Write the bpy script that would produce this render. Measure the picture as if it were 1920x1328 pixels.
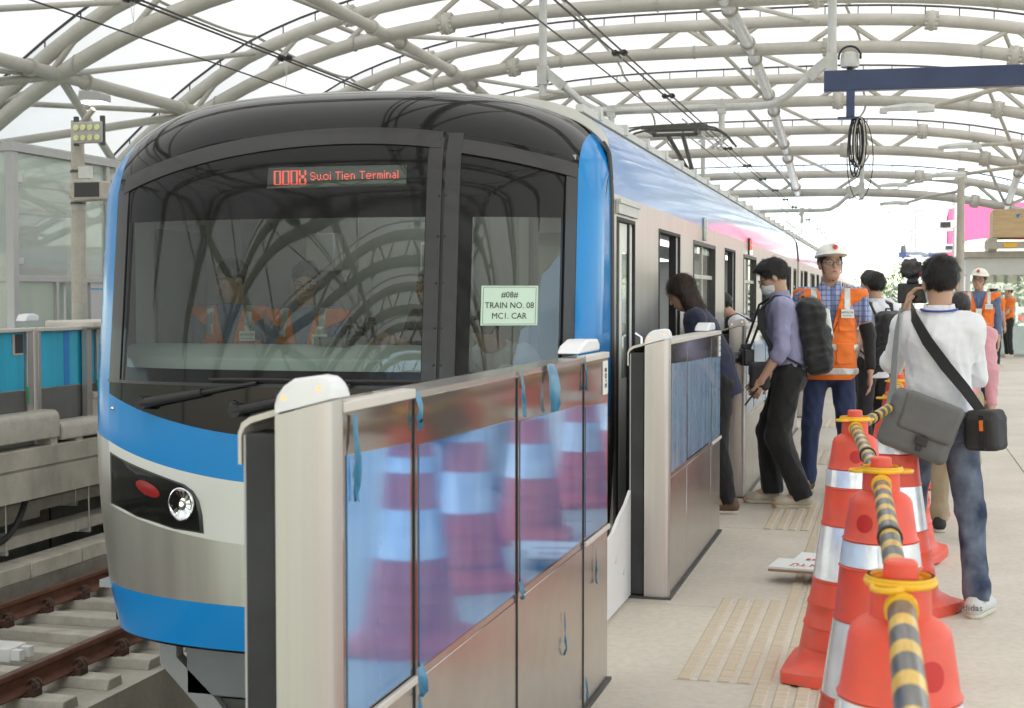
import bpy, bmesh, math, random
import numpy as np
from mathutils import Vector, Matrix

for _o in list(bpy.data.objects): bpy.data.objects.remove(_o)
scene = bpy.context.scene
C = scene.collection
rad = math.radians
random.seed(7)

# ------------------------------------------------------------------ camera
cd = bpy.data.cameras.new('camera'); cam = bpy.data.objects.new('camera', cd); C.objects.link(cam)
cd.sensor_width = 36.0; cd.lens = 50.0; cd.clip_start = 0.05; cd.clip_end = 3000
cam.location = (0, 0, 1.45); cam.rotation_euler = (rad(90 - 2.28), 0, rad(15.1))
cd.dof.use_dof = True; cd.dof.focus_distance = 7.4; cd.dof.aperture_fstop = 8.0
scene.camera = cam
# ------------------------------------------------------------------ sky and sun
world = bpy.data.worlds.new('World'); scene.world = world; world.use_nodes = True
wn = world.node_tree.nodes; wl = world.node_tree.links
sky = wn.new('ShaderNodeTexSky'); sky.sky_type = 'NISHITA'; sky.sun_disc = False
SUN_EL, SUN_AZ = 56.0, 150.0     # azimuth of the sun, clockwise from +Y
sky.sun_elevation = rad(SUN_EL); sky.sun_rotation = rad(SUN_AZ)
sky.air_density = 1.0; sky.dust_density = 1.0; sky.ozone_density = 1.0
wl.new(sky.outputs[0], wn['Background'].inputs[0]); wn['Background'].inputs[1].default_value = 0.15
sd = bpy.data.lights.new('sun', 'SUN'); sd.energy = 4.0; sd.angle = rad(0.53); sd.color = (1, .95, .875)
sun = bpy.data.objects.new('sun', sd); C.objects.link(sun)
_d = Vector((math.sin(rad(SUN_AZ)) * math.cos(rad(SUN_EL)), math.cos(rad(SUN_AZ)) * math.cos(rad(SUN_EL)), math.sin(rad(SUN_EL))))
sun.rotation_euler = _d.to_track_quat('Z', 'Y').to_euler(); sun.location = (30, -40, 60)
# ------------------------------------------------------------------ exposure and render
vs = scene.view_settings
vs.view_transform = 'Standard'; vs.look = 'None'; vs.gamma = 1.0; vs.exposure = 1.62; vs.use_curve_mapping = False
scene.render.engine = 'CYCLES'
cy = scene.cycles
cy.use_denoising = True
try: cy.denoiser = 'OPENIMAGEDENOISE'
except Exception: pass
cy.max_bounces = 10; cy.diffuse_bounces = 5; cy.glossy_bounces = 5; cy.transmission_bounces = 6; cy.transparent_max_bounces = 12
cy.sample_clamp_indirect = 6.0; cy.caustics_reflective = False; cy.caustics_refractive = False

# ------------------------------------------------------------------ object helpers
def tag(o, label=None, cat=None, group=None, kind=None):
    for k, v in (('label', label), ('category', cat), ('group', group), ('kind', kind)):
        if v: o[k] = v
    return o
def empty(name, loc=(0, 0, 0), rz=0.0, parent=None, **kw):
    o = bpy.data.objects.new(name, None); C.objects.link(o)
    o.location = loc; o.rotation_euler = (0, 0, rz); o.empty_display_size = .1
    if parent: o.parent = parent
    return tag(o, **kw)
def link(name, me, parent=None, mat=None, **kw):
    o = bpy.data.objects.new(name, me); C.objects.link(o)
    if mat is not None and not me.materials: me.materials.append(mat)
    if parent: o.parent = parent
    return tag(o, **kw)
def copy_tree(o, parent=None):
    c = o.copy(); C.objects.link(c); c.parent = parent
    for ch in list(o.children): copy_tree(ch, c)
    return c

def frame_from(d):
    d = np.asarray(d, float); d = d / (np.linalg.norm(d) + 1e-12)
    up = np.array([0, 0, 1.]) if abs(d[2]) < .95 else np.array([1., 0, 0])
    a = np.cross(d, up); a /= np.linalg.norm(a); b = np.cross(a, d)
    return a, b, d

class MB:
    """collects pieces of ONE part"""
    def __init__(s): s.v = []; s.f = []; s.m = []; s.cur = 0
    def add(s, vs, fs):
        n = len(s.v); s.v.extend([tuple(map(float, p)) for p in vs])
        s.f.extend([tuple(i + n for i in f) for f in fs]); s.m.extend([s.cur] * len(fs)); return s
    def box(s, x0, x1, y0, y1, z0, z1):
        if x0 > x1: x0, x1 = x1, x0
        if y0 > y1: y0, y1 = y1, y0
        if z0 > z1: z0, z1 = z1, z0
        v = [(x0,y0,z0),(x1,y0,z0),(x1,y1,z0),(x0,y1,z0),(x0,y0,z1),(x1,y0,z1),(x1,y1,z1),(x0,y1,z1)]
        return s.add(v, [(3,2,1,0),(4,5,6,7),(0,1,5,4),(1,2,6,5),(2,3,7,6),(3,0,4,7)])
    def obox(s, c, ax, ay, az, hx, hy, hz):
        c, ax, ay, az = [np.asarray(q, float) for q in (c, ax, ay, az)]
        v = [c + ax*hx*i + ay*hy*j + az*hz*k for k in (-1,1) for i, j in ((-1,-1),(1,-1),(1,1),(-1,1))]
        return s.add(v, [(3,2,1,0),(4,5,6,7),(0,1,5,4),(1,2,6,5),(2,3,7,6),(3,0,4,7)])
    def bar(s, p, q, w, h):
        p, q = np.asarray(p, float), np.asarray(q, float); a, b, d = frame_from(q - p)
        return s.obox((p + q) / 2, a, d, b, w / 2, np.linalg.norm(q - p) / 2, h / 2)
    def tube(s, pts, r, n=8, caps=True, closed=False):
        pts = [np.asarray(p, float) for p in pts]; m = len(pts)
        rs = r if hasattr(r, '__len__') else [r] * m
        vs, fs = [], []
        pa = None
        for i, p in enumerate(pts):
            if closed: d = pts[(i+1) % m] - pts[i-1]
            else: d = pts[min(i+1, m-1)] - pts[max(i-1, 0)]
            a, b, d = frame_from(d)
            if pa is not None:
                a = pa - d * np.dot(pa, d)
                na = np.linalg.norm(a)
                if na < 1e-6: a, b, d = frame_from(d)
                else: a = a / na; b = np.cross(d, a) * -1; b = np.cross(a, d)
            pa = a
            for k in range(n):
                t = 2 * math.pi * k / n
                vs.append(p + rs[i] * (a * math.cos(t) + b * math.sin(t)))
        L = m if closed else m - 1
        for i in range(L):
            for k in range(n):
                k2 = (k + 1) % n; j = (i + 1) % m
                fs.append((i*n+k, i*n+k2, j*n+k2, j*n+k))
        if caps and not closed:
            fs.append(tuple(range(n))[::-1]); fs.append(tuple((m-1)*n + k for k in range(n)))
        return s.add(vs, fs)
    def lathe(s, prof, n=24, c=(0, 0, 0), caps=True):
        vs, fs = [], []
        for r, z in prof:
            for k in range(n):
                t = 2 * math.pi * k / n; vs.append((c[0] + r*math.cos(t), c[1] + r*math.sin(t), c[2] + z))
        m = len(prof)
        for i in range(m - 1):
            for k in range(n):
                k2 = (k + 1) % n; fs.append((i*n+k, i*n+k2, (i+1)*n+k2, (i+1)*n+k))
        if caps: fs.append(tuple(range(n))[::-1]); fs.append(tuple((m-1)*n + k for k in range(n)))
        return s.add(vs, fs)
    def prism(s, poly, d0, d1, plane='xz'):
        def P(u, v, d): return (u, d, v) if plane == 'xz' else (d, u, v) if plane == 'yz' else (u, v, d)
        n = len(poly)
        vs = [P(u, v, d0) for u, v in poly] + [P(u, v, d1) for u, v in poly]
        fs = [tuple(range(n)), tuple(range(2*n-1, n-1, -1))] + [(i, i+n, (i+1) % n + n, (i+1) % n) for i in range(n)]
        return s.add(vs, fs)
    def sphere(s, c, r, nu=12, nv=8):
        rr = r if hasattr(r, '__len__') else (r, r, r)
        vs, fs = [], []
        for i in range(nv + 1):
            ph = math.pi * i / nv
            for k in range(nu):
                t = 2 * math.pi * k / nu
                vs.append((c[0] + rr[0]*math.sin(ph)*math.cos(t), c[1] + rr[1]*math.sin(ph)*math.sin(t), c[2] - rr[2]*math.cos(ph)))
        for i in range(nv):
            for k in range(nu):
                fs.append((i*nu+k, i*nu+(k+1) % nu, (i+1)*nu+(k+1) % nu, (i+1)*nu+k))
        return s.add(vs, fs)
    def grid(s, G):
        """G: array (n, m, 3)"""
        n, m = len(G), len(G[0])
        return s.add([p for row in G for p in row], [(i*m+j, i*m+j+1, (i+1)*m+j+1, (i+1)*m+j) for i in range(n-1) for j in range(m-1)])
    def build(s, name, mat, parent=None, smooth=None, bevel=0, seg=2, fix=True, **kw):
        me = bpy.data.meshes.new(name); me.from_pydata(s.v, [], s.f)
        mats = mat if isinstance(mat, (list, tuple)) else [mat]
        for q in mats: me.materials.append(q)
        if len(mats) > 1: me.polygons.foreach_set('material_index', s.m)
        if fix:
            bm = bmesh.new(); bm.from_mesh(me); bmesh.ops.recalc_face_normals(bm, faces=bm.faces); bm.to_mesh(me); bm.free()
        if smooth is not None or bevel:
            me.shade_smooth(); me.set_sharp_from_angle(angle=rad(smooth if smooth is not None else 35))
        me.update()
        o = link(name, me, parent, **kw)
        if bevel:
            b = o.modifiers.new('bevel', 'BEVEL'); b.width = bevel; b.segments = seg; b.limit_method = 'ANGLE'; b.angle_limit = rad(40)
            b.harden_normals = False
        return o
def rrect(x0, x1, z0, z1, r, n=4):
    pts = []
    for cx, cz, a0 in ((x1-r, z0+r, -90), (x1-r, z1-r, 0), (x0+r, z1-r, 90), (x0+r, z0+r, 180)):
        for i in range(n + 1):
            t = rad(a0 + 90 * i / n); pts.append((cx + r*math.cos(t), cz + r*math.sin(t)))
    return pts
def text_part(txt, size, mat, name, parent, mw, align='CENTER', extrude=.0006, space=1.0, sx=1.0):
    cu = bpy.data.curves.new(name, 'FONT'); cu.body = txt; cu.size = size; cu.extrude = extrude; cu.align_x = align; cu.align_y = 'CENTER'
    cu.space_character = space; cu.resolution_u = 3
    t = bpy.data.objects.new(name + '_t', cu); C.objects.link(t)
    dg = bpy.context.evaluated_depsgraph_get(); me = bpy.data.meshes.new_from_object(t.evaluated_get(dg))
    bpy.data.objects.remove(t); me.transform(Matrix.Diagonal((sx, 1, 1, 1))); me.transform(mw)
    me.materials.clear(); me.materials.append(mat); me.name = name
    return link(name, me, parent)
def basis(o, x, y):
    """matrix that puts text (x right, y up) at o"""
    x = Vector(x).normalized(); y = Vector(y).normalized(); z = x.cross(y)
    return Matrix(((x[0], y[0], z[0], o[0]), (x[1], y[1], z[1], o[1]), (x[2], y[2], z[2], o[2]), (0, 0, 0, 1)))

# ------------------------------------------------------------------ materials
def _nodes(name):
    m = bpy.data.materials.new(name); m.use_nodes = True
    nt = m.node_tree; return m, nt, nt.nodes, nt.links, nt.nodes['Principled BSDF']
def rgb(c): return (c[0], c[1], c[2], 1)
def M(name, col, rough=.5, metal=0., var=.12, vs=3., bump=0., bs=60., coat=0., spec=.5, stretch=(1, 1, 1), emit=0., col2=None, rvar=.0, sss=0, aniso=0, sheen=0, fine=None):
    m, nt, N, L, b = _nodes(name)
    b.inputs['Roughness'].default_value = rough; b.inputs['Metallic'].default_value = metal
    b.inputs['Specular IOR Level'].default_value = spec
    b.inputs['Coat Weight'].default_value = coat; b.inputs['Coat Roughness'].default_value = .04
    if sss: b.inputs['Subsurface Weight'].default_value = sss; b.inputs['Subsurface Radius'].default_value = (.01, .004, .002); b.inputs['Subsurface Scale'].default_value = 1.0
    if sheen: b.inputs['Sheen Weight'].default_value = sheen
    if aniso: b.inputs['Anisotropic'].default_value = aniso
    g = N.new('ShaderNodeNewGeometry'); mp = N.new('ShaderNodeMapping'); mp.inputs['Scale'].default_value = stretch
    L.new(g.outputs['Position'], mp.inputs['Vector'])
    c2 = col2 if col2 else tuple(x * (1 - var) for x in col); c1 = col if col2 else tuple(min(1, x * (1 + var * .6)) for x in col)
    n1 = N.new('ShaderNodeTexNoise'); n1.inputs['Scale'].default_value = vs; n1.inputs['Detail'].default_value = 6; n1.inputs['Roughness'].default_value = .62
    L.new(mp.outputs[0], n1.inputs['Vector'])
    r = N.new('ShaderNodeValToRGB'); r.color_ramp.elements[0].position = .3; r.color_ramp.elements[1].position = .7
    r.color_ramp.elements[0].color = rgb(c2); r.color_ramp.elements[1].color = rgb(c1)
    L.new(n1.outputs['Fac'], r.inputs[0]); last = r.outputs[0]
    if fine:   # (scale, amount): small specks
        n3 = N.new('ShaderNodeTexNoise'); n3.inputs['Scale'].default_value = fine[0]; n3.inputs['Detail'].default_value = 3
        L.new(g.outputs['Position'], n3.inputs['Vector'])
        mx = N.new('ShaderNodeMix'); mx.data_type = 'RGBA'; mx.blend_type = 'MULTIPLY'; mx.inputs[0].default_value = fine[1]
        r3 = N.new('ShaderNodeValToRGB'); r3.color_ramp.elements[0].position = .35; r3.color_ramp.elements[1].position = .6
        r3.color_ramp.elements[0].color = (.3, .3, .3, 1)
        L.new(n3.outputs['Fac'], r3.inputs[0]); L.new(last, mx.inputs[6]); L.new(r3.outputs[0], mx.inputs[7]); last = mx.outputs[2]
    L.new(last, b.inputs['Base Color'])
    if rvar:
        mr = N.new('ShaderNodeMapRange'); mr.inputs[3].default_value = max(0, rough - rvar); mr.inputs[4].default_value = min(1, rough + rvar)
        L.new(n1.outputs['Fac'], mr.inputs[0]); L.new(mr.outputs[0], b.inputs['Roughness'])
    if bump:
        n2 = N.new('ShaderNodeTexNoise'); n2.inputs['Scale'].default_value = bs; n2.inputs['Detail'].default_value = 4
        L.new(mp.outputs[0], n2.inputs['Vector'])
        bp = N.new('ShaderNodeBump'); bp.inputs['Strength'].default_value = bump; bp.inputs['Distance'].default_value = .01
        L.new(n2.outputs['Fac'], bp.inputs['Height']); L.new(bp.outputs[0], b.inputs['Normal'])
    if emit:
        b.inputs['Emission Color'].default_value = rgb(col); b.inputs['Emission Strength'].default_value = emit
    return m
def thin_glass(name, tint, refl=1.0, rough=0.0, dirt_glare=0.0, ior=1.52):
    m, nt, N, L, b = _nodes(name); N.remove(b)
    t = N.new('ShaderNodeBsdfTransparent'); t.inputs[0].default_value = rgb(tint)
    g = N.new('ShaderNodeBsdfGlossy'); g.inputs['Roughness'].default_value = rough; g.inputs[0].default_value = (refl, refl, refl, 1)
    f = N.new('ShaderNodeLayerWeight'); f.inputs[0].default_value = .5; pw = N.new('ShaderNodeMath'); pw.operation = 'POWER'; pw.inputs[1].default_value = 5; L.new(f.outputs['Facing'], pw.inputs[0])
    r0 = ((ior-1)/(ior+1))**2 * 1.45; ma = N.new('ShaderNodeMath'); ma.operation = 'MULTIPLY_ADD'; ma.inputs[1].default_value = 1-r0; ma.inputs[2].default_value = r0; L.new(pw.outputs[0], ma.inputs[0])
    mx = N.new('ShaderNodeMixShader'); L.new(ma.outputs[0], mx.inputs[0]); L.new(t.outputs[0], mx.inputs[1]); L.new(g.outputs[0], mx.inputs[2])
    last = mx.outputs[0]
    if dirt_glare:  # pale diffuse white mixed in; on the lobby it paints bright reflections
        d = N.new('ShaderNodeBsdfDiffuse'); d.inputs[0].default_value = (.75, .76, .72, 1)
        m2 = N.new('ShaderNodeMixShader'); m2.inputs[0].default_value = dirt_glare
        L.new(last, m2.inputs[1]); L.new(d.outputs[0], m2.inputs[2]); last = m2.outputs[0]
    L.new(last, N['Material Output'].inputs[0]); return m
def glow(name, col, s):
    m, nt, N, L, b = _nodes(name); N.remove(b)
    e = N.new('ShaderNodeEmission'); e.inputs[0].default_value = rgb(col); e.inputs[1].default_value = s
    L.new(e.outputs[0], N['Material Output'].inputs[0]); return m

MT = {}
MT['platform'] = M('platform_concrete', (.66, .60, .505), .7, var=.15, vs=1.1, bump=.08, bs=70, rvar=.15, fine=(28, .13))
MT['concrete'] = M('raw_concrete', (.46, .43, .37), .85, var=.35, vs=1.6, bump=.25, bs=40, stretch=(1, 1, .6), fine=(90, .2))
MT['concrete_dark'] = M('dark_concrete', (.24, .22, .19), .9, var=.4, vs=2.0, bump=.3, bs=30, fine=(60, .25))  # darker concrete tone for the recess lining and kerb
MT['precast'] = M('precast_blocks', (.52, .485, .42), .85, var=.25, vs=4, bump=.2, bs=50, fine=(120, .2))
MT['tactile'] = M('tactile_bar', (.63, .535, .40), .7, var=.16, vs=1.0, stretch=(4, 48, 1), fine=(200, .12))
MT['tube'] = M('painted_tube', (.52, .50, .45), .5, var=.16, vs=1.2, bump=.02, bs=30, fine=(40, .10))
MT['tube_galv'] = M('galvanised_tube', (.56, .57, .56), .38, metal=.55, var=.18, vs=5)
MT['steel_dark'] = M('dark_steel', (.10, .10, .095), .5, metal=.6, var=.25, vs=8)
MT['wire'] = M('wire', (.06, .055, .05), .5, metal=.4)
MT['navy'] = M('navy_paint', (.030, .050, .13), .35, var=.2, vs=4, coat=.2)
MT['black'] = M('black_plastic', (.022, .022, .024), .5, var=.3, vs=10)
MT['rubber'] = M('black_rubber', (.03, .03, .033), .62, var=.35, vs=5, bump=.08, bs=30)
MT['grey'] = M('grey_metal_paint', (.42, .42, .42), .45, var=.08)
MT['warmgrey'] = M('warm_grey_paint', (.47, .44, .385), .55, var=.18, vs=5, fine=(60, .15))
MT['lightgrey'] = M('light_grey_paint', (.62, .63, .62), .5, var=.06)
MT['white'] = M('white_paint', (.78, .78, .76), .45, var=.05)
MT['yellow'] = M('yellow_plastic', (.85, .48, .02), .42, var=.12, vs=20)
MT['red'] = M('red_lens', (.30, .012, .012), .25, coat=.6)
MT['inkred'] = M('red_ink', (.62, .06, .05), .6)
MT['ink'] = M('dark_ink', (.03, .03, .035), .7)
MT['paper'] = M('paper', (.80, .82, .78), .8, var=.04)
MT['glass'] = thin_glass('clear_glass', (.86, .90, .88))
MT['glow_red'] = glow('led_red', (1, .10, .06), .8)
MT['glow_lamp'] = glow('lamp_white', (1, .97, .88), 1.6)
MT['glow_cab'] = glow('cab_light', (1, .98, .94), .7)
MT['glow_strip'] = glow('carriage_light', (1, .98, .94), 1.3)
# ================================================================== THE SETTING
XE = -1.36                                   # platform edge beside the train
ground = MB(); ground.box(-700, 700, -300, 900, -9.2, -9.0)
ground.build('ground', M('ground_far', (.20, .22, .15), .9, var=.5, vs=.02), kind='structure')

# ---- platform with paving slabs and tactile tiles
pf = MB(); pf.box(XE + .004, 6.6, -14, 60, -.42, -.016)
platform = pf.build('platform', M('slab_joint', (.25, .22, .18), .9), kind='structure')
pe = MB(); pe.box(XE - .03, XE, -14, 60, -.40, -.012); pe.build('platform_edge', MT['concrete'], platform)
slab_cache = {}
def slab(x0, x1, y0, y1):
    key = (round(x1-x0, 3), round(y1-y0, 3)); g = .0035
    if key not in slab_cache:
        m = MB(); m.box(g, key[0]-g, g, key[1]-g, -.02, 0)
        o = m.build('paving_slab', MT['platform'], platform, bevel=.004, seg=1); slab_cache[key] = o
        o.location = (x0, y0, 0)
    else:
        o = slab_cache[key].copy(); C.objects.link(o); o.location = (x0, y0, 0)
    return o
ys = [6.63 + 2.34 * k for k in range(-8, 23)]
for x0, x1 in ((XE, 1.04), (1.04, 3.4), (3.4, 6.5)):
    for y0, y1 in zip(ys[:-1], ys[1:]): slab(x0, x1, y0, y1)
tile0 = None
def tactile(x, y):
    global tile0
    if tile0 is None:
        m = MB(); m.cur = 1; m.box(.0, .302, .0, .302, -.004, .0008); m.cur = 0
        for k in range(4):
            xx = .0375 + .075 * k
            m.prism([(xx-.026, .001), (xx+.026, .001), (xx+.019, .006), (xx-.019, .006)], .001, .301, 'xz')
        tile0 = m.build('tactile_tile', [MT['tactile'], MT['platform']], platform); o = tile0
    else:
        o = tile0.copy(); C.objects.link(o)
    o.location = (x, y, .0012)
OPEN = [(5.25 + 3.57 * k, 6.73 + 3.57 * k) for k in range(-2, 9)]     # openings between the platform gates
yy = 2.0
while yy < 34:
    fld = [o for o in OPEN if o[0] - .05 <= yy and yy + .3 <= o[1] + .1]
    if fld:
        tactile(-.80, yy); tactile(-.50, yy)
        if yy < 16: tactile(-.20, yy)
    else: tactile(-.50, yy)
    yy += .302

# ---- own track and neighbouring track
def sleepers_and_rails(xc, y0, y1, zr, name, full):
    base = MB(); base.box(xc - 1.25, xc + 1.27, y0, y1, zr - .95, zr - .27)
    tb = base.build(name, MT['concrete'], kind='structure')
    for sx in (-.7535, .7535):
        x = xc + sx
        prof = [(-.07,-.172),(.07,-.172),(.07,-.16),(.02,-.145),(.009,-.13),(.009,-.05),(.034,-.036),(.034,-.004),(.028,0),(-.028,0),(-.034,-.004),(-.034,-.036),(-.009,-.05),(-.009,-.13),(-.02,-.145),(-.07,-.16)]
        r = MB(); r.prism([(x+u, zr+v) for u, v in prof], y0, y1, 'xz'); r.build('rail', MT_rail, tb)
        t = MB(); t.prism([(x+u*.82, zr+v) for u, v in ((-.034, .0005), (.034, .0005), (.034, .0015), (-.034, .0015))], y0, y1, 'xz'); t.build('running_surface', MT_railtop, tb)
    n = int((y1 - y0) / .62); s0 = f0 = None
    for i in range(n):
        y = y0 + .3 + i * .62
        if s0 is None:
            m = MB()
            m.prism([(-.115, -.275), (.115, -.275), (.09, -.19), (-.09, -.19)], -1.17, 1.17, 'yz')
            s0 = m.build('sleeper', MT['precast'], tb, bevel=.008, seg=1); o = s0
        else: o = s0.copy(); C.objects.link(o)
        o.location = (xc, y, zr)
        # a raised pad block under each rail
        if full and 7 < y < 17:
            for sx in (-.7535, .7535):
                if f0 is None:
                    k = MB(); k.box(-.10, .10, -.075, .075, -.189, -.173); k.build
                    for sg in (-1, 1):
                        k.box(sg*.115-.035, sg*.115+.035, -.05, .05, -.189, -.135)
                        pts = [(sg*(.115 + .055*math.cos(t)) , .0, -.125 + .06*math.sin(t)) for t in np.linspace(.1, math.pi-.1, 7)]
                        k.tube([(p[0], -.022, p[2]) for p in pts], .012, 6); k.tube([(p[0], .022, p[2]) for p in pts], .012, 6)
                        k.lathe([(.018, 0), (.018, .03)], 8, (sg*.115, 0, -.137))
                    f0 = k.build('rail_clip', MT_clip, tb); o = f0
                else: o = f0.copy(); C.objects.link(o)
                o.location = (xc + sx, y, zr)
    return tb
MT_rail = M('rusty_rail', (.155, .060, .035), .75, var=.35, vs=8, fine=(80, .3))
MT_railtop = M('rail_head', (.20, .13, .10), .4, metal=.5, var=.3, vs=6)
MT_clip = M('clip_steel', (.10, .055, .04), .7, metal=.3, var=.4, vs=20)
ZR = -1.3
trk = sleepers_and_rails(-6.985, 2.0, 62, ZR, 'trackbed', True)
trk2 = sleepers_and_rails(-2.87, 2.0, 62, ZR, 'trackbed', False)
# precast shoulder blocks under the right hand sleeper ends, deck between tracks, walkway kerb on the far side
dk = MB(); dk.box(-5.716, -4.122, 0, 62, -2.6, -2.25); dk.build('deck', MT['concrete'], kind='structure')
kb = MB(); kb.box(-8.62, -8.237, 0, 62, -1.9, -1.34)
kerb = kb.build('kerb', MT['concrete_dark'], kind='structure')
k0 = None
for i in range(26):
    y = 4 + i * .92
    if k0 is None:
        m = MB(); m.box(0, .30, 0, .905, -.02, .14); k0 = m.build('kerb_block', MT['precast'], kerb, bevel=.01, seg=1); o = k0
    else: o = k0.copy(); C.objects.link(o)
    o.location = (-8.545 + random.uniform(-.006, .006), y, -1.32)
# white signalling beacon between the rails
bal = empty('track_beacon', (-7.05, 10.0, ZR - .19), label='white plastic signalling beacon bolted between the rails', cat='beacon')
m = MB(); m.box(-.28, .20, -.12, .12, .0, .12); m.build('housing', MT['white'], bal, bevel=.015)
for q_ in (-.1, .03): m = MB(); m.box(.2, .28, q_, q_+.07, .02, .1); m.build('bracket', MT['white'], bal)
m = MB(); m.box(.198, .204, -.02, .02, .03, .08); m.build('plug', MT['black'], bal)

# ---- far platform
XL = -8.3
fp = MB(); fp.box(-24, XL - .02, -2, 60, -.30, -.055); fp.box(-9.35, -9.2, -2, 60, -2.4, -.30)
far_platform = fp.build('far_platform', MT['concrete'], kind='structure')
m = MB(); m.prism([(XL-.02, -.05), (XL+.02, -.06), (XL+.02, -.24), (XL-.005, -.25), (XL-.005, -.27), (XL+.012, -.28), (XL+.012, -.56), (XL-.25, -.56), (XL-.25, -.05)], -2, 60, 'xz')
m.build('edge_beam', MT['concrete'], far_platform)
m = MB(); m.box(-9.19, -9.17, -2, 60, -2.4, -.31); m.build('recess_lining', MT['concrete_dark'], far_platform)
for i in range(30):
    if i % 1 == 0:
        m = MB(); m.box(-9.165, -9.15, 3 + i*1.1, 3.012 + i*1.1, -2.3, -.35); m.build('lining_joint', MT['black'], far_platform)
for zt_, xx, nm in ((-.78, -8.78, 'upper'), (-1.06, -8.62, 'lower')):
    tray = empty('cable_tray', (xx, 0, zt_), label=f'grey steel cable tray hung under the far platform edge, the {nm} one', cat='cable tray')
    for i in range(16):
        m = MB(); y0 = 3 + 1.5 * i
        m.box(-.12, .12, y0, y0 + 1.492, -.004, .0); m.box(.115, .122, y0, y0+1.492, 0, .11); m.box(-.122, -.115, y0, y0+1.492, 0, .11); m.box(-.12, .12, y0, y0 + 1.492, .112, .118)
        m.build('tray_section', MT['warmgrey'], tray)
        m = MB(); m.box(.123, .128, y0 - .03, y0 + .03, -.01, .115); m.build('joint_plate', MT['grey'], tray); m = MB(); m.box(-.14, .14, y0+.2, y0+.24, -.05, -.005); m.build('support_bar', MT['grey'], tray)
        m = MB(); m.tube([(.13, y0+.22, -.05), (.13, y0+.22, -zt_-.56)], .008, 6); m.build('hanger_rod', MT['tube_galv'], tray)
cb = MB(); cb.tube([(-8.45, 12.55, -.3)] + [(-8.45 - .02*t, 12.55 - .55*(1-math.cos(t)), -.35 - .62*math.sin(t)) for t in np.linspace(.05, 1.5, 9)] + [(-8.6, 11.5, -.99)], .032, 8)
tag(cb.build('cable', MT['rubber'], smooth=60), label='thick black cable curving down below the far platform edge to the trays', cat='cable')
cb = MB(); cb.tube([(-8.6, 12.4, -.3)] + [(-8.62, 12.4 - .5*(1-math.cos(t)), -.33 - .38*math.sin(t)) for t in np.linspace(.05, 1.5, 9)] + [(-8.75, 11.6, -.71)], .03, 8)
tag(cb.build('cable', MT['rubber'], smooth=60), label='second black cable, shorter, bending onto the upper tray', cat='cable')
bx = MB(); bx.box(-9.0, -8.75, 12.3, 13.2, -.88, -.60)
tag(bx.build('junction_box', MT['warmgrey'], bevel=.01), label='grey junction box behind the cables under far platform', cat='box')

# ================================================================== CANOPY
canopy = empty('station_canopy', (0, 0, 0), label='white membrane roof on arched tubular steel trusses over the tracks', cat='canopy')
X0 = -3.4
def drop(x): return .0014 * abs(x - X0) ** 3.2
TR = [(-26.8, 6.35), (-22.2, 6.35), (-17.6, 6.35), (-13.0, 6.35), (-8.4, 6.35), (-3.8, 6.35), (.8, 6.35), (5.4, 6.35), (10.0, 6.35), (14.6, 6.35), (19.2, 6.35), (23.8, 6.35), (28.3, 6.29), (32.9, 5.87), (37.4, 5.22), (42.0, 4.47)]
XA, XB = -14.6, 6.6
PUR = (-12.3, -8.7, -2.78, 2.95)
def zlow(x, za): return za - drop(x)
def zup(x, za): return za + .52 - drop(x) * (1.0 if abs(x-X0) < 6 else 1.0) - .10 * max(0, abs(x-X0) - 8)
xs = np.linspace(XA, XB, 41)
mem = None
def membrane_mat():
    m, nt, N, L, b = _nodes('membrane'); N.remove(b)
    d = N.new('ShaderNodeBsdfDiffuse'); t = N.new('ShaderNodeBsdfTranslucent')
    g = N.new('ShaderNodeNewGeometry'); n = N.new('ShaderNodeTexNoise'); n.inputs['Scale'].default_value = .6; n.inputs['Detail'].default_value = 5
    L.new(g.outputs['Position'], n.inputs['Vector'])
    r = N.new('ShaderNodeValToRGB'); r.color_ramp.elements[0].color = (.70, .68, .62, 1); r.color_ramp.elements[1].color = (.83, .815, .765, 1)
    L.new(n.outputs['Fac'], r.inputs[0]); L.new(r.outputs[0], d.inputs[0]); L.new(r.outputs[0], t.inputs[0])
    mx = N.new('ShaderNodeMixShader'); mx.inputs[0].default_value = .33
    L.new(d.outputs[0], mx.inputs[1]); L.new(t.outputs[0], mx.inputs[2]); L.new(mx.outputs[0], N['Material Output'].inputs[0]); return m
MT['membrane'] = membrane_mat()
MT['seam'] = M('membrane_seam', (.40, .40, .35), .7)
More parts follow.
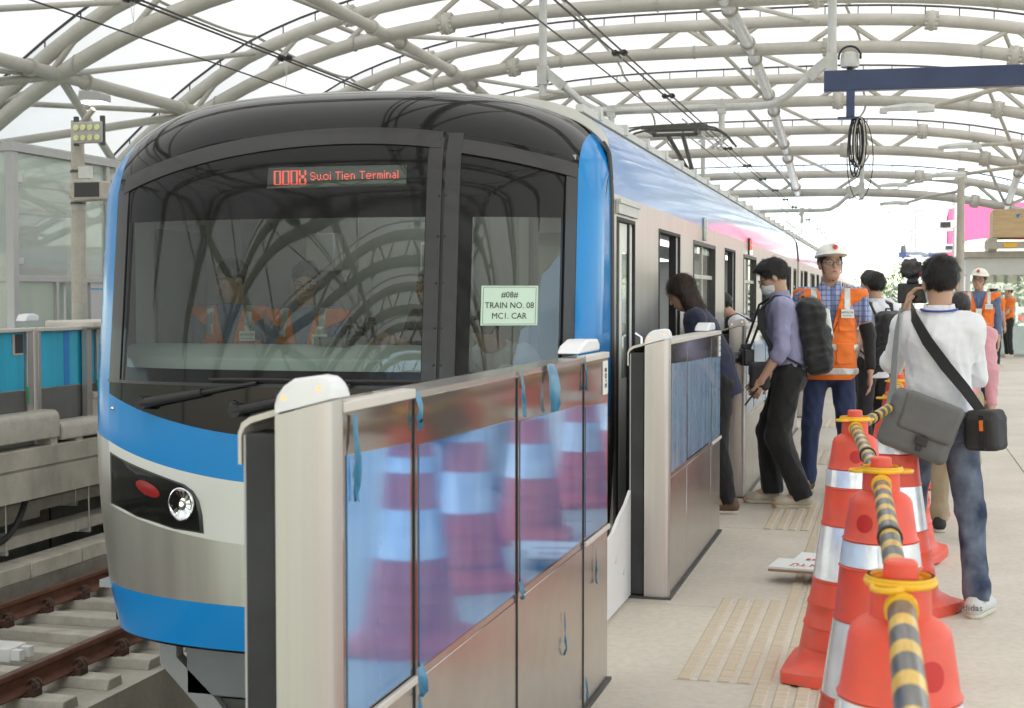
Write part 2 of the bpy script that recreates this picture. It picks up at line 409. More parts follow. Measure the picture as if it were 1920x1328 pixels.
for i, (Y, za) in enumerate(TR):
    seen = Y > 15
    lo = MB(); lo.tube([(x, Y, zlow(x, za)) for x in xs], .122, 12 if seen else 8)
    lc = lo.build('roof_truss', MT['tube'], canopy, smooth=50)
    up = MB(); up.tube([(x, Y, zup(x, za)) for x in xs], .117, 12 if seen else 8); up.build('upper_chord', MT['tube'], lc, smooth=50)
    rl = MB(); rl.tube([(x, Y, zup(x, za) + .27) for x in xs], .022, 6)
    for x in np.arange(XA + .2, XB, .62): rl.tube([(x, Y, zup(x, za) + .1), (x, Y, zup(x, za) + .27)], .012, 5)
    rl.build('membrane_rail', MT['steel_dark'] if seen else MT['tube'], lc)
    sp = 1.55; nx = int((XB - XA) / sp)
    for k in range(nx):
        xa, xb = XA + .4 + k*sp, XA + .4 + (k+.5)*sp; xcn = XA + .4 + (k+1)*sp
        w = MB(); w.tube([(xa, Y, zlow(xa, za)), (xb, Y, zup(xb, za))], .05, 8); w.build('web_strut', MT['tube'], lc, smooth=50)
        if k % 2 == 0: w = MB(); w.tube([(xb, Y, zup(xb, za)), (xcn, Y, zlow(xcn, za))], .05, 8); w.build('web_strut', MT['tube'], lc, smooth=50)
    for xf, zz in ((-7.6, zlow), (-1.3, zlow), (.6, zup), (-9.4, zup), (2.1, zlow)):     # bolted flange couplings
        f = MB(); tx = np.array([.001, 0, zz(xf+.001, za)-zz(xf, za)]); tx /= np.linalg.norm(tx); c = np.array([xf, Y, zz(xf, za)])
        f.tube([c - tx*.09, c - tx*.03], [.145, .2], 12); f.tube([c - tx*.03, c + tx*.03], .2, 12); f.tube([c + tx*.03, c + tx*.09], [.2, .145], 12)
        for q in range(12):
            t = 2*math.pi*q/12; nrm = np.cross(tx, (0, 1, 0)); d = np.array([0, 1, 0])*math.cos(t) + nrm*math.sin(t)
            f.bar(c - tx*.12 + d*.155, c + tx*.12 + d*.155, .02, .05)
        f.build('flange', MT['tube'], lc, smooth=40)
    for xf in np.arange(-12, 5, 2.7):
        f = MB(); c = np.array([xf, Y, zlow(xf, za)]); f.tube([c - (.012, 0, 0), c + (.012, 0, 0)], .142, 12); f.build('clamp_band', MT['grey'], lc)
    if i < len(TR) - 1:
        Y2, zb_ = TR[i+1]
        for px in PUR:
            p = MB(); r = .10 if px != PUR[2] else .115
            z1, z2 = zlow(px, za), zlow(px, zb_)
            p.tube([(px, Y, z1), (px, Y2, z2)], r, 10); pm = p.build('purlin', MT['tube_galv'] if px in (PUR[2], PUR[3]) else MT['tube'], canopy, smooth=50)
            for fr in (.16, .84):
                c = np.array([px, Y + (Y2-Y)*fr, z1 + (z2-z1)*fr]); f = MB(); f.tube([c - (0, .04, 0), c + (0, .04, 0)], r + .035, 12); f.build('collar', MT['tube'], pm, smooth=40)
            q = MB(); q.tube([(px, Y, z1), (px + 1.1, Y2, zup(px + 1.1, zb_))], .045, 8); q.build('brace', MT['tube'], canopy, smooth=50)
            q = MB(); q.tube([(px, Y2, z2), (px - 1.1, Y, zup(px - 1.1, za))], .045, 8); q.build('brace', MT['tube'], canopy, smooth=50)
        # membrane bay with a shallow sag between the trusses
        G = []
        for jj in range(9):
            v = jj / 8; Yv = Y + (Y2-Y)*v; sag = .20 * 4*v*(1-v)
            G.append([(x, Yv, zup(x, za)*(1-v) + zup(x, zb_)*v + .30 - sag) for x in np.linspace(XA - 1.2, XB + 1.2, 37)])
        m = MB(); m.grid(np.array(G)); mb = m.build('membrane_panel', MT['membrane'], canopy, smooth=80)
        if seen:
            for xx in (-11.2, -6.2, -1.0, 3.6):
                s_ = MB(); s_.tube([(xx + .25*math.sin(v*3.1), Y + (Y2-Y)*v, zup(xx, za)*(1-v) + zup(xx, zb_)*v + .285 - .20*4*v*(1-v)) for v in np.linspace(.02, .98, 10)], .026, 5); s_.build('seam', MT['seam'], mb)
# columns that carry the arches on either side
for i, (Y, za) in enumerate(TR):
    if i % 2 == 1:
        for x, zt0 in ((XA + .5, zlow(XA + .5, za)), (XB - .5, zlow(XB - .5, za))):
            m = MB(); m.tube([(x, Y, -.06), (x, Y, zt0)], .11, 12); m.build('column', MT['tube'], canopy, smooth=50)
# struts on the left flank fanning out to the eaves
for (Y, za), (Y2, zb_) in zip(TR[9:-1], TR[10:]):
    for a, b in ((( -12.3, Y, zlow(-12.3, za)), (-13.9, Y2, zlow(-13.9, zb_) - .1)), ((-13.9, Y, zlow(-13.9, za)), (-12.3, Y2, zlow(-12.3, zb_)))):
        m = MB(); m.tube([a, b], .07, 8); m.build('flank_strut', MT['tube'], canopy, smooth=50)
# ================================================================== THE TRAIN
TX = -2.87; SW = 1.42                      # centre line, half width of the car body
def Wz(z): return float(np.interp(z, [-.36, -.1, .3, .7, 2.0, 2.25], [1.30, 1.36, 1.40, 1.42, 1.415, 1.40]))
def ztop(s): return 2.18 + .37 * max(1 - abs(s / 1.402) ** 2.8, 0) ** .52
def Y0z(z): return float(np.interp(z, [-.36, -.1, .5, 1.0, 2.2, 2.6], [6.54, 6.53, 6.51, 6.53, 6.66, 6.72]))
def Fsz(s, z):
    a = min(abs(s) / Wz(z), 1)
    y = Y0z(z) + .62 * (1 - math.sqrt(max(1 - a ** 2.8, 0)))
    b = min(max((z - 1.95) / (ztop(s) - 1.95 + 1e-6), 0), 1)
    return y + .5 * (1 - math.sqrt(max(1 - b ** 2.4, 0)))
def FP(s, z): return np.array([TX + s, Fsz(s, z), z])
zb = lambda s: .745 + .14 * s * s          # black mask / blue
zbw = lambda s: .512 + .127 * s * s        # blue / white
zws = lambda s: .195 + .11 * s * s         # white / steel
zsk = lambda s: -.115 + .015 * s * s       # steel / blue skirt
zwt = lambda s: 2.30 - .125 * (s - .2) ** 2
AL, AR = -.83, .935
MT['tblue'] = M('train_blue', (.009, .235, .62), .14, var=.03, spec=.32)
MT['tblack'] = M('train_black', (.010, .010, .011), .06, var=.1, coat=0., spec=.30)
MT['tframe'] = M('train_dark_frame', (.026, .025, .027), .38, var=.15, coat=.2)
MT['twhite'] = M('train_white', (.68, .68, .66), .32, var=.03, coat=.5)
def brushed(name, col, rough, stretch, metal=.85):
    return M(name, col, rough, metal=metal, var=.10, vs=7, bump=.008, bs=60, stretch=stretch, rvar=.06)
MT['steel'] = brushed('stainless_body', (.60, .585, .56), .30, (1, 1, .06), .88)
MT['steelg'] = M('stainless_gate', (.56, .535, .51), .25, metal=.92, var=.07, vs=2.2, stretch=(1, 2.2, .35), rvar=.05, fine=(14, .10))
MT['steelp'] = brushed('stainless_post', (.53, .49, .47), .36, (3, 3, .05), .85)
def film_mat():
    m, nt, N, L, b = _nodes('side_film')
    b.inputs['Roughness'].default_value = .3; b.inputs['Coat Weight'].default_value = .6; b.inputs['Coat Roughness'].default_value = .08; b.inputs['Metallic'].default_value = .25
    g = N.new('ShaderNodeNewGeometry'); sx = N.new('ShaderNodeSeparateXYZ'); L.new(g.outputs['Position'], sx.inputs[0])
    def math_(op, a, b_=None, c=None):
        n = N.new('ShaderNodeMath'); n.operation = op
        for i, q in enumerate((a, b_, c)):
            if q is None: continue
            if isinstance(q, (int, float)): n.inputs[i].default_value = q
            else: L.new(q, n.inputs[i])
        return n.outputs[0]
    wv = math_('MULTIPLY', math_('SINE', math_('MULTIPLY', sx.outputs[1], .9)), .06)
    zz = math_('ADD', sx.outputs[2], wv)
    n1 = N.new('ShaderNodeTexNoise'); n1.inputs['Scale'].default_value = 1.0; n1.inputs['Detail'].default_value = 4
    mp = N.new('ShaderNodeMapping'); mp.inputs['Scale'].default_value = (.2, .7, 6); L.new(g.outputs['Position'], mp.inputs[0]); L.new(mp.outputs[0], n1.inputs['Vector'])
    ry = N.new('ShaderNodeValToRGB'); e = ry.color_ramp.elements
    L.new(math_('ADD', math_('MULTIPLY', math_('SUBTRACT', sx.outputs[1], 7.0), 1/24.), math_('MULTIPLY', math_('SUBTRACT', n1.outputs['Fac'], .5), .28)), ry.inputs[0])
    e[0].position = 0; e[0].color = (.10, .30, .74, 1); e[1].position = 1; e[1].color = (.62, .60, .80, 1)
    for p, c in ((.10, (.20, .42, .82, 1)), (.25, (.36, .55, .86, 1)), (.42, (.55, .66, .88, 1)), (.7, (.62, .68, .86, 1))):
        q = e.new(p); q.color = c
    # pink ribbon along the lower edge further back
    rib = N.new('ShaderNodeValToRGB'); L.new(math_('ADD', zz, math_('MULTIPLY', n1.outputs['Fac'], .04)), rib.inputs[0]); e = rib.color_ramp.elements
    rib.color_ramp.elements[0].position = 0
    mr = N.new('ShaderNodeMapRange'); mr.inputs[1].default_value = 1.96; mr.inputs[2].default_value = 2.30; L.new(zz, mr.inputs[0])
    rib2 = N.new('ShaderNodeValToRGB'); L.new(mr.outputs[0], rib2.inputs[0]); e = rib2.color_ramp.elements
    e[0].position = .0; e[0].color = (0, 0, 0, 1); e[1].position = .55; e[1].color = (0, 0, 0, 1)
    for p, v in ((.12, .1), (.22, 1), (.36, 1), (.44, .1)): q = e.new(p); q.color = (v, v, v, 1)
    fy = N.new('ShaderNodeMapRange'); fy.inputs[1].default_value = 11.5; fy.inputs[2].default_value = 15.5; L.new(sx.outputs[1], fy.inputs[0])
    mx = N.new('ShaderNodeMix'); mx.data_type = 'RGBA'; L.new(math_('MULTIPLY', fy.outputs[0], rib2.outputs[0]), mx.inputs[0]); L.new(ry.outputs[0], mx.inputs[6]); mx.inputs[7].default_value = (.85, .16, .40, 1)
    L.new(mx.outputs[2], b.inputs['Base Color']); return m
MT['film'] = film_mat()
MT['tglass'] = thin_glass('windscreen_glass', (.68, .77, .72), 1.0, 0, .015)
MT['sglass'] = thin_glass('side_window_glass', (.50, .55, .53), 1.0, 0, .02)

train = empty('metro_train', (TX, 6.5, ZR), label='blue and silver metro train with black glazed front standing at the platform', cat='train')
def tb_(m, name, mat, parent=None, **kw):
    o = m.build(name, mat, parent or train, **kw)
    if parent is None: o.matrix_parent_inverse = Matrix.Translation((-TX, -6.5, -ZR))
    return o
def patch(a0, a1, zl, zh, na, nz, off=0., thick=.0, top=False, absolute=False):
    """piece of the nose surface between fractions a0..a1 of the half width and heights zl(s)..zh(s)"""
    t0, t1 = math.asin(a0), math.asin(a1)
    G = np.zeros((nz + 1, na + 1, 3))
    for i in range(na + 1):
        a = math.sin(t0 + (t1 - t0) * i / na)
        for j in range(nz + 1):
            v = j / nz
            if top: v = math.sin(v * math.pi / 2)
            s = a * SW
            for _ in range(3):
                lo = zl(s); hi = ztop(s) - .0005 if top else zh(s)
                z = lo + (hi - lo) * v; s = a * Wz(z)
            G[j, i] = FP(s, z)
    if off or thick:
        du = np.gradient(G, axis=1); dv = np.gradient(G, axis=0); n = np.cross(du, dv); n /= np.linalg.norm(n, axis=2, keepdims=True) + 1e-9
        n[n[..., 1] > 0] *= -1
        G = G + n * off
    m = MB(); m.grid(G)
    if thick:
        B = G - n * thick
        ring = [(0, i) for i in range(na)] + [(j, na) for j in range(nz)] + [(nz, i) for i in range(na, 0, -1)] + [(j, 0) for j in range(nz, 0, -1)]
        R = [G[r] for r in ring]; Q = [B[r] for r in ring]; k = len(ring)
        m.add(R + Q, [(i, (i+1) % k, (i+1) % k + k, i + k) for i in range(k)])
    return m
def spatch(s0, s1, z0, z1, na, nz, off=0., thick=0.):
    f0, f1 = (z0 if callable(z0) else (lambda s, c=z0: c)), (z1 if callable(z1) else (lambda s, c=z1: c))
    return patch(s0 / SW, s1 / SW, f0, f1, na, nz, off, thick)
c_ = lambda v: (lambda s: v)
SL, SR = AL * SW, AR * SW
# paint areas of the nose
tb_(patch(-1, AL, lambda s: zbw(1.16) + .05 * (abs(s) - 1.16) / .25, None, 8, 26, top=True), 'front_pillar', MT['tblue'], smooth=60)
tb_(patch(AR, 1, lambda s: zbw(1.16) + .05 * (abs(s) - 1.16) / .25, None, 8, 26, top=True), 'front_pillar', MT['tblue'], smooth=60)
tb_(patch(AL, AR, zbw, zb, 36, 6), 'blue_band', MT['tblue'], smooth=60)
tb_(patch(AL, AR, zws, zbw, 36, 6), 'white_band', MT['twhite'], smooth=60)
tb_(patch(AL, AR, zsk, zws, 36, 8), 'steel_band', MT['steel'], smooth=60)
tb_(patch(-1, AL, zsk, lambda s: zbw(1.16) + .05 * (abs(s) - 1.16) / .25, 8, 14), 'steel_corner', MT['steel'], smooth=60)
tb_(patch(AR, 1, zsk, lambda s: zbw(1.16) + .05 * (abs(s) - 1.16) / .25, 8, 14), 'steel_corner', MT['steel'], smooth=60)
tb_(patch(-1, 1, c_(-.345), zsk, 48, 4), 'skirt', MT['tblue'], smooth=60)
m = patch(-.97, .97, c_(-.36), c_(-.345), 40, 1, off=-.01, thick=.25); tb_(m, 'skirt_lip', MT['tblack'])
m = MB(); m.box(TX-1.3, TX+1.3, 7.0, 7.6, -.34, -.3); tb_(m, 'underframe_plate', MT['black'])
# black mask: brow, lower panel, frames round the panes
tb_(patch(AL, AR, zwt, None, 40, 16, top=True), 'brow', MT['tblack'], smooth=60)
tb_(patch(AL, AR, zb, c_(1.0), 40, 4), 'lower_mask', MT['tblack'], smooth=60)
CL0, CL1, CD0, CD1, CZ0, CZ1 = -1.03, .635, .865, 1.262, 1.085, 1.845
LD0, LD1, LZ0, LZ1 = -.205, .535, 2.0, 2.105
for nm, a, b_, z0, z1 in (('screen_frit', SL, CL0, 1.0, CZ1), ('screen_frit', CL0, CL1, 1.0, CZ0), ('screen_frit', CL1, .72, 1.0, CZ1),
                          ('screen_frit', SL, .72, CZ1, LZ0), ('screen_frit', SL, LD0, LZ0, LZ1), ('screen_frit', LD1, .72, LZ0, LZ1), ('screen_frit', SL, .72, LZ1, zwt),
                          ('door_frit', .72, CD0, 1.0, CZ1), ('door_frit', CD0, CD1, 1.0, CZ0), ('door_frit', CD1, SR, 1.0, CZ1), ('door_frit', .72, SR, CZ1, zwt)):
    tb_(spatch(a, b_, z0, z1, max(3, int(abs(b_-a)*18)), 8), nm, MT['tblack'], smooth=60)
tb_(spatch(CL0, CL1, CZ0, CZ1, 30, 10), 'windscreen', MT['tglass'], smooth=60)
tb_(spatch(CD0, CD1, CZ0, CZ1, 10, 10), 'door_window', MT['tglass'], smooth=60)
tb_(spatch(LD0, LD1, LZ0, LZ1, 12, 3), 'display_window', MT['tglass'], smooth=60)
# raised trims: screen frame, centre post, emergency door frame
for nm, a, b_, z0, z1, off in (('screen_trim', SL+.006, SL+.10, 1.0, 2.02, .006), ('screen_trim', SL+.005, .64, 1.0, 1.016, .012), ('screen_trim', .64, .712, 1.0, 2.24, .010),
                               ('screen_trim', SL+.06, .70, lambda s: zwt(s)-.085, zwt, .008),
                               ('door_frame', .728, .80, 1.02, 2.26, .014), ('door_frame', 1.275, 1.318, 1.02, 2.11, .012), ('door_frame', .80, 1.318, lambda s: zwt(s)-.10, lambda s: zwt(s)-.03, .014)):
    tb_(spatch(a, b_, z0, z1, max(2, int(abs(b_-a)*16)), 10, off, off + .004), nm, MT['tframe'], smooth=60)
tb_(spatch(.713, .727, 1.0, 2.27, 1, 12, .001), 'door_seam', MT['black'])
tb_(spatch(1.322, 1.326, 1.0, 2.1, 1, 12, .003, .004), 'door_seam', MT['black'])
# bolts down the centre post
for z in (1.12, 1.30, 1.52, 1.75, 1.95):
    for s in (.70, .735):
        m = MB(); p = FP(s, z); m.sphere((p[0], p[1]-.012, p[2]), .006, 8, 6); tb_(m, 'bolt', MT['black'])
# collar between nose and first car
def outline(n=60, dz=0., k=1.0):
    pts = [(-Wz(z)*k, z) for z in np.linspace(-.3, 2.1, 18)]
    for t in np.linspace(math.pi, 0, n):
        s = 1.402 * math.cos(t); pts.append((s*k, ztop(s) + dz))
    pts += [(Wz(z)*k, z) for z in np.linspace(2.1, -.3, 18)]
    return pts
ol = outline()
for nm, sel, mat in (('nose_collar_blue', lambda s, z: z >= .69 and abs(s) > 1.30, 'tblue'), ('nose_collar_top', lambda s, z: abs(s) <= 1.31 and z > 1, 'tblack'), ('nose_collar_steel', lambda s, z: z < .75, 'steel')):
    m = MB()
    for p, q in zip(ol[:-1], ol[1:]):
        if sel(*p) and sel(*q):
            f = lambda s, z: Fsz(s, min(z, ztop(s)-.0005))
            m.add([(TX+p[0], f(*p)-.003, p[1]), (TX+q[0], f(*q)-.003, q[1]), (TX+q[0], 7.385, q[1]), (TX+p[0], 7.385, p[1])], [(0, 1, 2, 3)])
    tb_(m, nm.replace('_blue', '').replace('_top', '').replace('_steel', ''), MT[mat], smooth=60)
o1, o2 = outline(k=1.0035, dz=.004), outline(k=1.006, dz=.006)
m = MB()
for y0, y1, A in ((7.385, 7.44, o2[:23]), (7.385, 7.44, o2[-23:])):
    for p, q in zip(A[:-1], A[1:]): m.add([(TX+p[0], y0, p[1]), (TX+q[0], y0, q[1]), (TX+q[0], y1, q[1]), (TX+p[0], y1, p[1])], [(0, 1, 2, 3)])
    for p, q, r, t in zip(A[:-1], A[1:], (ol[:23] if A[0] == o2[0] else ol[-23:])[1:], (ol[:23] if A[0] == o2[0] else ol[-23:])[:-1]): m.add([(TX+p[0], y0, p[1]), (TX+q[0], y0, q[1]), (TX+r[0], y0-.01, r[1]), (TX+t[0], y0-.01, t[1])], [(0, 1, 2, 3)])
tb_(m, 'nose_gasket', MT['rubber'], smooth=60)
# head lamps in their black housings (both sides)
MT['lensblack'] = M('lamp_cover', (.012, .012, .012), .06, spec=.3)
MT['chrome'] = M('reflector', (.85, .86, .9), .08, metal=1.0)
for sg in (-1, 1):
    poly = [(1.165, .628), (1.0, .585), (.80, .538), (.63, .497), (.575, .465), (.54, .415), (.523, .34), (.518, .25), (.70, .262), (.95, .305), (1.165, .352)]
    # housing plate follows the nose
    def ring(k, off):
        cx = .83; cz = .43
        return [FP(sg*(cx + (u-cx)*k), cz + (v-cz)*k) + np.array([0, -off, 0]) for u, v in poly]
    A, B = ring(1.0, .004), ring(.94, .010)
    m = MB(); n = len(A); m.add(A + B, [(i, (i+1) % n, (i+1) % n + n, i + n) for i in range(n)])
    m.add(ring(1.0, .004) + ring(1.0, -.02), [(i, (i+1) % n, (i+1) % n + n, i + n) for i in range(n)])
    hs = tb_(m, 'lamp_housing', MT['tframe'], smooth=40)
    m = MB(); ks = [.94, .78, .6, .42, .25, .1, .01]; RR = [ring(k, .010) for k in ks]
    m.add([p for r in RR for p in r], [(q*n+i, q*n+(i+1) % n, (q+1)*n+(i+1) % n, (q+1)*n+i) for q in range(len(ks)-1) for i in range(n)]); m.build('lamp_cover', MT['lensblack'], hs, smooth=60)
    p = FP(sg*.640, .395); nrm = np.array([sg*.28, -1, 0.]); nrm /= np.linalg.norm(nrm)
    ax, bx_, _ = frame_from(nrm)
    def disc(r0, r1, d0, d1, n=24):
        g = [p + nrm*d0 + r0*(ax*math.cos(2*math.pi*k/n) + bx_*math.sin(2*math.pi*k/n)) for k in range(n)] + [p + nrm*d1 + r1*(ax*math.cos(2*math.pi*k/n) + bx_*math.sin(2*math.pi*k/n)) for k in range(n)]
        return g, [(k, (k+1) % n, (k+1) % n + n, k + n) for k in range(n)]
    m = MB(); m.add(*disc(.086, .086, .008, .018)); m.add(*disc(.086, .080, .018, .0195)); m.build('headlight_rim', MT['chrome'], hs, smooth=40)
    m = MB()
    for r0, r1, d0, d1 in ((.080, .062, .0175, .0125), (.062, .040, .0125, .0095), (.040, .022, .0095, .0115), (.022, .001, .0115, .012)): m.add(*disc(r0, r1, d0, d1))
    for k in range(14):
        t = 2*math.pi*k/14; d = ax*math.cos(t) + bx_*math.sin(t); d2 = ax*math.cos(t+.3) + bx_*math.sin(t+.3); m.add([p + nrm*.0102 + d*.034, p + nrm*.0145 + d*.066, p + nrm*.0165 + d2*.066, p + nrm*.0125 + d2*.034], [(0, 1, 2, 3)])
    m.build('headlight', MT['chrome'], hs, smooth=40)
    m = MB(); m.add(*disc(.011, .001, .0135, .017)); m.build('headlight_bulb', MT['glow_lamp'], hs)
    m = MB(); ov = [(.862 + .082*math.cos(t) , .460 + .036*math.sin(t) + .022*math.cos(t)) for t in np.linspace(0, 2*math.pi, 25)[:-1]]; n2_ = len(ov)
    RR = [[FP(sg*(.855 + (u_-.855)*k), .462 + (v_-.462)*k) + np.array([0, -.0125 - .003*(1-k), 0]) for u_, v_ in ov] for k in (1, .7, .4, .02)]
    m.add([p_ for r in RR for p_ in r], [(q*n2_+i, q*n2_+(i+1) % n2_, (q+1)*n2_+(i+1) % n2_, (q+1)*n2_+i) for q in range(3) for i in range(n2_)]); m.build('tail_light', MT['red'], hs, smooth=60)
# camera eye in the lower mask, wipers
p = FP(-.34, .905); m = MB(); m.tube([p + (0, .01, 0), p - (0, .012, 0)], [.03, .024], 16); m.tube([p - (0, .012, 0), p - (0, .03, 0)], [.016, .014], 12); tb_(m, 'mask_nozzle', MT['tframe'], smooth=40)
p = FP(-1.14, .86); m = MB(); m.sphere(p, .012, 8, 6); tb_(m, 'marker_lamp', MT['chrome'])
for (s0, z0), (s1, z1), (b0, b1) in (((-.877, .905), (-.20, 1.025), (-.47, .16)), ((-.308, .885), (.30, 1.02), (.10, .80))):
    m = MB(); p, q = FP(s0, z0) + (0, -.045, 0), FP(s1, z1) + (0, -.04, 0)
    mid = (p*.45 + q*.55) + np.array([0, -.02, .0])
    m.tube([p, mid], [.028, .022], 10); m.tube([mid, q], [.014, .010], 8); m.tube([FP(s0, z0) + (0, .01, 0), p + (0, -.025, 0)], .034, 12)
    w = tb_(m, 'wiper', MT['black'], smooth=40)
    m = MB(); pts = [FP(s, 1.035 + .006*math.sin((s-b0)/(b1-b0)*3.14)) + (0, -.03, 0) for s in np.linspace(b0, b1, 8)]
    m.tube(pts, .009, 6); m.tube([x + (0, .014, -.012) for x in pts], .006, 5); m.build('blade', MT['rubber'], w)
# destination display behind its little window
F57 = {'S': '0111010001100000111000001100010111', 'T': '', 'x': ''}
G57 = {'S': ('01110', '10001', '10000', '01110', '00001', '10001', '01110'), 'u': ('00000', '00000', '10010', '10010', '10010', '10010', '01101'), 'o': ('00000', '00000', '01110', '10001', '10001', '10001', '01110'),
       'i': ('1', '0', '1', '1', '1', '1', '1'), 'T': ('11111', '00100', '00100', '00100', '00100', '00100', '00100'), 'e': ('00000', '00000', '01110', '10001', '11111', '10000', '01110'),
       'n': ('0000', '0000', '1110', '1001', '1001', '1001', '1001'), 'r': ('000', '000', '101', '110', '100', '100', '100'), 'm': ('00000', '00000', '11110', '10101', '10101', '10101', '10101'),
       'a': ('0000', '0000', '0110', '0001', '0111', '1001', '0111'), 'l': ('1', '1', '1', '1', '1', '1', '1'), ' ': ('00',) * 7,
       '0': ('1111', '1001', '1001', '1001', '1001', '1001', '1001', '1001', '1001', '1001', '1001', '1001', '1001', '1111'), '8': ('1001', '1001', '1001', '1001', '1001', '0110', '0110', '0110', '1001', '1001', '1001', '1001', '1001', '1111')}
YD = Fsz(.16, 2.05) + .05
m = MB(); m.box(TX + LD0 - .03, TX + LD1 + .03, YD + .004, YD + .04, LZ0 - .03, LZ1 + .03); dsp = tb_(m, 'destination_display', M('display_board', (.055, .075, .065), .6, var=.1))
m = MB(); m2 = MB()
def dots(mb, txt, s, z, p, big=False, bold=1):
    for ch in txt:
        g = G57[ch]
        for r, row in enumerate(g):
            for c, bit in enumerate(row):
                if bit == '1':
                    for bb in range(bold):
                        x = s + (c*bold + bb)*p; zz = z - r*p
                        mb.add([(TX+x-.36*p, YD, zz-.36*p), (TX+x+.36*p, YD, zz-.36*p), (TX+x+.36*p, YD, zz+.36*p), (TX+x-.36*p, YD, zz+.36*p)], [(0, 1, 2, 3)])
        s += (len(g[0])*bold + 1) * p
    return s
dots(m, '0008', LD0 + .015, LZ1 - .015, .0051, bold=2)
dots(m2, 'Suoi Tien Terminal', LD0 + .215, LZ1 - .026, .0059)
m.build('led_number', MT['glow_red'], dsp, fix=False); m2.build('led_text', MT['glow_red'], dsp, fix=False)
# paper notice taped inside the emergency door window
nz0, nz1, ns0, ns1 = 1.312, 1.505, .918, 1.172
pA, pB = FP(ns0, 1.41) + (0, .006, 0), FP(ns1, 1.41) + (0, .006, 0)
ux = (pB - pA) / np.linalg.norm(pB - pA); uz = np.array([0, (Fsz(1.04, nz1) - Fsz(1.04, nz0)), nz1 - nz0]); uz /= np.linalg.norm(uz); nn = np.cross(ux, uz)
pc = (pA + pB) / 2 + np.array([0, -.026, 0]); hw = np.linalg.norm(pB - pA) / 2
m = MB(); m.obox(pc, ux, uz, nn, hw, .0975, .0004); note = tb_(m, 'paper_notice', M('pale_green_paper', (.62, .78, .67), .8, var=.04))
fr = MB(); k = .93
for (a, b_) in (((-1, -1), (1, -1)), ((1, -1), (1, 1)), ((1, 1), (-1, 1)), ((-1, 1), (-1, -1))):
    P1 = pc + ux*hw*k*a[0] + uz*.0975*k*a[1] + nn*.0012; P2 = pc + ux*hw*k*b_[0] + uz*.0975*k*b_[1] + nn*.0012; fr.tube([P1, P2], .0009, 4)
fr.build('notice_border', MT['ink'], note)
for txt, dz in (('#08#', .052), ('TRAIN NO. 08', 0), ('MC1. CAR', -.052)):
    text_part(txt, .042, MT['ink'], 'notice_text', note, basis(pc + uz*dz + nn*.0014, ux, uz), sx=.93)
for o in note.children: pass
# ---- driver's cab seen through the glass
MT['cab'] = M('cab_lining', (.36, .37, .37), .6, var=.06)
MT['cabl'] = M('cab_light_lining', (.50, .52, .51), .6, var=.06)
m = MB(); m.box(TX-1.33, TX+1.33, 8.62, 8.66, -.1, 2.3); tb_(m, 'cab_wall', MT['cab'])
m = MB(); m.box(TX+.60, TX+.66, 8.585, 8.615, .0, 2.0); m.box(TX+1.24, TX+1.30, 8.585, 8.615, .0, 2.0); m.box(TX+.66, TX+1.24, 8.585, 8.615, 1.95, 2.0); cd_ = tb_(m, 'cab_door', MT['cabl'])
m = MB(); m.box(TX+.72, TX+1.18, 8.60, 8.612, 1.05, 1.85); m.build('door_pane', M('cab_door_glass', (.10, .12, .13), .1), cd_)
m = MB(); m.box(TX-.05, TX+.13, 8.59, 8.615, 1.5, 1.8); cw = tb_(m, 'notice_frame', MT['white'])
m = MB(); m.box(TX-.035, TX+.115, 8.58, 8.5895, 1.515, 1.785); m.build('notice_sheet', MT['cab'], cw)
m = MB(); m.box(TX-.78, TX-.58, 8.45, 8.615, 1.62, 1.86); tb_(m, 'equipment_box', MT['cabl'], bevel=.01)
m = MB(); m.box(TX-1.34, TX+1.34, 6.9, 8.66, -.14, -.1); tb_(m, 'cab_floor', MT['cab'])
m = MB(); m.box(TX-1.30, TX+1.30, 7.05, 8.62, 2.14, 2.17); tb_(m, 'cab_ceiling', MT['cabl'])
m = MB(); m.box(TX-.5, TX+.5, 8.2, 8.4, 2.125, 2.139); tb_(m, 'cab_light', MT['glow_cab'])
# desk: sloped light console top and body
m = MB(); m.prism([(7.0, 1.12), (7.12, 1.19), (7.34, 1.19), (7.38, 1.15), (7.38, .6), (7.0, .6)], TX-1.27, TX+.66, 'yz'); dk_ = tb_(m, 'driver_desk', MT['cabl'], bevel=.01)
m = MB(); m.prism([(7.05, 1.05), (7.2, 1.10), (7.25, 1.06), (7.25, .6), (7.05, .6)], TX+.86, TX+1.2, 'yz'); tb_(m, 'side_console', MT['cabl'], bevel=.01)
for s, w in ((-.15, .2),):
    m = MB(); m.box(TX+s, TX+s+w, 7.1, 7.2, 1.191, 1.235); sc_ = m.build('desk_screen', MT['tframe'], dk_); sc_.matrix_parent_inverse = Matrix.Identity(4)
for o in dk_.children: o.matrix_parent_inverse = Matrix.Identity(4)
m = MB(); m.box(TX-1.36, TX-1.30, 7.1, 7.25, .9, 2.1); tb_(m, 'cab_pillar', MT['tframe'])
m = MB(); m.box(TX-1.30, TX-1.29, 7.5, 8.1, 1.1, 1.85); tb_(m, 'cab_side_window', M('bright_pane', (.16, .19, .18), .3))
for z0, z1 in ((-.1, 1.05), (1.9, 2.15)):
    m = MB(); m.box(TX-1.35, TX-1.31, 7.2, 8.62, z0, z1); tb_(m, 'cab_side_lining', MT['cab'])
m = MB(); m.box(TX-1.35, TX-1.31, 8.12, 8.62, 1.05, 1.9); tb_(m, 'cab_side_lining', MT['cab'])
m = MB(); m.box(TX-1.35, TX-1.31, 7.2, 7.48, 1.05, 1.9); tb_(m, 'cab_side_lining', MT['cab'])
m = MB(); m.box(TX+.28, TX+.31, 8.56, 8.6, 1.0, 2.1); tb_(m, 'cab_conduit', MT['cabl'])

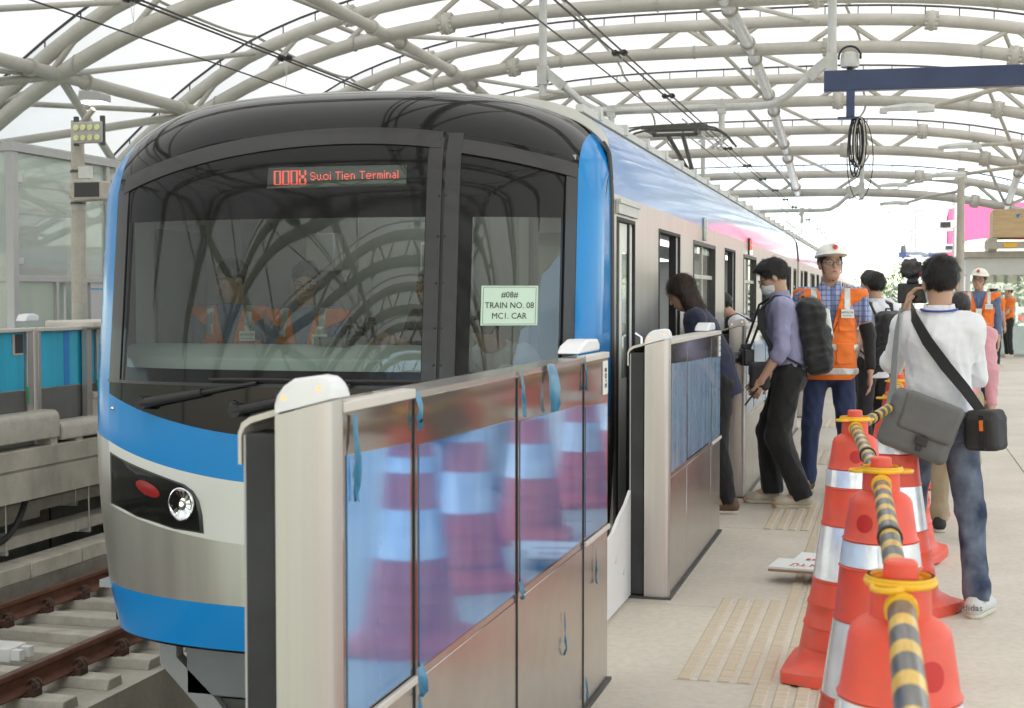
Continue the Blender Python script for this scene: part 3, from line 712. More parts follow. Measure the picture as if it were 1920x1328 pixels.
# ---- car bodies
SD = TX + SW                               # platform side wall
MT['doorg'] = M('door_leaf', (.55, .56, .57), .45, var=.06)
MT['intr'] = M('carriage_lining', (.55, .56, .55), .5, var=.05)
MT['seat'] = M('carriage_seat', (.05, .18, .45), .5)
def car(y0, y1, doors, windows, first=False, inner=True):
    body = empty('car_body'); body.parent = train; body.matrix_parent_inverse = Matrix.Translation((-TX, -6.5, -ZR))
    z0, z1 = -.22, 2.0
    # platform-side wall in pieces round the openings
    ops = sorted([(a, b_, 0.0, 1.885) for a, b_ in doors] + [(a, b_, .78, 1.875) for a, b_ in windows])
    y = y0
    for a, b_, oz0, oz1 in ops + [(y1, y1, 0, 0)]:
        if a > y: m = MB(); m.box(SD - .05, SD, y, a, z0, z1); m.build('side_panel', MT['steel'], body)
        if b_ > a:
            m = MB(); m.box(SD - .05, SD, a, b_, oz1, z1); m.build('side_panel', MT['steel'], body)
            if oz0 > z0: m = MB(); m.box(SD - .05, SD, a, b_, z0, oz0); m.build('side_panel', MT['steel'], body)
            if oz0 > .1:    # window: frame, mullion, panes
                f = MB(); t = .03
                f.box(SD-.05, SD+.004, a, a+t, oz0, oz1); f.box(SD-.05, SD+.004, b_-t, b_, oz0, oz1); f.box(SD-.05, SD+.0035, a+t, b_-t, oz1-t, oz1); f.box(SD-.05, SD+.0035, a+t, b_-t, oz0, oz0+t)
                w = f.build('window', MT['steel_dark'], body)
                q = MB(); q.box(SD-.045, SD-.02, (a+b_)/2-.02, (a+b_)/2+.02, oz0+t, oz1-t); q.box(SD-.044, SD-.021, a+t, b_-t, oz1-.28, oz1-.25); q.build('mullion', MT['tube_galv'], w)
                for ya, yb in ((a+t, (a+b_)/2-.021), ((a+b_)/2+.021, b_-t)):
                    q = MB(); q.box(SD-.034, SD-.030, ya, yb, oz0+t, oz1-t); q.build('pane', MT['sglass'], w)
            else:
                f = MB(); f.box(SD-.06, SD+.003, a, a+.018, 0, oz1); f.box(SD-.06, SD+.003, b_-.018, b_, 0, oz1); f.box(SD-.06, SD+.0025, a+.018, b_-.018, oz1-.02, oz1); w = f.build('door_frame', MT['rubber'], body)
                for ya, yb, sg in ((a+.018, a+.10, 1), (b_-.13, b_-.018, -1)):
                    q = MB(); q.box(SD-.05, SD-.015, ya, yb, .005, oz1-.021); l = q.build('door_leaf', MT['doorg'], body)
                    e = yb if sg > 0 else ya
                    q = MB(); q.box(SD-.056, SD-.009, e-.014, e+.014, .006, oz1-.022); q.build('door_edge', MT['rubber'], l)
                q = MB(); q.box(SD-.06, SD+.02, a, b_, -.03, 0.0); q.build('threshold', MT['tube_galv'], body)
        y = b_
    # curved cantrail with coloured film, roof
    sec = [(1.42, 2.0), (1.418, 2.06), (1.412, 2.14), (1.402, 2.22)]
    for s in (1.39, 1.37, 1.34, 1.30, 1.25): sec.append((s, ztop(s) + .055))
    for sg in (1, -1):
        m = MB(); G = [[(TX + sg*s, y, z) for s, z in sec] for y in np.linspace(y0, y1, 30)]; m.grid(np.array(G)); m.build('side_film', MT['film'], body, smooth=60)
    ro = [(1.25, ztop(1.25)+.055)] + [(s, ztop(s) + .012 + .048*(s/1.2)**2) for s in np.linspace(1.2, -1.2, 25)] + [(-1.25, ztop(1.25)+.055)]
    m = MB(); m.grid(np.array([[(TX + s, y, z) for s, z in ro] for y in (y0, y1)])); m.build('roof', M_roof, body, smooth=60)
    if first: m = MB(); m.grid(np.array([[(TX + s, y0 - .035 + .03*q, z - .075*(1-q)) for s, z in [(1.42, 2.06), (1.412, 2.14), (1.402, 2.22), (1.39, ztop(1.39)+.055), (1.37, ztop(1.37)+.055), (1.34, ztop(1.34)+.055), (1.30, ztop(1.30)+.055)] + ro + [(-1.34, ztop(1.34)+.055), (-1.39, ztop(1.39)+.055), (-1.412, 2.14)]] for q in (0, .6, 1)])); m.build('roof_front_edge', M_roof, body, smooth=60)
    m = MB(); m.box(TX+1.19, TX+1.235, y0+.1, y1-.1, ztop(1.21)+.06, ztop(1.21)+.10); m.build('roof_rail', MT['lightgrey'], body)
    for yy in np.arange(y0 + .5, y1 - .3, .8):
        m = MB(); m.box(TX+1.12, TX+1.25, yy, yy+.06, ztop(1.2)+.06, ztop(1.2)+.125); m.build('rail_bracket', MT['lightgrey'], body)
    for yy in np.arange(y0 + 3.0, y1 - 2.4, 5.2):
        m = MB(); m.box(TX-.75, TX+.75, yy, yy+2.0, ztop(.75)+.02, ztop(0)+.16); m.build('roof_unit', MT['lightgrey'], body, bevel=.04)
    # far wall with its windows, floor, ceiling, lights, end walls
    m = MB()
    m.box(TX-1.42, TX-1.37, y0, y1, -.22, .8); m.box(TX-1.42, TX-1.37, y0, y1, 1.85, 2.0); m.box(TX-1.42, TX-1.405, y0, y0 + 1.25, .8, 1.85)
    yy = y0 + (1.25 if first else 0)
    while yy < y1: m.box(TX-1.42, TX-1.37, yy, min(yy+.75, y1), .8, 1.85); yy += 2.2
    m.build('far_side_wall', MT['intr'], body)
    ys_ = y0 + (1.3 if first else 0)
    m = MB(); m.box(TX-1.37, SD-.06, ys_, y1, -.12, -.03); m.build('car_floor', MT['cab'], body)
    m = MB(); m.box(TX-1.37, SD-.06, ys_, y1, 2.02, 2.05); m.build('car_ceiling', MT['intr'], body)
    for s in (-.55, .55):
        m = MB(); m.box(TX+s-.07, TX+s+.07, ys_+.4, y1-.4, 1.995, 2.012); m.build('ceiling_light', MT['glow_strip'], body)
    m = MB(); m.box(TX-1.36, SD-.055, y1-.05, y1, -.2, 2.2); m.build('end_wall', MT['doorg'], body)
    if not first: m = MB(); m.box(TX-1.36, SD-.055, y0, y0+.05, -.2, 2.2); m.build('end_wall', MT['doorg'], body)
    for a, b_ in windows:
        m = MB(); m.box(SD-.50, SD-.07, a-.2, b_+.2, .30, .42); m.box(SD-.14, SD-.07, a-.2, b_+.2, .42, .85); m.build('bench', MT['seat'], body, bevel=.02)
    m = MB(); m.box(TX-1.1, TX+1.1, y0+.6, y1-.4, -.95, -.23); m.build('underframe', MT['steel_dark'], body)
    return body
M_roof = M('car_roof', (.62, .62, .60), .45, var=.08, vs=2)
DO = [(8.93, 9.85), (12.52, 13.36), (16.1, 16.95), (19.75, 20.65)]
WI = [(10.52, 11.84), (14.1, 15.42), (17.68, 19.0), (21.15, 21.75)]
c1 = car(7.44, 21.95, [(7.53, 8.08)] + DO, WI, first=True)
L2 = 14.9
for k in (1, 2):
    car(7.44 + L2*k, 7.44 + L2*k + 14.5, [(8.93 + L2*k - .2, 9.65 + L2*k)] + [(a + L2*k, b_ + L2*k) for a, b_ in DO[1:]], [(7.9 + L2*k, 8.4 + L2*k)] + [(a + L2*k, b_ + L2*k) for a, b_ in WI])
    m = MB(); y = 7.44 + L2*k - .45
    for i in range(6): m.box(TX-1.30, TX+1.30, y + .03 + i*.07, y + .065 + i*.07, -.1, 2.25)
    tb_(m, 'gangway_bellows', MT['rubber'])
# cab side door: pale frame, drip rail, handrails, step
m = MB(); m.box(SD+.002, SD+.02, 7.50, 8.10, 1.90, 1.96); m.box(SD+.002, SD+.03, 7.49, 8.11, 1.955, 1.975); tb_(m, 'drip_rail', MT['tube_galv'], c1)
m = MB(); m.box(SD-.045, SD-.02, 7.72, 8.055, .005, 1.86); m.box(SD-.02, SD-.012, 8.0, 8.05, .01, 1.85); cdo = m.build('cab_side_door', MT['white'], c1)
m = MB(); m.box(SD-.0195, SD-.016, 7.78, 7.95, 1.0, 1.7); m.build('door_pane', MT['glass'], cdo)
for y in (8.095,):
    m = MB(); m.tube([(SD, y, .35), (SD+.035, y, .37), (SD+.035, y, 1.22), (SD, y, 1.24)], .011, 8); m.build('handrail', MT['chrome'], c1, smooth=50)
# vertical lamps and badge on the body side
def side_piece(name, mat, y0, y1, z0, z1, d=.02, bev=.006):
    m = MB(); m.box(SD + .001, SD + d, y0, y1, z0, z1); return m.build(name, mat, c1, bevel=bev)
b_ = side_piece('vertical_emblem', MT['tube_galv'], 11.05, 11.16, 1.83+.06, 2.07)
for q, z in enumerate((1.915, 1.955, 1.995, 2.035)):
    m = MB(); m.box(SD+.021, SD+.026, 11.065 + .01*(q % 2), 11.14, z-.012, z+.014); m.build('emblem_mark', MT['white'], b_)
b_ = side_piece('side_lamp', MT['tframe'], 14.55, 14.72, 1.83+.05, 2.05, .018)
for z, mt in ((2.01, glow('lamp_pink', (1, .15, .12), .7)), (1.955, glow('lamp_red', (1, .12, .1), .7)), (1.905, MT['glow_lamp'])):
    m = MB(); m.box(SD+.0185, SD+.028, 14.57, 14.68, z-.02, z+.02); m.build('lens', mt, b_)
# things below the skirt: sensor box with its angled guard, coupler side block
m = MB(); m.box(TX-.86, TX-.42, 6.98, 7.35, -.72, -.40); eb = tb_(m, 'antenna_box', M('antenna_grey', (.22, .23, .25), .55), bevel=.008)
m = MB(); m.box(TX-.418, TX-.412, 7.0, 7.33, -.7, -.42); eb2 = m.build('box_side', MT['black'], eb); eb2.matrix_parent_inverse = Matrix.Identity(4)
m = MB(); m.prism([(-1.0, -.36), (-.90, -.36), (-.90, -.52), (-.66, -.74), (-.55, -.87), (-.63, -.93), (-.78, -.78), (-1.0, -.56)], 6.98, 7.06, 'xz')
m.v = [(x + TX - .02, y, z) for x, y, z in m.v]; tb_(m, 'guard_bracket', M('bracket_grey', (.36, .36, .37), .5))
m = MB(); m.box(TX-.70, TX-.40, 7.02, 7.1, -.80, -.74); tb_(m, 'guard_foot', MT['steel_dark'])
m = MB(); m.tube([(TX+.05, 6.55, -.38), (TX+.05, 7.5, -.38)], .10, 14); m.box(TX-.12, TX+.22, 6.35, 6.6, -.5, -.24); tb_(m, 'coupler', MT['steel_dark'], smooth=40)
m = MB(); m.box(TX-.24, TX-.20, 6.50, 6.56, -.42, -.30); tb_(m, 'coupler_bracket', MT['white'])
for yb_ in (9.6, 18.2):
    for dx in (-.7535, .7535):
        for dy in (0, 1.6):
            m = MB(); m.tube([(TX+dx-.06, yb_+dy, ZR+.42), (TX+dx+.06, yb_+dy, ZR+.42)], .42, 24); tb_(m, 'wheel', MT['steel_dark'], smooth=40)
# pantograph on the first car
PY = 18.9; zr_ = ztop(0) + .012; zc = 3.72
m = MB(); m.box(TX-.55, TX+.55, PY-.1, PY+1.5, zr_+.05, zr_+.11)
for dx in (-.5, .5):
    for dy in (0, 1.4): m.lathe([(.05, 0), (.07, .02), (.05, .04), (.07, .06), (.04, .08)], 10, (TX+dx, PY+dy, zr_-.02))
pan = tb_(m, 'pantograph_base', MT['tube_galv'])
def pp(m, name, mat): o = m.build(name, mat, pan); o.matrix_parent_inverse = Matrix.Identity(4); return o
m = MB(); m.tube([(TX-.02, PY+.2, zr_+.12), (TX-.02, PY+1.35, zr_+.72)], .045, 8); m.tube([(TX+.1, PY+.35, zr_+.12), (TX+.1, PY+1.35, zr_+.66)], .018, 6); pp(m, 'lower_arm', MT['tube_galv'])
m = MB(); m.tube([(TX-.02, PY+1.35, zr_+.72), (TX-.10, PY+.1, zc-.10)], .03, 8); m.tube([(TX+.05, PY+1.35, zr_+.72), (TX+.10, PY+.1, zc-.10)], .03, 8); m.tube([(TX-.3, PY+.1, zc-.10), (TX+.3, PY+.1, zc-.10)], .025, 8); pp(m, 'upper_arm', MT['steel_dark'])
for dy in (-.12, .22):
    m = MB(); m.bar((TX-.42, PY+dy, zc-.02), (TX+.42, PY+dy, zc-.02), .05, .05)
    m.tube([(TX-.42, PY+dy, zc-.02), (TX-.56, PY+dy, zc-.05), (TX-.70, PY+dy, zc-.14), (TX-.80, PY+dy, zc-.27)], .016, 6); m.tube([(TX+.42, PY+dy, zc-.02), (TX+.56, PY+dy, zc-.05), (TX+.70, PY+dy, zc-.14), (TX+.80, PY+dy, zc-.27)], .016, 6)
    pp(m, 'contact_strip', MT['steel_dark'])
for dx in (-.3, .3): m = MB(); m.box(TX+dx-.03, TX+dx+.03, PY-.15, PY+.25, zc-.09, zc-.05); pp(m, 'head_spring', MT['steel_dark'])
for o in pan.children: o.matrix_parent_inverse = Matrix.Identity(4)
# ================================================================== PLATFORM GATES
GX = -1.04                                  # passenger side face
def film_blue():
    m, nt, N, L, b = _nodes('protective_film')
    g = N.new('ShaderNodeNewGeometry'); mp = N.new('ShaderNodeMapping'); mp.inputs['Scale'].default_value = (1, 2.5, .8); L.new(g.outputs['Position'], mp.inputs[0])
    n = N.new('ShaderNodeTexNoise'); n.inputs['Scale'].default_value = 2.2; n.inputs['Detail'].default_value = 5; L.new(mp.outputs[0], n.inputs['Vector'])
    r = N.new('ShaderNodeValToRGB'); r.color_ramp.elements[0].position = .35; r.color_ramp.elements[0].color = (.06, .30, .76, 1); r.color_ramp.elements[1].position = .7; r.color_ramp.elements[1].color = (.22, .49, .90, 1)
    L.new(n.outputs['Fac'], r.inputs[0]); L.new(r.outputs[0], b.inputs['Base Color'])
    b.inputs['Metallic'].default_value = .6; b.inputs['Roughness'].default_value = .07; b.inputs['Coat Weight'].default_value = .4; b.inputs['Coat Roughness'].default_value = .04
    n2 = N.new('ShaderNodeTexNoise'); n2.inputs['Scale'].default_value = 9; n2.inputs['Detail'].default_value = 2; L.new(mp.outputs[0], n2.inputs['Vector'])
    bp = N.new('ShaderNodeBump'); bp.inputs['Strength'].default_value = .004; bp.inputs['Distance'].default_value = .02; L.new(n2.outputs['Fac'], bp.inputs['Height']); L.new(bp.outputs[0], b.inputs['Normal'])
    return m
MT['pfilm'] = film_blue()
MT['pfilm2'] = M('aged_film', (.40, .55, .70), .24, metal=.25, vs=3.2, stretch=(1, 9, .5), coat=.3, fine=(30, .12), col2=(.12, .28, .52))
MT['flap'] = M('torn_film', (.010, .16, .30), .30, var=.35, vs=30, coat=.3)
MT['gtop'] = M('gate_glass_top', (.30, .27, .25), .09, metal=.8, var=.12, vs=4, stretch=(1, 2, .6))
MT['capw'] = M('lamp_cap_plastic', (.80, .80, .82), .35, var=.03, sss=.1)
MT['beige'] = M('gate_top_rail', (.62, .58, .53), .45, var=.08, metal=.1)
MT['glow_amber'] = glow('amber_led', (1, .32, .12), .9)
def gate(y0, y1, label, seams, tag_txt, near=False):
    g = empty('platform_gate', (GX, y0, 0), label=label, cat='platform gate', group='half height gates along the platform edge')
    L = y1 - y0; zt = 1.25; zm = .592
    def bd(m, name, mat, parent=None, **kw): return m.build(name, mat, parent or g, **kw)
    # end post with rounded passenger-side corner
    pr = [(-.118, 0), (-.118, .055), (0, .055), (0, .030), (-.005, .014), (-.016, .004), (-.030, 0)]
    lean_ = lambda x: zt + .006 + .26 * x          # top slopes down toward the track
    m = MB(); n = len(pr); m.add([(x, y, .012) for x, y in pr] + [(x, y, lean_(x) - .004) for x, y in pr], [tuple(range(n))[::-1], tuple(range(n, 2*n))] + [(i, (i+1) % n, (i+1) % n + n, i + n) for i in range(n)])
    bd(m, 'end_post', MT['steelp'], smooth=30)
    # white lamp cap: rounded, long along the gate, sloping toward the track
    prof = [(-.118, lean_(-.118)), (-.118, lean_(-.118) + .018), (-.113, lean_(-.113) + .036), (-.10, lean_(-.10) + .050), (-.08, lean_(-.08) + .058), (-.03, lean_(-.03) + .052), (-.010, lean_(-.010) + .044), (-.002, lean_(-.002) + .032), (0, lean_(0) + .014), (0, lean_(0))]
    A = []
    for k_, (yy_, sc_) in enumerate(((.0, .0), (.0, .88), (.003, .96), (.010, 1.0), (.055, 1.0), (.075, .85), (.09, .5), (.095, .02))):
        A.append([(x, yy_, lean_(x) + (z - lean_(x)) * sc_) for x, z in prof])
    m = MB(); m.grid(np.array(A)); cap = bd(m, 'lamp_cap', MT['capw'], smooth=60)
    for x in (-.100, -.026):
        m = MB(); m.sphere((x, -.0005, lean_(x) + .026), (.005, .0016, .0045), 12, 8); m.build('amber_led', MT['glow_amber'], cap)
    # black sliding door edge behind the post, with bent top rail
    m = MB(); m.box(-.188, -.121, .012, .10, .015, zt-.065); bd(m, 'rubber_edge', MT['rubber'], bevel=.006)
    m = MB(); m.box(-.192, -.186, .016, .094, .015, zt-.07); bd(m, 'edge_strip', MT['grey'])
    m = MB(); m.prism([(-.118, zt-.016), (-.180, zt-.034), (-.198, zt-.046), (-.206, zt-.066), (-.206, zt-.128), (-.199, zt-.128), (-.199, zt-.070), (-.192, zt-.056), (-.178, zt-.046), (-.118, zt-.028)], .02, L, 'xz'); bd(m, 'bent_rail', MT['beige'], smooth=50)
    m = MB(); m.box(-.172, -.14, .11, L, .02, zt-.07); bd(m, 'back_panel', MT['rubber'])
    m = MB(); m.box(-.21, .012, -.01, L+.01, 0, .012); bd(m, 'base_plate', MT['steel_dark'])
    # passenger-side panels, one per bay: upper glazed panel with blue film, lower steel panel
    ss = [.058] + [s - y0 for s in seams] + [L - .003]
    for i, (a, b_) in enumerate(zip(ss[:-1], ss[1:])):
        gp = .003
        m = MB(); m.box(-.03, -.002, a+gp, b_-gp, .014, zm-.012); bd(m, 'lower_panel', MT['steelg'], bevel=.0015, seg=1)
        m = MB(); m.box(-.03, -.002, a+gp, b_-gp, zm+.008, zt-.026); up = bd(m, 'upper_panel', MT['gtop'], bevel=.0015, seg=1)
        fz = (zm + .012 + random.uniform(0, .01), 1.135 - .02*i + random.uniform(-.006, .006))
        e0 = .035 if i else .02; e1 = .03
        if b_ - a > .12 and L > 1:
            m = MB(); poly = [(a+e0, fz[0]), (b_-e1, fz[0]), (b_-e1, fz[1] - .012), (a+e0, fz[1])]
            m.prism(poly, -.0015, .0005, 'yz'); m.build('blue_film', MT['pfilm'] if near else MT['pfilm2'], up)
        if (near and i in (0, 3)) or (not near and i == len(ss)-2):
            m = MB(); m.box(-.002, .010, a+.004, b_-.004, zm-.011, zm+.007); bd(m, 'middle_trim', MT['beige'], bevel=.003)
        else:
            m = MB(); m.box(-.03, -.004, a, b_, zm-.011, zm+.007); bd(m, 'middle_joint', MT['steelg'])
        if i and near:
            m = MB(); m.box(-.003, .0015, a-.0022, a+.0022, .02, zt-.03); bd(m, 'seam_strip', MT['rubber'])
    if near: m = MB(); m.box(-.03, .004, .057, .485, zt-.026, zt-.004); bd(m, 'top_rail', MT['beige'], bevel=.003); m = MB(); m.box(-.03, .003, L-.42, L, zt-.026, zt-.004); bd(m, 'top_rail', MT['beige'], bevel=.003); m = MB(); m.box(-.10, -.004, .485, L-.42, zt-.03, zt-.012); bd(m, 'top_cover', MT['steelg'])
    else: m = MB(); m.box(-.10, .003, .057, L, zt-.026, zt-.004); bd(m, 'top_rail', MT['beige'], bevel=.003)
    m = MB(); m.box(-.12, -.031, L-.13, L-.002, .014, zt-.03); bd(m, 'end_block', MT['steelp'])
    # cap at the far end too
    m = MB(); m.prism([(L-.36, zt), (L, zt), (L, zt+.03), (L-.03, zt+.045), (L-.20, zt+.048), (L-.31, zt+.028)], -.118, -.034, 'yz'); bd(m, 'lamp_cap', MT['capw'], bevel=.008)
    # number plate near the far end
    m = MB(); m.prism(rrect(L-.115, L-.025, zt-.16, zt-.035, .008), -.001, .002, 'yz'); pl = bd(m, 'number_plate', MT['white'])
    text_part(tag_txt, .044, MT['ink'], 'plate_text', pl, basis((.0035, L-.07, zt-.0975), (0, 0, 1), (0, -1, 0)))
    if near:
        # torn scraps of the blue film along seams and top edge
        rs = random.Random(4)
        def scrap(y, z, dy, dz, out, n=6):
            m = MB(); G = []
            for i in range(n+1):
                v = i/n; row = []
                for j in range(4):
                    u = j/3; row.append((.004 + out*math.sin(v*2.4)*(.4+u) + rs.uniform(-.006, .008)*v, y + dy*(u-.5)*(1.0-.75*v**1.5) + rs.uniform(-.006, .006)*v, z - dz*v + rs.uniform(-.004, .004)))
                G.append(row)
            m.grid(np.array(G)); return bd(m, 'torn_film', MT['flap'], smooth=70)
        scrap(3.012-y0+.012, 1.238, .022, .085, .008); scrap(3.95-y0, 1.238, .022, .13, .006); scrap(4.30-y0, 1.245, .095, .15, .018); scrap(4.81-y0, 1.248, .014, .12, .004)
        scrap(3.012-y0+.02, .612, .045, .07, .010); scrap(3.93-y0, .63, .035, .045, .008); scrap(2.64-y0, 1.215, .022, .17, .006); scrap(5.0-y0, .56, .007, .14, .002); scrap(4.5-y0, .42, .010, .14, .002); scrap(4.83-y0, .12, .018, .08, .004); scrap(3.03-y0, .55, .02, .09, .004)
    return g
ORD = ['nearest steel platform gate with torn blue protective film, in front of the train nose', 'second platform gate, beside the open cab door, film half peeled', 'third platform gate, left of the stooping man with the backpack',
       'fourth platform gate, behind the man in lilac shirt', 'fifth platform gate in the row along the train', 'sixth platform gate in the row along the train', 'seventh platform gate in the row along the train', 'eighth platform gate, far down the train']
gate(2.53, 5.25, ORD[0], [3.012, 3.913, 4.811], '2-05', near=True)
for k in range(1, 8):
    y0 = 6.73 + 3.57*(k-1); gate(y0, y0 + 2.07, ORD[k], [y0+.62, y0 + 1.62], '2-%02d' % (5 - k if k < 5 else 1))
# perforated white kick plate in the first opening
m = MB(); m.prism([(5.9, .012), (6.75, .012), (6.75, .52), (6.62, .47), (6.45, .43), (6.3, .38), (6.1, .36), (5.9, .36)], GX-.20, GX-.185, 'yz')
kp = tag(m.build('kick_plate', MT['white']), label='white metal plate with a cut top edge beside the second gate', cat='panel')
for y, z in ((6.35, .25), (6.55, .16)):
    m = MB(); m.sphere((GX-.184, y, z), (.006, .016, .016), 10, 6); m.build('rivet', MT['lightgrey'], kp)

# ================================================================== CONES AND STRIPED POLES
MT['cone'] = M('cone_plastic', (.84, .075, .034), .46, vs=11, bump=.08, bs=35, fine=(22, .12), col2=(.74, .115, .072))
MT['coneh'] = M('cone_hole', (.55, .02, .015), .5)
def reflective():
    m, nt, N, L, b = _nodes('reflective_sheet')
    b.inputs['Roughness'].default_value = .22; b.inputs['Metallic'].default_value = .25; b.inputs['Coat Weight'].default_value = .6
    tc = N.new('ShaderNodeTexCoord'); v = N.new('ShaderNodeTexVoronoi'); v.inputs['Scale'].default_value = 55
    n = N.new('ShaderNodeTexNoise'); n.inputs['Scale'].default_value = 9; L.new(tc.outputs['Object'], n.inputs['Vector']); L.new(tc.outputs['Object'], v.inputs['Vector'])
    r = N.new('ShaderNodeValToRGB'); r.color_ramp.elements[0].position = .35; r.color_ramp.elements[0].color = (.66, .66, .71, 1); r.color_ramp.elements[1].position = .65; r.color_ramp.elements[1].color = (.86, .87, .90, 1)
    L.new(n.outputs['Fac'], r.inputs[0]); L.new(r.outputs[0], b.inputs['Base Color'])
    bp = N.new('ShaderNodeBump'); bp.inputs['Strength'].default_value = .06; bp.inputs['Distance'].default_value = .01; L.new(v.outputs['Distance'], bp.inputs['Height']); L.new(bp.outputs[0], b.inputs['Normal'])
    return m
MT['refl'] = reflective()
HC = 1.022
def cone_r(z): return float(np.interp(z, [.095, .2, .375, .595, .74, .80, .90, .912, .922, .932, .982, .986, .990, HC], [.205, .185, .152, .120, .106, .098, .083, .079, .068, .050, .048, .042, .029, .027]))
def make_cone():
    o = empty('traffic_cone')
    # square weighted base blending into the round body
    m = MB(); nseg = 32; rings = []
    for z, e in ((.0, 0), (.035, 0), (.05, .06), (.065, .3), (.078, .6), (.09, .85), (.105, 1), (.13, 1)):
        ring = []
        for k in range(nseg):
            t = 2*math.pi*k/nseg + rad(45); c, s_ = math.cos(t), math.sin(t)
            sq = .25 / max(abs(math.cos(t - rad(45))), abs(math.sin(t - rad(45)))); sq = min(sq, .33)
            rr = sq*(1-e)*(1 - .12*(z > .05)) + e*cone_r(max(z, .1)); ring.append((rr*c, rr*s_, z + (.012 if z == 0 and k % 8 in (3, 4, 5) else 0)))
        rings.append(ring)
    vs_ = [p for r in rings for p in r]
    m.add(vs_, [(i*nseg+k, i*nseg+(k+1) % nseg, (i+1)*nseg+(k+1) % nseg, (i+1)*nseg+k) for i in range(len(rings)-1) for k in range(nseg)] + [tuple(range(nseg))[::-1]])
    m.build('base', MT['cone'], o, smooth=50)
    prof = []
    bands = [(.385, .585), (.735, .798)]
    zs = [.12, .20, .204, .212, .216, .28, .286, .294, .30, .372, .376, .382, .384, .586, .588, .594, .60, .725, .729, .734, .799, .803, .808, .84, .90, .912, .922, .932, .982, .986, .990, HC - .004, HC]
    for z in zs:
        r = cone_r(z)
        if z in (.204, .212, .286, .294, .376, .382, .588, .594, .729, .803): r += .004
        if .384 <= z <= .586 or .734 <= z <= .799: r -= .001
        if z == HC: r -= .004
        prof.append((r, z))
    m = MB(); m.lathe(prof, 32); m.build('body', MT['cone'], o, smooth=40)
    for a, b_ in bands:
        m = MB(); m.lathe([(cone_r(a)+.0015, a), (cone_r((a+b_)/2)+.0018, (a+b_)/2), (cone_r(b_)+.0015, b_)], 32, caps=False); m.build('reflective_band', MT['refl'], o, smooth=40)
        m = MB()
        for t in (-100, 20, 140): r = cone_r((a+b_)/2)+.0035; m.bar((r*math.cos(rad(t))*1.0, r*math.sin(rad(t)), a+.002), (r*.985*math.cos(rad(t)), r*.985*math.sin(rad(t)), b_-.002), .004, .001)
        m.build('band_seam', MT['lightgrey'], o)
    for t in (-125, 55):     # round hole moulded in the shoulder
        m = MB(); n = 20; R0 = .024; P_ = []
        for k_ in (1, .66, .33, .01):
            for k in range(n):
                du, dv = R0*k_*math.cos(2*math.pi*k/n), R0*k_*math.sin(2*math.pi*k/n); z = .852 + dv; r = cone_r(z) + .0008; th = rad(t) + du / r; P_.append((r*math.cos(th), r*math.sin(th), z))
        m.add(P_, [(q*n+k, q*n+(k+1) % n, (q+1)*n+(k+1) % n, (q+1)*n+k) for q in range(3) for k in range(n)]); m.build('hole', MT['coneh'], o)
    # yellow clip ring round the neck
    m = MB(); m.tube([(.053*math.cos(t), .053*math.sin(t), .987) for t in np.linspace(0, 2*math.pi, 21)[:-1]], .0065, 8, closed=True)
    for sg in (-1, 1):
        m.tube([(.030*math.cos(t) + sg*.052, .024*math.sin(t), .985) for t in np.linspace(0, 2*math.pi, 15)[:-1]], .005, 6, closed=True)
    m.build('clip_ring', MT['yellow'], o, smooth=60)
    return o
CONES = [(.012, 2.39), (-.034, 3.93), (-.146, 5.55), (.0, 6.8), (.02, 8.2), (.03, 9.7), (.06, 11.3)]
CL = ['nearest orange red traffic cone, cut by the bottom edge, round hole in its shoulder', 'second nearest traffic cone with two white reflective bands, right of the fallen board', 'third traffic cone whose square foot stands on the tactile paving', 'fourth traffic cone, its foot by the sneakers of the man filming',
      'fifth traffic cone behind the striped pole bend', 'sixth traffic cone further back in the row', 'last visible traffic cone in the row']
cone0 = make_cone()
ROT = [68, 8, 40, 10, 33, 5, 50]
for i, (x, y) in enumerate(CONES):
    o = cone0 if i == 0 else copy_tree(cone0)
    o.location = (x, y, .0); o.rotation_euler = (0, 0, rad(ROT[i])); tag(o, CL[i], 'traffic cone', 'cones along the platform')
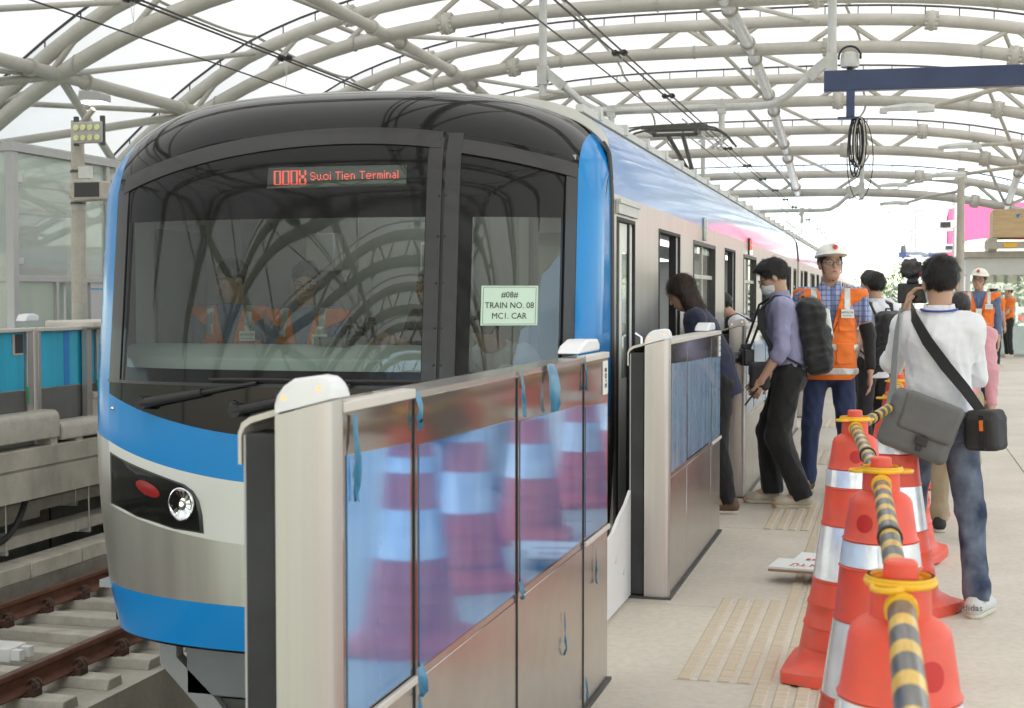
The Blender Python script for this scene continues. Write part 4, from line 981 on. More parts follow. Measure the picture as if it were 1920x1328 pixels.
def stripe_mat():
    m, nt, N, L, b = _nodes('striped_pole'); b.inputs['Roughness'].default_value = .38
    b.inputs['Coat Weight'].default_value = .3
    tc = N.new('ShaderNodeTexCoord'); sp_ = N.new('ShaderNodeSeparateXYZ'); L.new(tc.outputs['Object'], sp_.inputs[0])
    mm = N.new('ShaderNodeMath'); mm.operation = 'MULTIPLY'; mm.inputs[1].default_value = 1/.165; L.new(sp_.outputs[1], mm.inputs[0])
    fr_ = N.new('ShaderNodeMath'); fr_.operation = 'FRACT'; L.new(mm.outputs[0], fr_.inputs[0])
    gt = N.new('ShaderNodeMath'); gt.operation = 'GREATER_THAN'; gt.inputs[1].default_value = .58; L.new(fr_.outputs[0], gt.inputs[0])
    mp = N.new('ShaderNodeMapping'); mp.inputs['Scale'].default_value = (60, 6, 60); L.new(tc.outputs['Object'], mp.inputs[0])
    n = N.new('ShaderNodeTexNoise'); n.inputs['Scale'].default_value = 1.0; n.inputs['Detail'].default_value = 5; L.new(mp.outputs[0], n.inputs['Vector'])
    ry = N.new('ShaderNodeValToRGB'); ry.color_ramp.elements[0].position = .3; ry.color_ramp.elements[0].color = (.52, .29, .01, 1); ry.color_ramp.elements[1].position = .65; ry.color_ramp.elements[1].color = (.82, .52, .045, 1); L.new(n.outputs['Fac'], ry.inputs[0])
    rk = N.new('ShaderNodeValToRGB'); rk.color_ramp.elements[0].position = .35; rk.color_ramp.elements[0].color = (.025, .025, .03, 1); rk.color_ramp.elements[1].position = .8; rk.color_ramp.elements[1].color = (.15, .15, .15, 1); L.new(n.outputs['Fac'], rk.inputs[0])
    mx = N.new('ShaderNodeMix'); mx.data_type = 'RGBA'; L.new(gt.outputs[0], mx.inputs[0]); L.new(rk.outputs[0], mx.inputs[6]); L.new(ry.outputs[0], mx.inputs[7]); L.new(mx.outputs[2], b.inputs['Base Color']); return m
MT['stripe'] = stripe_mat()
PLAB = ['thickest looking striped pole in the foreground, reaching toward the viewer', 'striped pole between the first and second cone', 'striped pole between the second and third cone', 'striped pole between the third and fourth cone', 'striped pole between the fourth and fifth cone', 'striped pole between the fifth and sixth cone', 'striped pole between the sixth and last cone']
pts = [(.045, .55)] + CONES
for i in range(len(pts) - 1):
    (x0, y0), (x1, y1) = pts[i], pts[i+1]
    d = math.hypot(x1-x0, y1-y0); ux_, uy_ = (x1-x0)/d, (y1-y0)/d
    o = empty('striped_pole', (x0, y0, .0), label=PLAB[i], cat='pole', group='yellow and black poles on the cones'); o.rotation_euler = (0, 0, -math.atan2(ux_, uy_))
    m = MB(); m.tube([(0, .058, .955), (0, d*.42, .952), (0, d-.058, .955)], [.0215, .0215, .0225], 16); m.build('tube', MT['stripe'], o, smooth=50)
    m = MB(); m.tube([(0, d*.42-.012, .952), (0, d*.42+.012, .952)], .0265, 16); m.build('joint_collar', MT['black'], o, smooth=50)
    for yy_, sg in ((.058, 1), (d-.058, -1)):
        m = MB(); m.tube([(0, yy_-sg*.004, .955), (0, yy_+sg*.03, .955)], .027, 14); m.sphere((0, yy_ - sg*.0, .955), .026, 12, 8)
        m.tube([(.052*math.cos(t), yy_ - sg*.058 + .052*math.sin(t), .994) for t in np.linspace(0, 2*math.pi, 17)[:-1]], .005, 6, closed=True)
        m.build('end_hook', MT['yellow'], o, smooth=60)

# fallen boards on a short pipe
bd_ = empty('fallen_board', (-.41, 7.20, 0), rz=rad(-14), label='fallen white board with red lettering propped on a pipe behind the cones', cat='board')
m = MB(); m.obox((-.02, .12, .088), (1, 0, .02), (0, .97, .10), (0, -.10, .97), .20, .085, .006); m.build('board_panel', MT['paper'], bd_)
m = MB(); m.obox((-.02, .12, .075), (1, 0, .02), (0, .97, .10), (0, -.10, .97), .201, .086, .006); m.build('board_core', M('board_core', (.35, .22, .16), .8), bd_)
m = MB(); m.obox((.06, .25, .104), (1, 0, .02), (0, .97, .10), (0, -.10, .97), .20, .09, .005); m.build('board_panel', MT['paper'], bd_)
text_part('\u0110I\u1ec6N T\u1eea', .06, MT['inkred'], 'board_text', bd_, basis((.0, .10, .0945), (-1, 0, -.02), (0, -.97, -.10)))
m = MB()
for k in range(9): m.obox((-.06 + .03*k, .20 + .004*(k % 3), .1055), (1, 0, .02), (0, .97, .10), (0, -.10, .97), .010, .014 - .003*(k % 2), .0006)
m.build('board_marks', MT['inkred'], bd_)
pp_ = MB(); pp_.tube([(-.36+.10, 7.24, .034), (-.36+.16, 7.6, .034)], .033, 18, caps=False); pp_.tube([(-.36+.10, 7.241, .034), (-.36+.16, 7.6, .034)], .028, 18, caps=False)
tag(pp_.build('pipe', MT['tube_galv'], smooth=50), label='short hollow steel pipe under the fallen board', cat='pipe')

# ================================================================== OVERHEAD LINE
def wire_run(x, z0, z1, y0, y1, label, twin=True, catn='overhead line'):
    o = empty('overhead_line', (x, y0, z0), label=label, cat=catn)
    def zz(z, y): return z - (.18 if y > 36 else 0) * (y - 36) / 30
    for dx in ((-.045, .045) if twin else (0,)):
        m = MB(); m.tube([(dx, y - y0, zz(z1, y) - z0) for y in np.linspace(y0, y1, 24)], .011, 6); m.build('messenger_wire', MT['wire'], o)
    m = MB(); m.tube([(0, y - y0, 0) for y in np.linspace(y0, y1, 24)], .008, 6); m.build('contact_wire', MT['wire'], o)
    for y in np.arange(y0 + 1.2, y1, 3.4):
        m = MB(); m.tube([(0, y - y0, 0), (.02, y - y0, (z1-z0)*.35)], .003, 4); m.tube([(.02, y - y0, (z1-z0)*.35), (-.02, y-y0, (z1-z0)*.98)], .003, 4); m.tube([(.02, y - y0, (z1-z0)*.35), (.03, y-y0, (z1-z0)*.98)], .003, 4); m.build('dropper', MT['tube_galv'], o)
        m = MB(); m.bar((-.085, y-y0, z1-z0), (.085, y-y0, z1-z0), .05, .03); m.box(-.07, -.03, y-y0-.04, y-y0+.04, z1-z0-.03, z1-z0+.03); m.box(.03, .07, y-y0-.04, y-y0+.04, z1-z0-.03, z1-z0+.03); m.build('wire_clamp', MT['black'], o)
    return o
wire_run(-6.8, 3.86, 4.19, -20, 62, 'twin overhead wires crossing the upper left corner, above the empty track')
wire_run(-2.9, 3.76, 4.08, -20, 62, 'overhead wires above the train running into the pantograph')
# hanging tubular portal that carries the line
def portal(Y, label, xl=-5.06, xr=-.90, z=4.16):
    o = empty('wire_portal', ((xl+xr)/2, Y, z), label=label, cat='wire support'); hx = (xr-xl)/2
    zt0 = 2.25
    for sg in (-1, 1):
        m = MB(); m.tube([(sg*hx, 0, .25), (sg*hx, 0, zt0)], .062, 12); m.build('hanger_post', MT['lightgrey'], o, smooth=50)
        m = MB(); m.box(sg*hx-.075, sg*hx+.075, -.075, .075, .42, .70); m.build('post_clamp', MT['tube_galv'], o); m = MB(); m.bar((sg*(hx-.05), 0, .60), (sg*(hx-.32), 0, .38), .12, .14); m.build('knee_bracket', MT['tube_galv'], o)
    pts = [(-hx+.28, 0, .42), (-hx+.62, 0, .12), (-hx+.80, 0, .02), (-hx+1.0, 0, 0), (hx-1.0, 0, 0), (hx-.80, 0, .02), (hx-.62, 0, .12), (hx-.28, 0, .42)]
    m = MB(); m.tube(pts, .055, 10); m.build('cross_tube', MT['tube_galv'], o, smooth=50)
    for x in (-1.05, .55):
        m = MB(); m.box(x-.06, x+.06, -.05, .05, -.09, .065); m.tube([(x, 0, -.05), (x, 0, -.32)], .045, 10); m.tube([(x, 0, -.32), (x, 0, -.5)], .012, 6); m.build('drop_tube', MT['tube_galv'], o, smooth=50)
        m = MB(); [m.lathe([(.012, 0), (.05, .012), (.012, .03)], 12, (x, 0, -.62 + .045*k)) for k in range(3)]; m.build('insulator', MT['lightgrey'], o, smooth=50)
    m = MB(); m.tube([(.55, 0, -.62), (-.02, 0, -.14)], .014, 6); m.tube([(-.9, 0, -.35), (.5, 0, -.45)], .012, 6); m.build('registration_arm', MT['tube_galv'], o)
    return o
portal(20.5, 'hanging galvanised tube frame that carries the wires over the train roof')
portal(38.5, 'second hanging tube frame near the far end of the roof', z=3.75)
# line portals beyond the roof
for k, Y in enumerate((50, 62, 78, 98, 122)):
    o = empty('line_gantry', (-4.9, Y, ZR), label=['first line gantry beyond the end of the roof', 'second line gantry beyond the roof', 'third line gantry down the line', 'fourth line gantry down the line', 'farthest line gantry down the line'][k], cat='gantry')
    for sg in (-1, 1): m = MB(); m.tube([(sg*5.6, 0, 0), (sg*5.6, 0, 6.1)], .12, 8); m.build('mast', MT['tube'], o)
    m = MB(); m.bar((-5.6, 0, 5.9), (5.6, 0, 5.9), .14, .14); m.bar((-5.6, 0, 5.35), (5.6, 0, 5.35), .08, .08)
    m.build('crossbeam', MT['tube'], o)
    for x in (-1.9, 2.0): m = MB(); m.tube([(x, 0, 5.9), (x, 0, 5.1)], .05, 6); m.tube([(x, 0, 5.3), (x+1.0, 0, 5.0)], .03, 6); m.build('wire_arm', MT['tube_galv'], o)

# ================================================================== RIGHT-HAND PLATFORM FURNITURE
# navy gantry beam with coiled cable
beam = empty('sign_beam', (-.66, 14.4, 3.57), label='dark blue steel beam reaching in from the upper right with coiled cable', cat='beam')
dx_, dy_ = .995, .10
m = MB(); m.obox((1.9, .10, 0), (.999, .05, 0), (-.05, .999, 0), (0, 0, 1), 1.95, .06, .10); m.build('beam', MT['navy'], beam, bevel=.006)
m = MB(); m.box(.17, .25, -.05, .05, -.36, -.10); m.box(.09, .29, -.05, .06, -.375, -.355); m.build('drop_bracket', MT['navy'], beam)
m = MB(); m.tube([(.2, 0, .1), (.2, 0, .18)], .03, 8); m.tube([(.2 + .105*math.cos(t), -.06, .22 + .105*math.sin(t)) for t in np.linspace(-.2, math.pi+.2, 15)], .012, 6); m.build('lamp_hood', MT['black'], beam, smooth=60)
m = MB(); m.lathe([(.085, 0), (.095, .04), (.085, .13), (.03, .15)], 18, (.2, 0, .13)); m.build('camera_lamp', MT['lightgrey'], beam, smooth=50)
m = MB(); rr_ = random.Random(3)
for k in range(9):
    a, b_ = rr_.uniform(.03, .075), rr_.uniform(.46, .62)
    m.tube([(.27 + .01*k - .03 + a*math.sin(t), rr_.uniform(-.02, .02) , -.36 - b_/2 + b_/2*math.cos(t)) for t in np.linspace(0, 2*math.pi, 17)[:-1]], .007, 5, closed=True)
m.tube([(.3 + (.13 if math.sin(t) > 0 else .12)*math.sin(t), .03, -.36 - .40 + .40*math.cos(t)) for t in np.linspace(0, 2*math.pi, 25)[:-1]], .005, 5, closed=True)
m.build('coiled_cable', MT['rubber'], beam)
m = MB(); m.tube([(.30 + .05*math.sin(t), -.03, -.6 + .24*math.cos(t)) for t in np.linspace(0, 2*math.pi, 17)[:-1]], .007, 5, closed=True); m.build('pale_cable', MT['warmgrey'], beam)
# platform columns with lamp arms
def lamp_column(x, y, label, arms, h=4.3, vis=True):
    o = empty('lamp_column', (x, y, 0), label=label, cat='lamp post', group='platform lamp posts')
    m = MB(); m.tube([(0, 0, 0), (0, 0, h)], [.095, .08], 12); m.box(-.16, .16, -.16, .16, 0, .02); m.build('post', MT['warmgrey'], o, smooth=50)
    for (lx, lz, z0, ly) in arms:
        m = MB(); m.tube([(0, 0, z0), (lx*.5, ly*.5, (z0+lz)/2 + .02), (lx+.28, ly, lz + .03)], .03, 8); a_ = m.build('arm', MT['warmgrey'], o, smooth=50)
        m = MB(); G = []
        for u, w, t_ in ((.32, .05, .03), (.22, .09, .045), (.0, .12, .05), (-.22, .12, .035), (-.36, .07, .02)):
            G.append([(lx+u, ly-w, lz-.035), (lx+u, ly-w, lz+t_*.6), (lx+u, ly-w*.5, lz+t_*1.6), (lx+u, ly+w*.5, lz+t_*1.6), (lx+u, ly+w, lz+t_*.6), (lx+u, ly+w, lz-.035), (lx+u, ly-w, lz-.035)])
        m.grid(np.array(G)); n7 = 7; m.add([G[0][k] for k in range(6)], [(5, 4, 3, 2, 1, 0)]); m.add([G[-1][k] for k in range(6)], [(0, 1, 2, 3, 4, 5)])
        hd = m.build('lamp_head', MT['tube_galv'], o, smooth=40)
        m = MB(); m.box(lx-.26, lx+.1, ly-.085, ly+.085, lz-.042, lz-.0355); m.build('lamp_lens', MT['glow_lamp'], hd)
    return o
lamp_column(2.55, 13.6, 'lamp post just out of view whose arm ends left of the blue beam', [(-1.9, 4.55, 4.7, .2)], 4.9)
lamp_column(2.45, 19.4, 'lamp post with the long sloping arm below the blue beam', [(-2.32, 3.85, 4.35, -.4)])
lamp_column(2.5, 25.0, 'lamp post with two short arms at the right picture edge', [(-1.5, 3.9, 4.0, -.5), (-1.65, 3.55, 3.65, .9)])
lamp_column(1.36, 33.0, 'lamp post with long arms over the platform, before the kiosk', [(-1.45, 3.95, 4.15, .2), (-1.4, 3.7, 3.8, 2.6)])
lamp_column(1.75, 46.0, 'lamp post beyond the roof, left of the glass kiosk', [(-1.7, 4.1, 4.2, 0), (-1.0, 3.5, 3.5, .0), (-1.1, 2.8, 2.85, .5)], 4.6)
lamp_column(2.2, 58.0, 'farthest lamp post, seen beside the filming man', [(-2.1, 4.0, 4.1, 0), (-1.4, 3.4, 3.5, 0), (-2.0, 2.9, 3.0, .4)], 4.4)
for k, (x, y, z) in enumerate(((2.15, 18.4, 3.02), (1.45, 44.6, 3.62), (2.0, 57.2, 3.35))):
    o = empty('loudspeaker', (x, y, z), label=['pale loudspeaker box at the right edge under the lamp arm', 'loudspeaker on the post beyond the roof', 'loudspeaker on the farthest post'][k], cat='loudspeaker')
    m = MB(); m.prism([(-.22, -.09), (.18, -.12), (.24, -.05), (.24, .08), (.18, .13), (-.22, .10)], -.1, .1, 'xz'); m.build('cabinet', MT['warmgrey'], o, bevel=.02)
    m = MB(); m.box(-.19, .1, -.106, -.101, -.07, .08); m.build('grille', MT['tframe'], o)
    m = MB(); m.tube([(.2, 0, 0), (2.5-x, .9, 0)] if k == 0 else [(.2, 0, 0), (.28, .6, .0)], .02, 6); m.build('bracket', MT['warmgrey'], o)
o = empty('sign_beam', (.2, 68, 3.3), label='small dark beam with a hanging lamp far down the platform', cat='beam')
m = MB(); m.box(-.1, 3.0, -.1, .1, 0, .22); m.build('beam', MT['navy'], o); m = MB(); m.box(.05, .15, -.05, .05, -.6, 0); m.lathe([(.12, 0), (.1, .3)], 10, (.1, 0, .22)); m.build('lamp', MT['steel_dark'], o)
# glass kiosk with packaged unit on the roof
kx, ky = 1.66, 36.8
kio = empty('glass_kiosk', (kx, ky, 0), label='pale framed glass kiosk at the right edge, behind the walking engineer', cat='kiosk')
MT['kglass'] = thin_glass('kiosk_glass', (.80, .88, .84), 1.0, 0, .16)
def kb_(n, mt, *b): m = MB(); [m.box(*q) for q in b]; return m.build(n, mt, kio, bevel=.01)
kb_('roof_slab', MT['warmgrey'], (-.1, 6, -.1, 7, 2.42, 2.58)); kb_('fascia', MT['lightgrey'], (.0, 5.9, .0, .06, 2.0, 2.42), (.0, .06, .06, 6.9, 2.0, 2.42))
kb_('corner_post', MT['lightgrey'], (0, .10, 0, .10, 0, 2.0)); kb_('corner_post', MT['lightgrey'], (0, .10, 6.8, 6.9, 0, 2.0)); kb_('mullion', MT['lightgrey'], (1.62, 1.68, .02, .08, .75, 2.0)); kb_('mullion', MT['lightgrey'], (3.3, 3.36, .02, .08, .75, 2.0))
kb_('lower_wall', M('kiosk_panel', (.56, .64, .60), .4), (.1, 5.8, .02, .06, .06, .75)); kb_('plinth', MT['concrete'], (-.02, 5.9, -.02, .08, 0, .06))
for a, b_ in ((.1, 1.62), (1.68, 3.3), (3.36, 5.8)): kb_('pane', MT['kglass'], (a, b_, .035, .045, .75, 2.0))
kb_('side_pane', MT['kglass'], (.03, .04, .1, 6.8, .06, 2.0)); kb_('floor_slab', MT['concrete'], (.1, 5.8, .1, 6.8, .0, .03))
kb_('roller_blind', MT['warmgrey'], (.3, 1.3, .5, .54, 1.82, 2.0))
bx = empty('packing_crate', (2.15, 36.4, 2.58), label='tan plywood crate on the kiosk roof', cat='crate')
MT['ply'] = M('plywood', (.58, .42, .24), .7, var=.15, vs=4, bump=.1, bs=20, stretch=(1, 1, 5))
m = MB(); m.box(.1, 2.3, 0, 1.5, .32, 1.0); m.build('box', MT['ply'], bx, bevel=.01); m = MB(); m.box(-.1, 1.0, -.1, -.04, .04, .22); m.box(0, .2, 0, 1.4, 0, .31); m.box(1.2, 1.4, 0, 1.4, 0, .31); m.build('skid', MT['warmgrey'], bx)
m = MB(); m.box(.35, .65, -.115, -.105, .08, .18); m.build('yellow_label', MT['yellow'], bx)
m = MB(); m.box(1.3, 1.6, -.012, -.003, .62, .68); m.build('shipping_label', MT['white'], bx)
m = MB(); m.prism([(.62, .86), (.74, .90), (.66, .78)], -.012, -.003, 'xz'); m.build('blue_mark', MT['tblue'], bx)
tarp = MB(); G = [[(2.0 + u*9, 60 + v*6, 3.9 + 1.6*math.sin(u*2.2+.5)*.5 + .7 - v*.6 + .12*math.sin(u*14)) for u in np.linspace(0, 1, 24)] for v in np.linspace(0, 1, 8)]
tarp.grid(np.array(G))
for a, b_ in zip(np.linspace(0, 1, 12)[:-1], np.linspace(0, 1, 12)[1:]): pass
rt_ = empty('red_marquee', (2.0, 60, 0), label='bright pink red marquee behind the kiosk and the lamp posts', cat='marquee')
mm_ = M('red_fabric', (.78, .075, .17), .7, var=.08)
tp = tarp.build('canopy_cloth', mm_, rt_, smooth=60); tp.matrix_parent_inverse = Matrix.Translation((-2.0, -60, 0))
m = MB(); m.grid(np.array([[(2.0 + u*9, 60, (3.9 + 1.6*math.sin(u*2.2+.5)*.5 + .7 + .12*math.sin(u*14)) - v*w_) for u in np.linspace(0, 1, 24)] for v, w_ in ((0, 1), (1, 1.5))])); vv_ = m.build('valance', mm_, rt_); vv_.matrix_parent_inverse = Matrix.Translation((-2.0, -60, 0))
for x in (2.3, 6.5, 10.5): m = MB(); m.box(x-.35, x+.35, 60.1, 60.2, 2.0 if x < 3 else 0, 4.3); p_ = m.build('cloth_post', mm_, rt_); p_.matrix_parent_inverse = Matrix.Translation((-2.0, -60, 0))
# crash barriers along the far end of the platform
for k in range(3):
    o = empty('barrier', (3.4 + 1.6*k, 45.0, 0), label=['red and white barrier seen through the kiosk glass, left one', 'red and white barrier through the kiosk glass, middle one', 'red and white barrier through the kiosk glass, right one'][k], cat='barrier')
    for j in range(4): m = MB(); m.box(0, 1.5, -.03, .03, .25 + .25*j, .42 + .25*j); m.build('rail', MT['inkred'] if j % 2 == 0 else MT['white'], o)
    m = MB(); m.box(.05, .12, -.1, .1, 0, 1.3); m.box(1.38, 1.45, -.1, .1, 0, 1.3); m.build('foot', MT['white'], o)

# ================================================================== LEFT BACKGROUND: far platform
# low equipment covers in front of the far gates
for k, (y0, y1, z0, z1) in enumerate(((9.2, 12.86, .02, .30), (12.9, 16.8, -.02, .17))):
    o = empty('cable_cover', (XL, y0, 0), label=['tall rounded concrete coloured cover along the far platform edge', 'lower cover continuing along the far platform edge toward the train'][k], cat='cover')
    m = MB(); m.prism([(-.18, z0), (.02, z0), (.02, z1-.07), (.005, z1-.03), (-.03, z1), (-.18, z1)], 0, y1-y0, 'xz'); m.build('shell', MT['warmgrey'], o, bevel=.012)
    m = MB(); m.box(-.17, .0, y1-y0-.13, y1-y0-.02, -.055, z0+.002); m.box(-.17, .0, .3, .41, -.055, z0+.002); m.build('support', MT['warmgrey'], o)
MT['cyan'] = M('cyan_film', (.015, .42, .66), .22, var=.18, vs=2.5, coat=.4, stretch=(1, 2.5, .2))
MT['cyan2'] = M('deep_blue_film', (.02, .22, .62), .25, coat=.3)
fgl = ['far platform gate at the left edge with cyan glazing', 'far platform gate panel left of the train, cyan with a blue stripe', 'far platform gate behind the train edge']
for k, (y0, y1) in enumerate(((10.1, 12.70), (12.78, 14.0), (14.05, 17.4))):
    o = empty('platform_gate', (-8.5, y0, -.05), label=fgl[k], cat='platform gate', group='gates on the far platform'); L = y1 - y0
    def q(n, mt, *b): m = MB(); [m.box(*r) for r in b]; return m.build(n, mt, o, bevel=.004)
    q('top_rail', MT['beige'], (-.09, .05, 0, L, 1.155, 1.19)); q('bottom_rail', MT['grey'], (-.06, .03, 0, L, 0, .06))
    q('post', MT['steelp'], (-.07, .03, L-.11, L-.002, .06, 1.155)); q('post', MT['steelp'], (-.07, .03, 0, .05, .06, 1.155))
    q('lower_panel', M('far_gate_lower', (.13, .13, .13), .45, var=.2), (-.035, .0, .052, L-.112, .06, .56)); q('upper_panel', MT['cyan'], (-.032, -.004, .052, L-.112, .565, 1.15))
    q('stripe', MT['cyan2'], (-.003, .0005, L*.42, L*.42+.10, .57, 1.14))
    if k == 0:
        q('sticker', MT['warmgrey'], (.0005, .004, L-.32, L-.14, .92, 1.13)); q('sticker', MT['tframe'], (.0045, .006, L-.28, L-.14, .94, 1.13))
    m = MB(); m.tube([(.045, L-.14, .42), (.055, L-.14, .5), (.045, L-.14, .6)], .012, 6); m.build('green_latch', M('green_plastic', (.02, .30, .12), .5), o)
o = empty('gate_housing', (-8.42, 13.6, 0), label='square steel gate housing with beige lid on the far platform', cat='gate post')
m = MB(); m.box(-.5, .1, -.02, 1.3, 1.12, 1.20); m.build('lid', MT['beige'], o, bevel=.02); m = MB(); m.box(-.06, .0, .0, .10, -.05, 1.12); m.box(-.06, .0, .62, .7, -.05, 1.12); m.build('frame', MT['steelp'], o); m = MB(); m.box(-.1, .02, .1, .62, .36, .42); m.box(-.06, .005, .1, .62, -.05, .36); m.build('sill', MT['warmgrey'], o)
m = MB(); m.prism([(-.55, 1.2), (-.3, 1.2), (-.3, 1.26), (-.38, 1.28), (-.5, 1.27)], -.5, -.38, 'yz'); m.build('lamp_cap', MT['capw'], o, bevel=.01)
# lamp post with flood lights
fl = empty('lamp_post', (-9.5, 15.2, -.055), label='grey lamp post with floodlight and lamp head left of the train', cat='lamp post')
m = MB(); m.tube([(0, 0, 0), (0, 0, 2.55), (0, 0, 3.62)], [.105, .085, .075], 14); m.build('post', MT['warmgrey'], fl, smooth=50)
m = MB(); m.tube([(0, 0, 2.55), (0, 0, 2.6)], .09, 14); m.build('post_band', MT['grey'], fl)
m = MB(); m.tube([(0, -.02, 3.5), (.28, -.1, 3.74)], .035, 8); m.build('arm', MT['warmgrey'], fl)
m = MB(); m.prism([(.14, 3.84), (.46, 3.82), (.46, 3.90), (.40, 3.93), (.16, 3.95)], -.22, .0, 'xz'); hd = m.build('lamp_head', MT['grey'], fl, bevel=.01)
m = MB(); m.box(.18, .43, -.2, -.02, 3.80, 3.818); m.build('lamp_lens', MT['glow_lamp'], hd)
m = MB(); m.box(.06, .44, -.20, -.12, 3.33, 3.58); fd = m.build('floodlight', MT['grey'], fl, bevel=.008)
for i in range(4):
    for j in range(2):
        m = MB(); m.lathe([(.038, 0), (.034, .012)], 16); m.v = [(.11 + .093*i + x, -.206 - z, 3.39 + .12*j + y) for x, y, z in m.v]; m.build('flood_lens', M_flood if 'M_flood' in globals() else globals().setdefault('M_flood', M('flood_lens', (.72, .74, .36), .3, coat=.5)), fd)
for q_ in (.05, .40): m = MB(); m.box(q_, q_+.05, -.16, -.12, 3.3, 3.65); m.build('flood_bracket', MT['steel_dark'], fl)
m = MB(); m.prism([(.02, 2.72), (.09, 2.64), (.46, 2.66), (.46, 2.88), (.10, 2.90), (.03, 2.84)], -.24, -.05, 'xz'); sp_ = m.build('speaker_box', MT['warmgrey'], fl, bevel=.02)
m = MB(); m.box(.10, .43, -.246, -.241, 2.69, 2.86); m.build('speaker_grille', MT['tframe'], sp_)
m = MB(); m.box(.09, .24, -.14, -.06, 2.92, 3.06); m.build('wiring_box', MT['lightgrey'], fl)
for z in (2.62, 2.70, 3.0): m = MB(); m.tube([(0, 0, z), (0, 0, z+.03)], .092, 14); m.build('clamp', MT['steel_dark'], fl)
# glazed lift lobby
lob = empty('glass_lobby', (-11.4, 16.6, -.055), label='glass walled lobby with aluminium frame on the far platform', cat='lobby')
def lb(n, mt, *b, bev=.004): m = MB(); [m.box(*r) for r in b]; return m.build(n, mt, lob, bevel=bev)
alu = M('aluminium_frame', (.46, .46, .46), .4, metal=.3, var=.05)
lg = thin_glass('lobby_glass', (.88, .95, .91), 1.0, 0, .34)  # strong pale share paints glare on the panes to brighten the lobby
YS = (0, .1, 2.35, 2.45, 4.6, 4.7, 6.9)
lb('corner_post', alu, (-.06, .06, -.02, .1, 0, 3.5)); lb('mullion', alu, (-.05, .05, 2.33, 2.43, 0, 3.45)); lb('mullion', alu, (-.05, .05, 4.6, 4.7, 0, 3.45)); lb('corner_post', alu, (-.06, .06, 6.8, 6.9, 0, 3.5))
lb('head_rail', alu, (-.08, .08, -.06, 6.95, 3.45, 3.56)); lb('transom', alu, (-.045, .045, .1, 6.8, 1.72, 1.80)); lb('sill_rail', alu, (-.045, .045, .1, 6.8, .0, .08))
lb('door_post', alu, (-.047, .047, 1.0, 1.06, .08, 1.72))
for a, b_ in ((.1, 2.33), (2.43, 4.6), (4.7, 6.8)): lb('pane', lg, (-.006, .006, a, b_, 1.80, 3.45), bev=0); 
lb('pane', lg, (-.006, .006, .1, 1.0, .08, 1.72), bev=0)
lb('wall_panel', M('lobby_panel', (.50, .50, .52), .5, var=.05), (-.03, .03, 1.9, 6.8, .08, 1.72)); lb('return_panel', MT['lightgrey'], (-.9, -.03, 1.30, 1.34, .08, 1.72)); lb('inner_panel', M('lobby_inner', (.52, .53, .55), .5), (-.93, -.90, 1.34, 2.4, .08, 1.72))
for z in (.42, .62, 1.62): lb('blue_tape', MT['cyan'], (.031, .034, 1.9, 4.2, z, z+.02), bev=0)
lb('near_frame', alu, (-5, -.06, -.02, .06, 3.45, 3.56), (-5, -.06, -.02, .06, 1.72, 1.8)); lb('near_pane', lg, (-5, -.06, .01, .02, .1, 1.72), (-5, -.06, .01, .02, 1.8, 3.45), bev=0)
lb('core_wall', M('lobby_core', (.80, .85, .82), .6, var=.05), (-2.0, -1.8, .4, 6.8, 0, 3.4)); 
cw_ = lb('inner_window', MT['steel_dark'], (-1.8, -1.76, 1.7, 4.1, 1.9, 2.9)); m = MB(); m.box(-1.76, -1.75, 1.85, 4.0, 1.95, 2.85); m.build('inner_pane', M('blue_pane', (.30, .38, .55), .12), cw_)
lb('added_roof_pane', lg, (-5, .05, -.03, 6.9, 3.565, 3.58), bev=0); lb('lobby_floor', MT['concrete'], (-5, .0, 0, 6.9, .0, .02))  # glass roof put on to let light into the lobby
for y in (.13, 2.46):
    for z in (3.05, 1.95): lb('patch_fitting', MT['tube_galv'], (.007, .02, y, y+.14, z, z+.09))
m = MB(); m.box(.007, .012, .55, .85, .16, .42); ns = m.build('no_smoking_notice', MT['white'], lob)
m = MB(); m.tube([(.0135, .70 + .075*math.cos(t), .31 + .075*math.sin(t)) for t in np.linspace(0, 2*math.pi, 21)[:-1]], .010, 6, closed=True); m.tube([(.0135, .645, .365), (.0135, .755, .255)], .009, 6); m.build('prohibition_ring', MT['inkred'], ns)
m = MB(); m.box(.013, .016, .66, .75, .30, .32); m.build('cigarette_mark', MT['ink'], ns)
# dark blue hoarding behind the lobby
m = MB(); m.box(-22, -13.6, 24.5, 24.7, -.05, 2.5); tag(m.build('hoarding', MT['navy']), label='dark blue hoarding at the left picture edge behind the lobby', cat='hoarding')

# ================================================================== FAR BACKGROUND
def tower(x, y, w, d, h, n, label, col):
    o = empty('apartment_tower', (x, y, -9), label=label, cat='building', group='hazy towers beyond the line')
    m = MB(); m.box(-w/2, w/2, 0, d, 0, h); m.build('wall', M('hazed_tower_wall', col, .8, var=.06), o)  # distance haze put into the pale wall colour
    wm = globals().setdefault('M_win', M('hazed_tower_window', (.62, .67, .72), .4))  # window tone paled as well, to stand for haze
    m0 = None
    for i in range(int(h/3.4)):
        m = MB(); z = 2 + i*3.4; m.box(-w/2+.6, w/2-.6, -.12, -.02, z, z+1.6); m.build('window_band', wm, o)
    m = MB(); m.box(-w/2-.3, w/2+.3, -.3, d+.3, h, h+.8); m.build('roof', MT['lightgrey'], o)
tower(16, 520, 12, 16, 74, 3, 'tall pale tower above the end of the line', (.80, .82, .84)); tower(-38, 560, 34, 20, 40, 1, 'broad low block left of the far tower', (.80, .80, .80))
